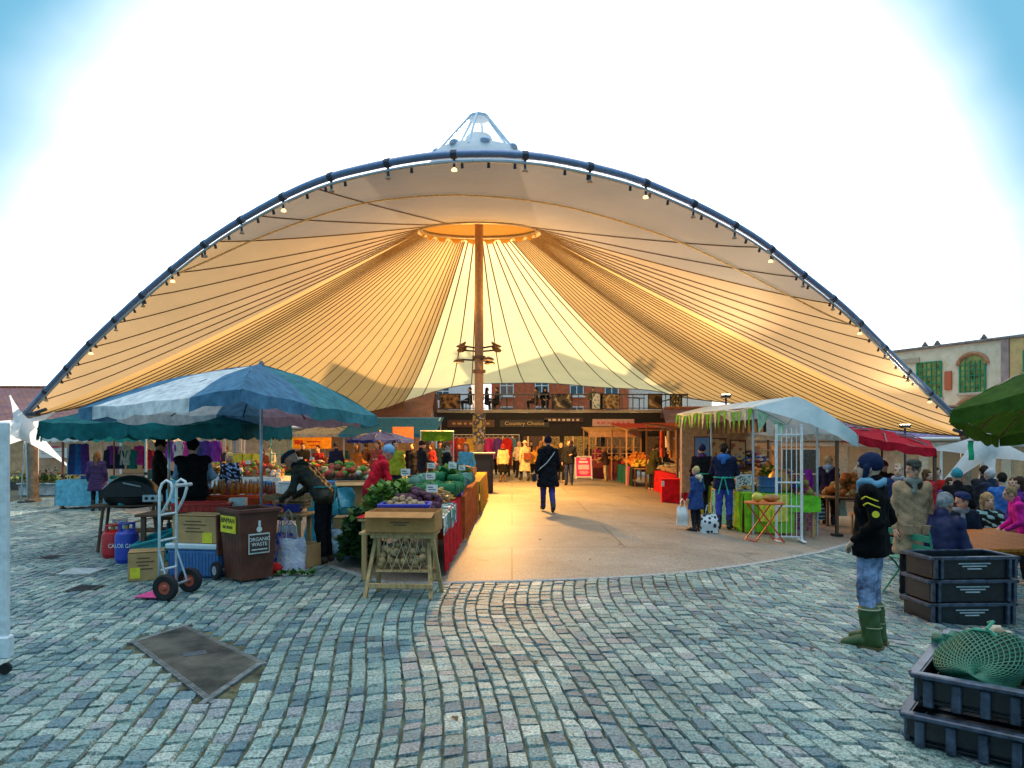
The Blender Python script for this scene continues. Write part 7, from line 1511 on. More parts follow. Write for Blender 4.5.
b = B(); b.grid(lambda u, v: (-.1 + .2 * u + .05 * math.sin(5 * v), .03 * math.sin(8 * u + 3 * v), -.95 * v), 6, 10); o = b.make('hanging_scarf', C_(.32, .04, .42), None, True, (p.x - .42, p.y + .3, gz(7) + 1.3)); tag(o, 'purple scarf draped from the table beside the padded coat shopper', 'scarf')
for k, (px, foot, head, face, col, hr, hc, lab) in enumerate(((659, 486, 441, -80, (.02, .02, .025), 'short', (.02, .02, .02), 'stallholder in black behind the fruit table'), (686, 492, 440, 100, (.015, .012, .015), 'beanie', (.02, .02, .04), 'stallholder in a dark hat behind the baskets'), (648, 487, 443, 80, (.04, .02, .02), 'bob', (.03, .02, .015), 'dark haired vendor between the fruit and the baskets'), (628, 480, 442, 200, (.02, .02, .03), 'short', (.1, .05, .03), 'vendor in black inside the timber stall'), (612, 479, 443, 170, (.05, .06, .12), 'tied', (.3, .15, .06), 'vendor in dark blue inside the timber stall'))):
    q = P(px, foot); q.x += .3 if k < 3 else 0; person(lab, q, face, 1.68, 'work', [('jacket', col), ('trousers', (.02, .02, .03))], hr, hc, res=.026)
bg('shopper in a dark olive coat bending over the fruit table cloth', 652, 490, 444, -70, 'work', [('coat', (.05, .05, .02)), ('trousers', (.02, .02, .02))], 'short', lean=.3)
# ------------------------------------------------------------------ right foreground
JEAN = mat((.10, .17, .46), rough=.85, var=.55, scale=9, bump=.35, bscale=40, var2=(.34, .42, .66))
p = P(871, 645); t_, J_, s_ = person('man in black jacket with yellow chevrons, blue jeans and green wellingtons', p, 52, 1.63, 'pocket', [('jacket', mat((.004, .004, .005), rough=.9, var=.3, bump=.3, bscale=30, spec=.1)), ('jeans', JEAN), ('wellingtons', (.035, .075, .012)), ('scarf', pattern((.08, .28, .45), (.03, .12, .28), 18, 'stripe', (.25, .42, .5)))], 'ear_flap', (.012, .02, .06), 'light', res=.0115, wide=1.04)
def on_sleeve(a, z):                                           # a point just outside the left sleeve: a is the angle round the arm, z the height
    sh, el = J_['sh'][0], J_['el'][0]; q = sh + (el - sh) * ((sh[2] - z) / (sh[2] - el[2])); return (q[0] - .071 * math.cos(a), q[1] + .071 * math.sin(a), q[2] + .01 * math.cos(a))
for k in range(2):
    b = B(); b.tube([on_sleeve(a, 1.37 - .055 * k - .035 * abs(math.sin(a - .2))) for a in np.linspace(-1.1, .9, 14)], .010, 5, flat=.6); b.make('shoulder_chevron', paint((.85, .70, .02)), t_, smooth=True)
bq = on_sleeve(-.35, 1.22)
b = B(); b.lathe([(.001, 0), (.028, 0), (.03, .004), (.02, .006), (.018, .004), (.001, .004)], 14, Matrix.Translation(bq) @ Matrix.Rotation(R(-90), 4, 'Y')); b.make('sleeve_badge', paint((.75, .62, .03)), t_)
for s in (0, 1):
    b = B(); tp = J_['ank'][s] + (J_['knee'][s] - J_['ank'][s]) * .58; b.tube([(tp[0] + .092 * math.cos(a), tp[1] + .092 * math.sin(a), tp[2] + .03) for a in np.linspace(0, 6.283, 17)], .009, 5, cap=False); b.make('boot_trim', paint((.30, .30, .18)), t_); b = B(); q = J_['ank'][s]; b.tube([(q[0] + .078 * math.cos(a), q[1] + .078 * math.sin(a), q[2] + .11) for a in np.linspace(0, 6.283, 17)], .005, 5, cap=False); b.make('boot_trim', paint((.30, .30, .18)), t_)
    b = B(); tq = J_['toe'][s]; b.prism([(q[0] + dx, q[1] + dy, .0) for dx, dy in ((-.05, -.09), (.05, -.09), (.055, .06), (tq[0] - q[0] + .04, tq[1] - q[1] + .055), (tq[0] - q[0] - .04, tq[1] - q[1] + .055), (-.055, .06))], (0, 0, .022)); b.make('boot_sole', paint((.12, .09, .03)), t_)
p = P(913, 601) + Vector((0, 0, 0)); t_, J_, s_ = person('man in a tan field jacket, flat cap and glasses facing the camera', p, 172, 1.64, 'down', [('coat', mat((.42, .25, .14), rough=.85, var=.2, scale=8, bump=.35, bscale=40)), ('trousers', (.012, .013, .016)), ('shoes', (.03, .02, .02)), ('scarf', (.22, .23, .20)), ('glasses', BLK)], 'flat_cap', (.05, .055, .045), 'ruddy', res=.013, wide=.9)
b = B(); [b.box((0, .170, .93 + .14 * k), (.014, .012, .014)) for k in range(4)]
for s in (-1, 1): b.box((s * .12, .168, .90), (.12, .03, .12), bev=.008)
b.make('pocket', mat((.36, .21, .12), rough=.85), t_)
b = B(); b.tube([(-.09, .03, 1.475), (-.06, .085, 1.44), (-.03, .12, 1.40)], [.03, .03, .015], 6, flat=.5); b.tube([(.09, .03, 1.475), (.06, .085, 1.44), (.03, .12, 1.40)], [.03, .03, .015], 6, flat=.5); b.make('collar', C_(.05, .025, .015), t_, smooth=True)
# picnic table, drinkers, chairs
ORT = wood((.50, .15, .02)); ORT.node_tree.nodes['Principled BSDF'].inputs['Specular IOR Level'].default_value = .15; TX, TY = 5.85, 9.05; g = gz(TX)
t = thing('picnic_table', 'orange varnished slatted table where two men sit drinking', 'table', (TX, TY, g), R(4))
for k in range(6): b = B(); b.box((-.66 + .265 * k, 0, .735), (.255, 1.75, .04), bev=.005); b.make('plank', ORT, t)
for s in (-1, 1):
    b = B(); b.box((0, s * .62, .68), (1.4, .08, .07), bev=.005); b.make('batten', ORT, t)
    for q in (-1, 1): b = B(); b.tube([(q * .62, s * .62, 0), (q * .22, s * .62, .66)], .05, 4); b.make('leg', ORT, t)
cupm = B(); cupm.lathe([(.03, 0), (.034, .005), (.043, .1), (.046, .105), (.040, .105), (.036, .06)], 14, cap=False); cm = cupm.mesh('paper_cup', pattern((.70, .66, .6), (.30, .16, .08), 12, 'magic'), 30)
for k, (x, y) in enumerate(((TX - .62, TY + .02), (TX - .48, TY + .2), (TX + .35, TY - .3), (TX - .1, TY + .6))): tag(link('paper_cup', cm, None, (x, y, g + .757)), ('paper cup nearest the elbow of the man in navy', 'paper cup just beyond the one at the navy elbow', 'paper cup alone in the middle of the orange table', 'paper cup by the hands of the flat capped man')[k], 'cup')
ORT_ = 0
def chair(label, loc, rz, m):
    t = thing('folding_chair', label, 'chair', loc, rz)
    for k in range(5): b = B(); b.box((0, -.16 + .085 * k, .45), (.40, .065, .014), bev=.004); b.make('seat_slat', m, t)
    for z in (.66, .78): b = B(); b.box((0, -.215 - (z - .45) * .12, z), (.38, .016, .075), bev=.004); b.make('back_slat', m, t)
    for s in (-1, 1):
        b = B(); b.tube([(s * .2, .26, 0), (s * .2, -.02, .36), (s * .2, -.2, .5), (s * .2, -.27, .86)], .012, 6); b.make('back_leg', m, t)
        b = B(); b.tube([(s * .18, -.26, 0), (s * .18, .2, .46)], .012, 6); b.make('front_leg', m, t)
    b = B(); b.tube([(-.2, .2, .08), (.2, .2, .08)], .008, 5); b.make('stretcher', m, t); return t
GRM = paint((.03, .26, .15)); 
p = P(905, 596); chair('empty green folding chair behind the man in wellingtons', p + Vector((.12, .1, 0)), R(-70), GRM)
p = (4.86, 8.35, gz(4.86)); chair('green folding chair under the seated man in the navy jacket', p, R(-80), GRM)
person('grey haired man in a navy jacket seated with his back to the camera', (4.86, 8.33, gz(4.86)), -62, 1.74, 'table', [('puffer', mat((.014, .016, .075), rough=.6, var=.3, bump=.5, bscale=8)), ('trousers', (.06, .26, .36)), ('shoes', (.02, .02, .02))], 'short', (.36, .34, .34), 'ruddy', lean=.18, hp=.1, res=.013)
chair('green folding chair under the seated man in the flat cap', (6.35, 10.45, gz(6.35)), R(180), GRM)
person('man in a blue flat cap and dark coat seated with hands together', (6.35, 10.40, gz(6.35)), 178, 1.72, 'table', [('puffer', (.015, .02, .04)), ('trousers', (.02, .02, .03)), ('shoes', (.02, .02, .02)), ('scarf', (.25, .25, .27))], 'flat_cap', (.02, .03, .10), 'ruddy', lean=.12, res=.014)
# stack of black crates
BC = paint((.012, .014, .018), rough=.35, var=.4, scale=20); BC2 = paint((.05, .07, .11), rough=.3, var=.5, scale=14)
p = P(973, 626) + Vector((0, .26, 0))
for k in range(3):
    t = thing('stacking_crate', ('lowest black crate of the stack beside the orange table', 'middle black crate of the stack beside the orange table', 'topmost black crate of the stack beside the orange table')[k], 'crate', p + Vector((.01 * k, 0, .235 * k)), R((3, 2, 4)[k]))
    x, y, z = .92, .5, .225; b = B(); b.box((0, 0, .012), (x - .06, y - .06, .024))
    for s in (-1, 1): b.box((s * (x / 2 - .035), 0, z / 2), (.02, y - .06, z - .02)); b.box((0, s * (y / 2 - .035), z / 2), (x - .05, .02, z - .02))
    b.make('body', BC, t); b = B()
    for s in (-1, 1): b.box((s * (x / 2 - .012), 0, z - .018), (.05, y, .035), bev=.006); b.box((0, s * (y / 2 - .012), z - .016), (x - .06, .05, .035), bev=.006)
    b.make('rim', BC2, t)
    for sx in (-.42, -.36, .36, .42): b = B(); b.box((sx, -y / 2 + .005, z * .45), (.03, .04, z * .85), bev=.004); b.make('corner_rib', BC2, t)
    for q in range(3): b = B(); b.box((.0, -y / 2 + .022, z * (.68 - .12 * q)), ((.34, .26, .15)[q], .006, .012)); b.make('printed_line', paint((.5, .52, .55)), t)
# fishmonger's crates with nets at the near corner
ang = R(51); A0 = Vector((2.24, 4.1)); ux, uy = Vector((math.cos(ang), math.sin(ang))), Vector((math.sin(ang), -math.cos(ang)))
def fish_crate(label, corner, z, Lx=1.2, Ly=.56, h=.19):
    c = corner + ux * Lx / 2 + uy * Ly / 2; t = thing('fish_crate', label, 'crate', (c.x, c.y, gz(c.x) + z), ang); b = B()
    for k in range(9): b.box((-Lx / 2 + .08 + k * (Lx - .16) / 8, 0, .06), (.05, Ly - .08, .016))
    b.box((0, 0, .05), (Lx - .06, Ly - .06, .01)); b.make('base_grid', BC, t); b = B()
    for s in (-1, 1): b.box((s * (Lx / 2 - .03), 0, h / 2 + .05), (.022, Ly - .08, h - .06)); b.box((0, s * (Ly / 2 - .03), h / 2 + .05), (Lx - .05, .022, h - .06))
    b.make('body', BC, t); b = B()
    for s in (-1, 1): b.box((s * (Lx / 2 - .005), 0, h + .012), (.06, Ly + .02, .03), bev=.008); b.box((0, s * (Ly / 2 - .005), h + .010), (Lx - .05, .06, .03), bev=.008)
    for s in (-1, 1):
        for q in (-.36, -.12, .12, .36): b.box((s * (Lx / 2 - .01), q * Ly, h * .55), (.035, .05, h * .8), bev=.006)
        for q in (-.42, -.2, 0, .2, .42): b.box((q * Lx, s * (Ly / 2 - .01), h * .55), (.05, .035, h * .8), bev=.006)
    b.make('rim', BC2, t)
    for sx in (-1, 1):
        for sy in (-1, 1): b = B(); b.box((sx * (Lx / 2 - .12), sy * (Ly / 2 - .06), .022), (.1, .09, .044), bev=.006); b.make('foot', BC, t)
    return t, c
fish_crate('lower black crate under the crate of green netting', A0 - ux * .03 - uy * .04, 0, 1.28, .62); t, c = fish_crate('upper black crate holding the green net sack and shells', A0 + ux * .03, .215)
fish_crate('black crate at the very corner of the picture, lower one', A0 + uy * .65 - ux * .50, 0); fish_crate('black crate at the very corner of the picture, upper one', A0 + uy * .65 - ux * .47, .215)
zc = gz(c.x) + .215 + .075
q = c - ux * .12; t = thing('net_sack', 'bulging green mesh net sack of shellfish in the upper black crate', 'sack', (q.x, q.y, zc), ang)
def sk(u, v, k=1.):
    a = 6.283 * u; el = -1.57 + 3.14 * v; r = 1 + .07 * math.sin(3 * a + 1) + .06 * math.sin(5 * a + 4 * v) + .05 * math.sin(2 * a - 6 * v); tw = .02 * math.exp(-((v - .62) / .06) ** 2) * (math.cos(a) > -.4)
    z = math.sin(a) * math.cos(el) * r * (1 - tw * 2.2); return (k * .37 * math.sin(el) * (1 + .05 * math.sin(2 * a)), k * .23 * r * (1 - tw) * math.cos(a) * math.cos(el), .13 + k * (.17 if z > 0 else .12) * z + .02 * math.sin(3 * el) * k)
b = B(); b.grid(lambda u, v: sk(u, v, .965), 36, 18); b.make('contents', mat((.02, .05, .028), rough=.6, var=.8, scale=26, bump=1., bscale=30), t, smooth=True)
b = B()
for k in range(46):
    for d in (-1, 1): b.tube([sk((k / 46 + d * .33 * v) % 1.0, v, 1.0) for v in np.linspace(.0, 1., 28)], .0042, 4, cap=False)
b.make('netting', paint((.028, .15, .085), rough=.6), t)
b = B(); b.tube([(-.02, -.19, .2), (.02, -.12, .26), (.06, -.03, .31), (.1, .05, .30), (.14, .12, .26)], .012, 6); b.tube([(.02, -.02, .33), (.06, -.05, .37), (.1, -.02, .35)], .01, 5); b.make('drawstring', paint((.05, .30, .18)), t)
q = c + ux * .34; heap('mussels', 'pale brown mussels and shells loose in the upper black crate', (q.x, q.y, zc), (.42, .46, .24), 150, .034, [mat((.34, .24, .15), rough=.6, var=.5), mat((.12, .08, .06), rough=.5), mat((.50, .42, .32), rough=.6)], ang, lobes=.25)
q = c + ux * .2 - uy * .17; heap('net_scraps', 'bunched loose green net at the edge of the shells', (q.x, q.y, zc + .06), (.3, .2, .14), 90, .035, mat((.03, .16, .10), rough=.6), ang, shape='root', lobes=2)
# big green parasol overhead
umbrella('cafe_parasol', 'large olive green parasol tilted over the drinkers', (6.5, 8.25), 2, 2, 2.75, [(.045, .105, .012)], 4, val=.17, trans=.3, cors=[(4.80, 8.0, 2.02), (6.25, 6.2, 2.62), (8.3, 8.2, 2.35), (7.0, 10.5, 1.74)], polem=DARKW, ribm=paint((.32, .24, .12)), bulge=.05)
# star sail, flag, plants
Ys = 21.; c = (X(985, Ys), Ys, gz(X(985, Ys))); star_sail('white star shaped sail beside the purple slate building', c, 2.45, [(-2.0, -.2, .75), (1.0, 0, 3.35), (-1.7, .2, 2.35), (1.9, 0, 1.9), (.3, 0, 1.3)], 0)
t = thing('hanging_flag', 'narrow green flag hanging under the tip of the olive parasol', 'flag', U(971, 441, 13)); b = B(); b.grid(lambda u, v: (-.05 + .1 * u, .015 * math.sin(6 * v), -.34 * v), 3, 8); b.make('fabric', C_(.02, .36, .16), t); b = B(); b.tube([(-.06, 0, 0), (.06, 0, 0)], .008, 5); b.tube([(0, 0, 0), (0, 0, .3)], .004, 4); b.make('rod', BLK, t)
for k, (px, py, lab) in enumerate(((945, 515, 'yellow green shrub in a tub behind the man in tan'), (981, 512, 'second yellow flowered shrub beside the man in black at the back'))): q = P(px, py); pots_plant(lab, (q.x, q.y, q.z), .32, .55, (.62, .5, .05), 260, lf=(.14, .24, .03))
# crowd at the back tables
def cr(label, px, Y, head, face, kind, wear, hair='short', hcol=(.03, .02, .015), **k):
    x = X(px, Y); g = gz(x); h = Z(head, Y) - g
    if kind in ('sit', 'table'): h = 1.7
    return person(label, (x, Y, g), face, max(1.45, min(1.85, h)), kind, wear, hair, hcol, res=.02, **k)
TR = ('trousers', (.02, .02, .03))
cr('man in a long black coat and teal beanie with his back turned', 957, 12.0, 470, -8, 'stand', [('coat', (.010, .010, .013)), TR, ('boots', (.01, .01, .01))], 'beanie', (.03, .22, .28))
cr('person in a red jumper serving by the doorway', 937, 16.5, 468, 160, 'work', [('jumper', (.55, .02, .02)), TR], 'short', (.02, .015, .01))
cr('person in a crimson coat half hidden behind the man in tan', 927, 15.2, 470, 200, 'stand', [('jacket', (.45, .01, .03)), TR], 'bob', (.1, .05, .02))
cr('man in a blue shirt and dark trousers standing at the back table', 1002, 13.2, 473, -20, 'work', [('jumper', (.05, .16, .48)), TR], 'short', (.02, .015, .012))
cr('grey haired shopper in a dark coat behind the blue shirt', 990, 14.4, 469, 20, 'stand', [('coat', (.02, .03, .06)), TR], 'short', (.45, .47, .5))
cr('tall dark haired man at the foot of the star sail', 984, 15.6, 466, -10, 'stand', [('coat', (.03, .03, .035)), TR], 'short', (.03, .02, .015))
cr('woman with fair hair in a black cardigan seated facing the camera', 987, 11.6, 489, 175, 'table', [('jumper', (.25, .42, .40)), ('cardigan', (.012, .012, .012)), TR], 'bob', (.36, .22, .10))
cr('child in a bright red top near the purple coat', 1013, 14.6, 478, 120, 'stand', [('jumper', (.62, .04, .02)), TR], 'short', (.12, .06, .03))
cr('woman in a purple coat at the edge of the crowd', 1019, 12.6, 477, 100, 'stand', [('coat', (.10, .03, .20)), TR], 'bob', (.04, .02, .015))
cr('pale haired person in a navy jacket between the red awning and the tan jacket', 898, 12.4, 464, 150, 'stand', [('jacket', (.015, .03, .09)), TR, ('scarf', (.3, .3, .34))], 'short', (.35, .26, .18))
cr('person in a dark coat in the shadow of the red awning', 884, 17, 462, 180, 'work', [('coat', (.03, .015, .012)), TR], 'beanie', (.1, .02, .02))
cr('person in a purple top behind the man in the long black coat', 950, 14.0, 478, 170, 'stand', [('jumper', (.06, .05, .22)), TR], 'bob', (.05, .03, .02))
cr('person in a magenta fleece reaching across the back table', 1026, 10.6, 492, 70, 'work', [('jacket', (.72, .02, .30)), TR], 'short', (.3, .2, .1), lean=.35)
c = (7.9, 11.7); t = table('varnished table behind the flat capped man', c, R(3), 2.0, .8, .76, ORT, ORT, name='picnic_table'); t2 = table('long varnished table by the blue shirted man', (9.3, 13.9), R(5), 2.2, .8, .76, ORT, ORT, name='picnic_table')
for k in range(5): tag(link('paper_cup', cm, None, (7.2 + .33 * k, 11.6 + .15 * (k % 2), gz(7.9) + .765)), 'paper cup on the varnished table behind the flat capped man', 'cup', 'paper cups on the varnished table')
bt = bottle_mesh(paint((.10, .2, .05), rough=.2), paint((.7, .7, .6)), .24, .034)
for k in range(3): tag(link('drink_bottle', bt, None, (7.35 + .5 * k, 11.85, gz(7.9) + .765)), 'green drink bottle on the varnished table behind the flat capped man', 'bottle', 'drink bottles on the varnished table')
# ------------------------------------------------------------------ stalls and shoppers in the middle distance, behind the umbrellas and the vegetable stall
t = gate_lattice('teal_gate_panel', 'teal painted steel gate panel standing among the far stalls', P(281, 493), R(3), .72, 2.15, paint((.03, .34, .38)), bars=6, rails=(0, .3, .62, 1), cat='gate')
b = B(); b.box((0, 0, 0), (1.5, .02, .42)); b.m = 1; b.box((-.45, -.012, .03), (.3, .006, .16)); b.box((.1, -.012, .05), (.5, .006, .05)); b.box((.12, -.012, -.08), (.4, .006, .04)); o = b.make('banner', [C_(.75, .30, .02), C_(.45, .05, .02)], None, loc=U(311, 443, 27)); tag(o, 'orange banner strung above the far stalls beyond the teal gate', 'banner')
t = thing('green_banner', 'long plain green banner hung to the mast side of the vegetable stall', 'banner', U(437, 441, 24)); b = B(); b.grid(lambda u, v: (-.52 + 1.04 * u, .02 * math.sin(8 * u) * v, .32 * (1 - v)), 16, 3); b.make('fabric', C_(.10, .26, .015), t); b = B(); b.tube([(-.56, 0, .33), (.56, 0, .33)], .015, 5); b.make('rod', STEEL, t)
for s in (-1, 1): b = B(); b.tube([(s * .54, .03, -U(437, 441, 24).z), (s * .54, .03, .34)], .02, 5); b.make('pole', STEEL, t)
t = thing('brown_board', 'brown hoarding board on two posts behind the shopper in yellow green', 'board', (X(403, 26), 26, 0)); b = B(); b.box((0, 0, Z(434, 26)), (.75, .04, .5), bev=.01); b.make('panel', mat((.28, .09, .04), rough=.8), t)
for s in (-1, 1): b = B(); b.box((s * .3, .05, .8), (.05, .05, 1.7)); b.make('post', DARKW, t)
umbrella('market_umbrella', 'small navy parasol far beyond the vegetable stall', (X(380, 25), 25), 1.15, 1.72, 2.0, [(.02, .04, .26)], 8, 0, .1)
# blue tarpaulin roof on a frame
t = stall_frame('wide stall under a bright blue tarpaulin roof beyond the umbrellas', X(352, 31), X(436, 31), 29.5, 33, 1.95, 2.75, STEEL, cloth((.03, .20, .50), trans=.25, bump=.6, bscale=4), val=.15)
umb = [('teal', (.02, .28, .30), 205, 27), ('white', (.75, .76, .76), 330, 34)]
umbrella('market_umbrella', 'far white parasol beside the blue tarpaulin stall', (X(325, 34), 34), 1.6, 2.0, 2.5, [(.72, .74, .76)], 8, 0, .15)
specs = [(252, 21, 1.9, 'white', (.66, .66, .64), 'white clothed stall table behind the juice bottles'), (306, 23, 2.0, 'green', (.04, .16, .08), 'dark green clothed stall table beneath the orange banner'), (345, 17.5, 1.5, 'blue', (.14, .34, .60), 'sky blue clothed table beside the folding chairs'),
         (330, 29, 2.6, 'red', (.45, .05, .03), 'rust clothed stall table under the far white parasol'), (395, 27, 2.6, 'pale', (.6, .55, .45), 'cream clothed stall table behind the brown hoarding'), (212, 24, 2.2, 'blue', (.10, .25, .45), 'mid blue clothed stall table behind the blonde woman'), (425, 31, 2.4, 'brown', (.25, .1, .05), 'brown clothed stall table under the blue tarpaulin')]
gm = [mat((.60, .30, .05), rough=.6), mat((.55, .06, .03), rough=.6), mat((.12, .28, .04), rough=.6), mat((.62, .56, .45), rough=.6), mat((.50, .42, .05), rough=.6), mat((.10, .15, .4), rough=.5), mat((.3, .1, .05), rough=.6)]
for k, (px, Y, w_, _, col, lab) in enumerate(specs):
    x = X(px, Y); table('bare boards under the ' + lab.replace(' stall table', '').replace(' table', '') + ' display', (x, Y), 0, w_, .9, .76, PALE, DARKW); drape(lab.replace('stall table', 'cloth').replace('clothed table', 'cloth').replace('clothed cloth', 'stall cloth'), (x, Y), 0, w_, .9, .76, C_(*col), sides='flr')
    heap('market_goods', 'mixed goods heaped on the ' + lab, (x, Y, gz(x) + .775), (w_ - .1, .8, .42), 90, .075, random.sample(gm, 4), shape='box' if k % 2 else 'ball', lobes=.1)
    for q in range(3):
        p = (x - w_ / 2 + w_ * (q + .5) / 3, Y + .1, gz(x) + .78); wood_crate(('outer wooden crate on the ', 'middle wooden crate on the ', 'aisle end wooden crate on the ')[q] + lab.replace('clothed ', ''), p, random.uniform(-.2, .2), (.46, .32, .2), OAK)
# yellow produce boxes and hanging goods behind the blonde woman
for k in range(6): boxcard('bright yellow carton stacked behind the blonde woman', (X(238 + 9 * (k % 3), 23), 23 + .02 * k, gz(-8) + .8 + .3 * (k // 3)), .05 * k, (.26, .3, .28), False, mat((.68, .58, .04), rough=.6), group='yellow cartons behind the blonde woman')
t = thing('tool_rack', 'pale rack of hanging goods behind the man in the waistcoat', 'rack', (X(212, 24.8), 24.8, gz(-10)))
for s in (-1, 1): b = B(); b.tube([(s * 1.1, 0, 0), (s * 1.1, 0, 2.1)], .03, 6); b.make('post', STEEL, t)
for z in (1.5, 2.05): b = B(); b.tube([(-1.1, 0, z), (1.1, 0, z)], .02, 6); b.make('rail', STEEL, t)
for k in range(12): b = B(); b.box((-1.0 + k * .18, -.03, 1.72), (.10, .04, .5), bev=.01); b.make('hanging_packet', paint(((.5, .45, .3), (.2, .3, .4), (.55, .5, .42))[k % 3]), t)
for k in range(6):
    c_ = clo[(k * 2 + 4) % 10]; hang_garment(f'{c_[1]} garment hung {("low", "higher")[k > 2]} under the teal umbrella edge behind the waistcoat man', (X(170 + k * 9, 20.5), 20.5, 1.75), C_(*c_[0]), .6, .3)
# blue folding chairs by the sky blue table
BLC = paint((.08, .16, .34))
for k, (px, Y, rz_) in enumerate(((352, 15.6, 40), (338, 15.9, -30), (366, 16.6, 80), (333, 18.6, 190))):
    x = X(px, Y); chair(('dark blue folding chair in front of the sky blue table', 'dark blue folding chair closest to the bending man', 'dark blue folding chair beside the tall cardboard box', 'dark blue folding chair behind the sky blue table')[k], (x, Y, gz(x)), R(rz_), BLC)
for k in range(2): plastic_crate(('blue plastic bin on the concrete behind the bending man', 'white bucket shaped bin beside the teal gate')[k], (X((262, 292)[k], 18.5), 18.5, gz(-5)), .1, (.6, .5, .7), paint(((.05, .25, .5), (.6, .62, .62))[k]))
CW = [('coat', 'trousers'), ('jacket', 'trousers'), ('jacket', 'skirt'), ('jumper', 'jeans')]
ppl = [(262, 25, 190, (.10, .03, .02), 'bob', (.05, .03, .02), 'vendor in maroon behind the yellow cartons'), (270, 27, 170, (.62, .60, .50), 'short', (.02, .015, .01), 'vendor in cream standing left of the teal gate'), (303, 26, 200, (.012, .012, .015), 'short', (.10, .05, .02), 'vendor in black under the orange banner'), (318, 25.5, 160, (.35, .03, .03), 'tied', (.04, .02, .01), 'vendor in dark red under the orange banner'),
       (336, 25, 30, (.02, .03, .08), 'beanie', (.03, .03, .05), 'shopper in navy looking at the dark green table'), (357, 24, -40, (.50, .16, .03), 'bob', (.22, .10, .04), 'shopper in an orange jacket near the navy parasol'), (366, 27, 60, (.04, .02, .02), 'short', (.02, .015, .01), 'shopper in dark brown near the navy parasol'), (378, 22, 150, (.42, .08, .06), 'long', (.10, .05, .03), 'long haired shopper in a brick red top'),
       (412, 24.5, 170, (.015, .015, .02), 'short', (.03, .02, .015), 'shopper in black below the brown hoarding'), (422, 21.5, -60, (.02, .02, .03), 'beanie', (.02, .02, .03), 'shopper in a black hat below the green banner'), (432, 26, 120, (.30, .03, .04), 'bob', (.06, .03, .02), 'shopper in dark crimson below the green banner'), (440, 29, 200, (.02, .05, .06), 'short', (.04, .03, .02), 'shopper in dark teal beyond the green banner'),
       (386, 30, 10, (.55, .50, .40), 'tied', (.35, .2, .08), 'shopper in a cream top under the blue tarpaulin'), (343, 30.5, 190, (.03, .12, .10), 'short', (.3, .3, .3), 'grey haired vendor in green under the far white parasol'), (226, 26.5, 180, (.03, .03, .09), 'bob', (.12, .05, .03), 'vendor in navy at the mid blue stall cloth'), (459, 31.5, 170, (.10, .03, .05), 'tied', (.05, .02, .02), 'vendor in plum beside the rack of garments')]
for k, (px, Y, f, col, hr, hc, lab) in enumerate(ppl):
    x = X(px, Y); a, l = CW[k % 4]; person(lab, (x, Y, gz(x)), f, 1.56 + .035 * (k * 7 % 5), ('stand', 'work', 'stand', 'bag')[k % 4], [(a, col), (l, (.02, .02, .035) if l != 'jeans' else (.05, .07, .2)), ('shoes', (.02, .02, .02))], hr, hc, res=.028)
heap('mixed_vegetables', 'greens and roots heaped between the vegetable table and the cardboard box', (-2.2, 14.6, 0), (.6, 2.2, .7), 240, .1, [GRN, SAV, ROOT], shape='leaf')
for k in range(5): wood_crate(('orange wooden crate next to the tall cardboard box', 'wooden crate second from the tall cardboard box', 'wooden crate third from the tall cardboard box', 'wooden crate fourth from the tall cardboard box', 'wooden crate closest to the mast on the floor')[k], (-2.6 - .05 * k, 14.6 + k * 1.2, 0), .1 * k, (.6, .4, .35), OAK)

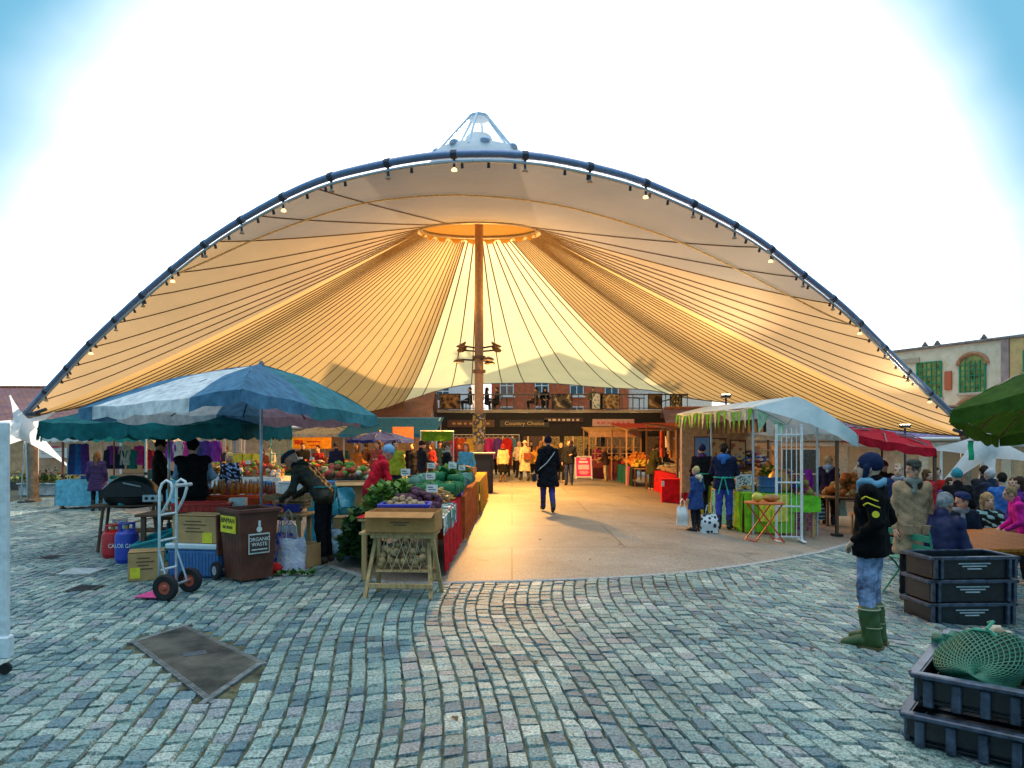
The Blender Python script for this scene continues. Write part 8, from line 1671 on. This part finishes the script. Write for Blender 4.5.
for k, (px, Y, f, col, hr, hc, lab) in enumerate(((507, 34, 30, (.5, .06, .03), 'bob', (.1, .05, .02), 'small figure in a scarlet coat at the shop windows'), (531, 36, 190, (.02, .02, .03), 'short', (.02, .02, .02), 'small figure in black facing out under the gold lettering'), (553, 35, 10, (.45, .3, .1), 'tied', (.3, .15, .05), 'small figure in an ochre jacket at the shop windows'), (572, 36, -30, (.05, .08, .2), 'short', (.1, .06, .03), 'small figure in navy at the shop windows behind the pink board'),
    (597, 36.8, 170, (.3, .03, .1), 'bob', (.03, .02, .02), 'small figure in wine red by the timber stall corner'), (519, 33, 160, (.6, .5, .35), 'bob', (.5, .4, .3), 'small figure in a pale mac behind the cream coat'), (545, 33.5, 200, (.03, .03, .03), 'beanie', (.3, .05, .03), 'small figure in charcoal with a rust hat ahead of the walker'), (494, 36, 180, (.2, .05, .2), 'long', (.04, .02, .02), 'small figure in violet beside the garment rack'))):
    x = X(px, Y); person(lab, (x, Y, gz(x)), f, 1.6 + .03 * (k % 4), ('stand', 'bag', 'work')[k % 3], [(('coat', 'jacket')[k % 2], col), ('trousers', (.02, .02, .03)), ('shoes', (.02, .02, .02))], hr, hc, res=.028)
cd = B(); cd.box((0, 0, .17), (.15, .006, .1)); cd.m = 1; cd.box((-.02, -.0045, .185), (.07, .003, .012)); cd.box((0, -.0045, .155), (.1, .003, .01)); cd.m = 2; cd.tube([(0, 0, 0), (0, 0, .13)], .004, 4); cdm = cd.mesh('price_card', [paint((.78, .77, .72)), paint((.1, .1, .12)), DARKW])
for grp, lab, pts in (('price cards on the vegetable stall', 'white price card on a stick among the vegetables', [(-1.05, 9.6, zt + .12), (-1.5, 10.3, zt + .3), (-1.25, 11.2, zt + .2), (-1.05, 12.9, zt + .3), (-1.5, 13.6, zt + .28), (-1.0, 14.6, zt + .2), (-1.4, 17, zt + .2)]), ('price cards on the bunting stall', 'white price card on a stick among the cheeses', [(4.9, 16.2, g5 + .1), (5.0, 17, g5 + .15), (5.2, 17.8, g5 + .2)]), ('price cards on the dark green and white far tables', 'white price card on a stick at the far tables', [(X(300, 22.7), 22.7, .95), (X(312, 22.7), 22.7, .95), (X(248, 20.7), 20.7, .9)])):
    for q in pts: o = link('price_card', cdm, None, q, random.uniform(-.5, .5)); tag(o, lab, 'price card', grp)
lf = B(); lf.add([(-.04, 0, .004), (0, .022, .012), (.045, 0, .006), (0, -.022, .014)], [(0, 1, 2, 3)]); lfm = lf.mesh('fallen_leaf', mat((.16, .09, .03), rough=.7, var=.5))
for px, py in ((232, 690), (372, 640), (536, 663), (655, 603), (702, 640), (300, 610), (455, 720), (812, 650), (590, 560), (620, 545), (540, 540), (95, 640)): q = P(px, py); o = link('fallen_leaf', lfm, None, (q.x, q.y, q.z + .006), random.uniform(0, 6)); tag(o, 'single dry brown leaf lying on the paving', 'leaf', 'dry leaves scattered on the paving')
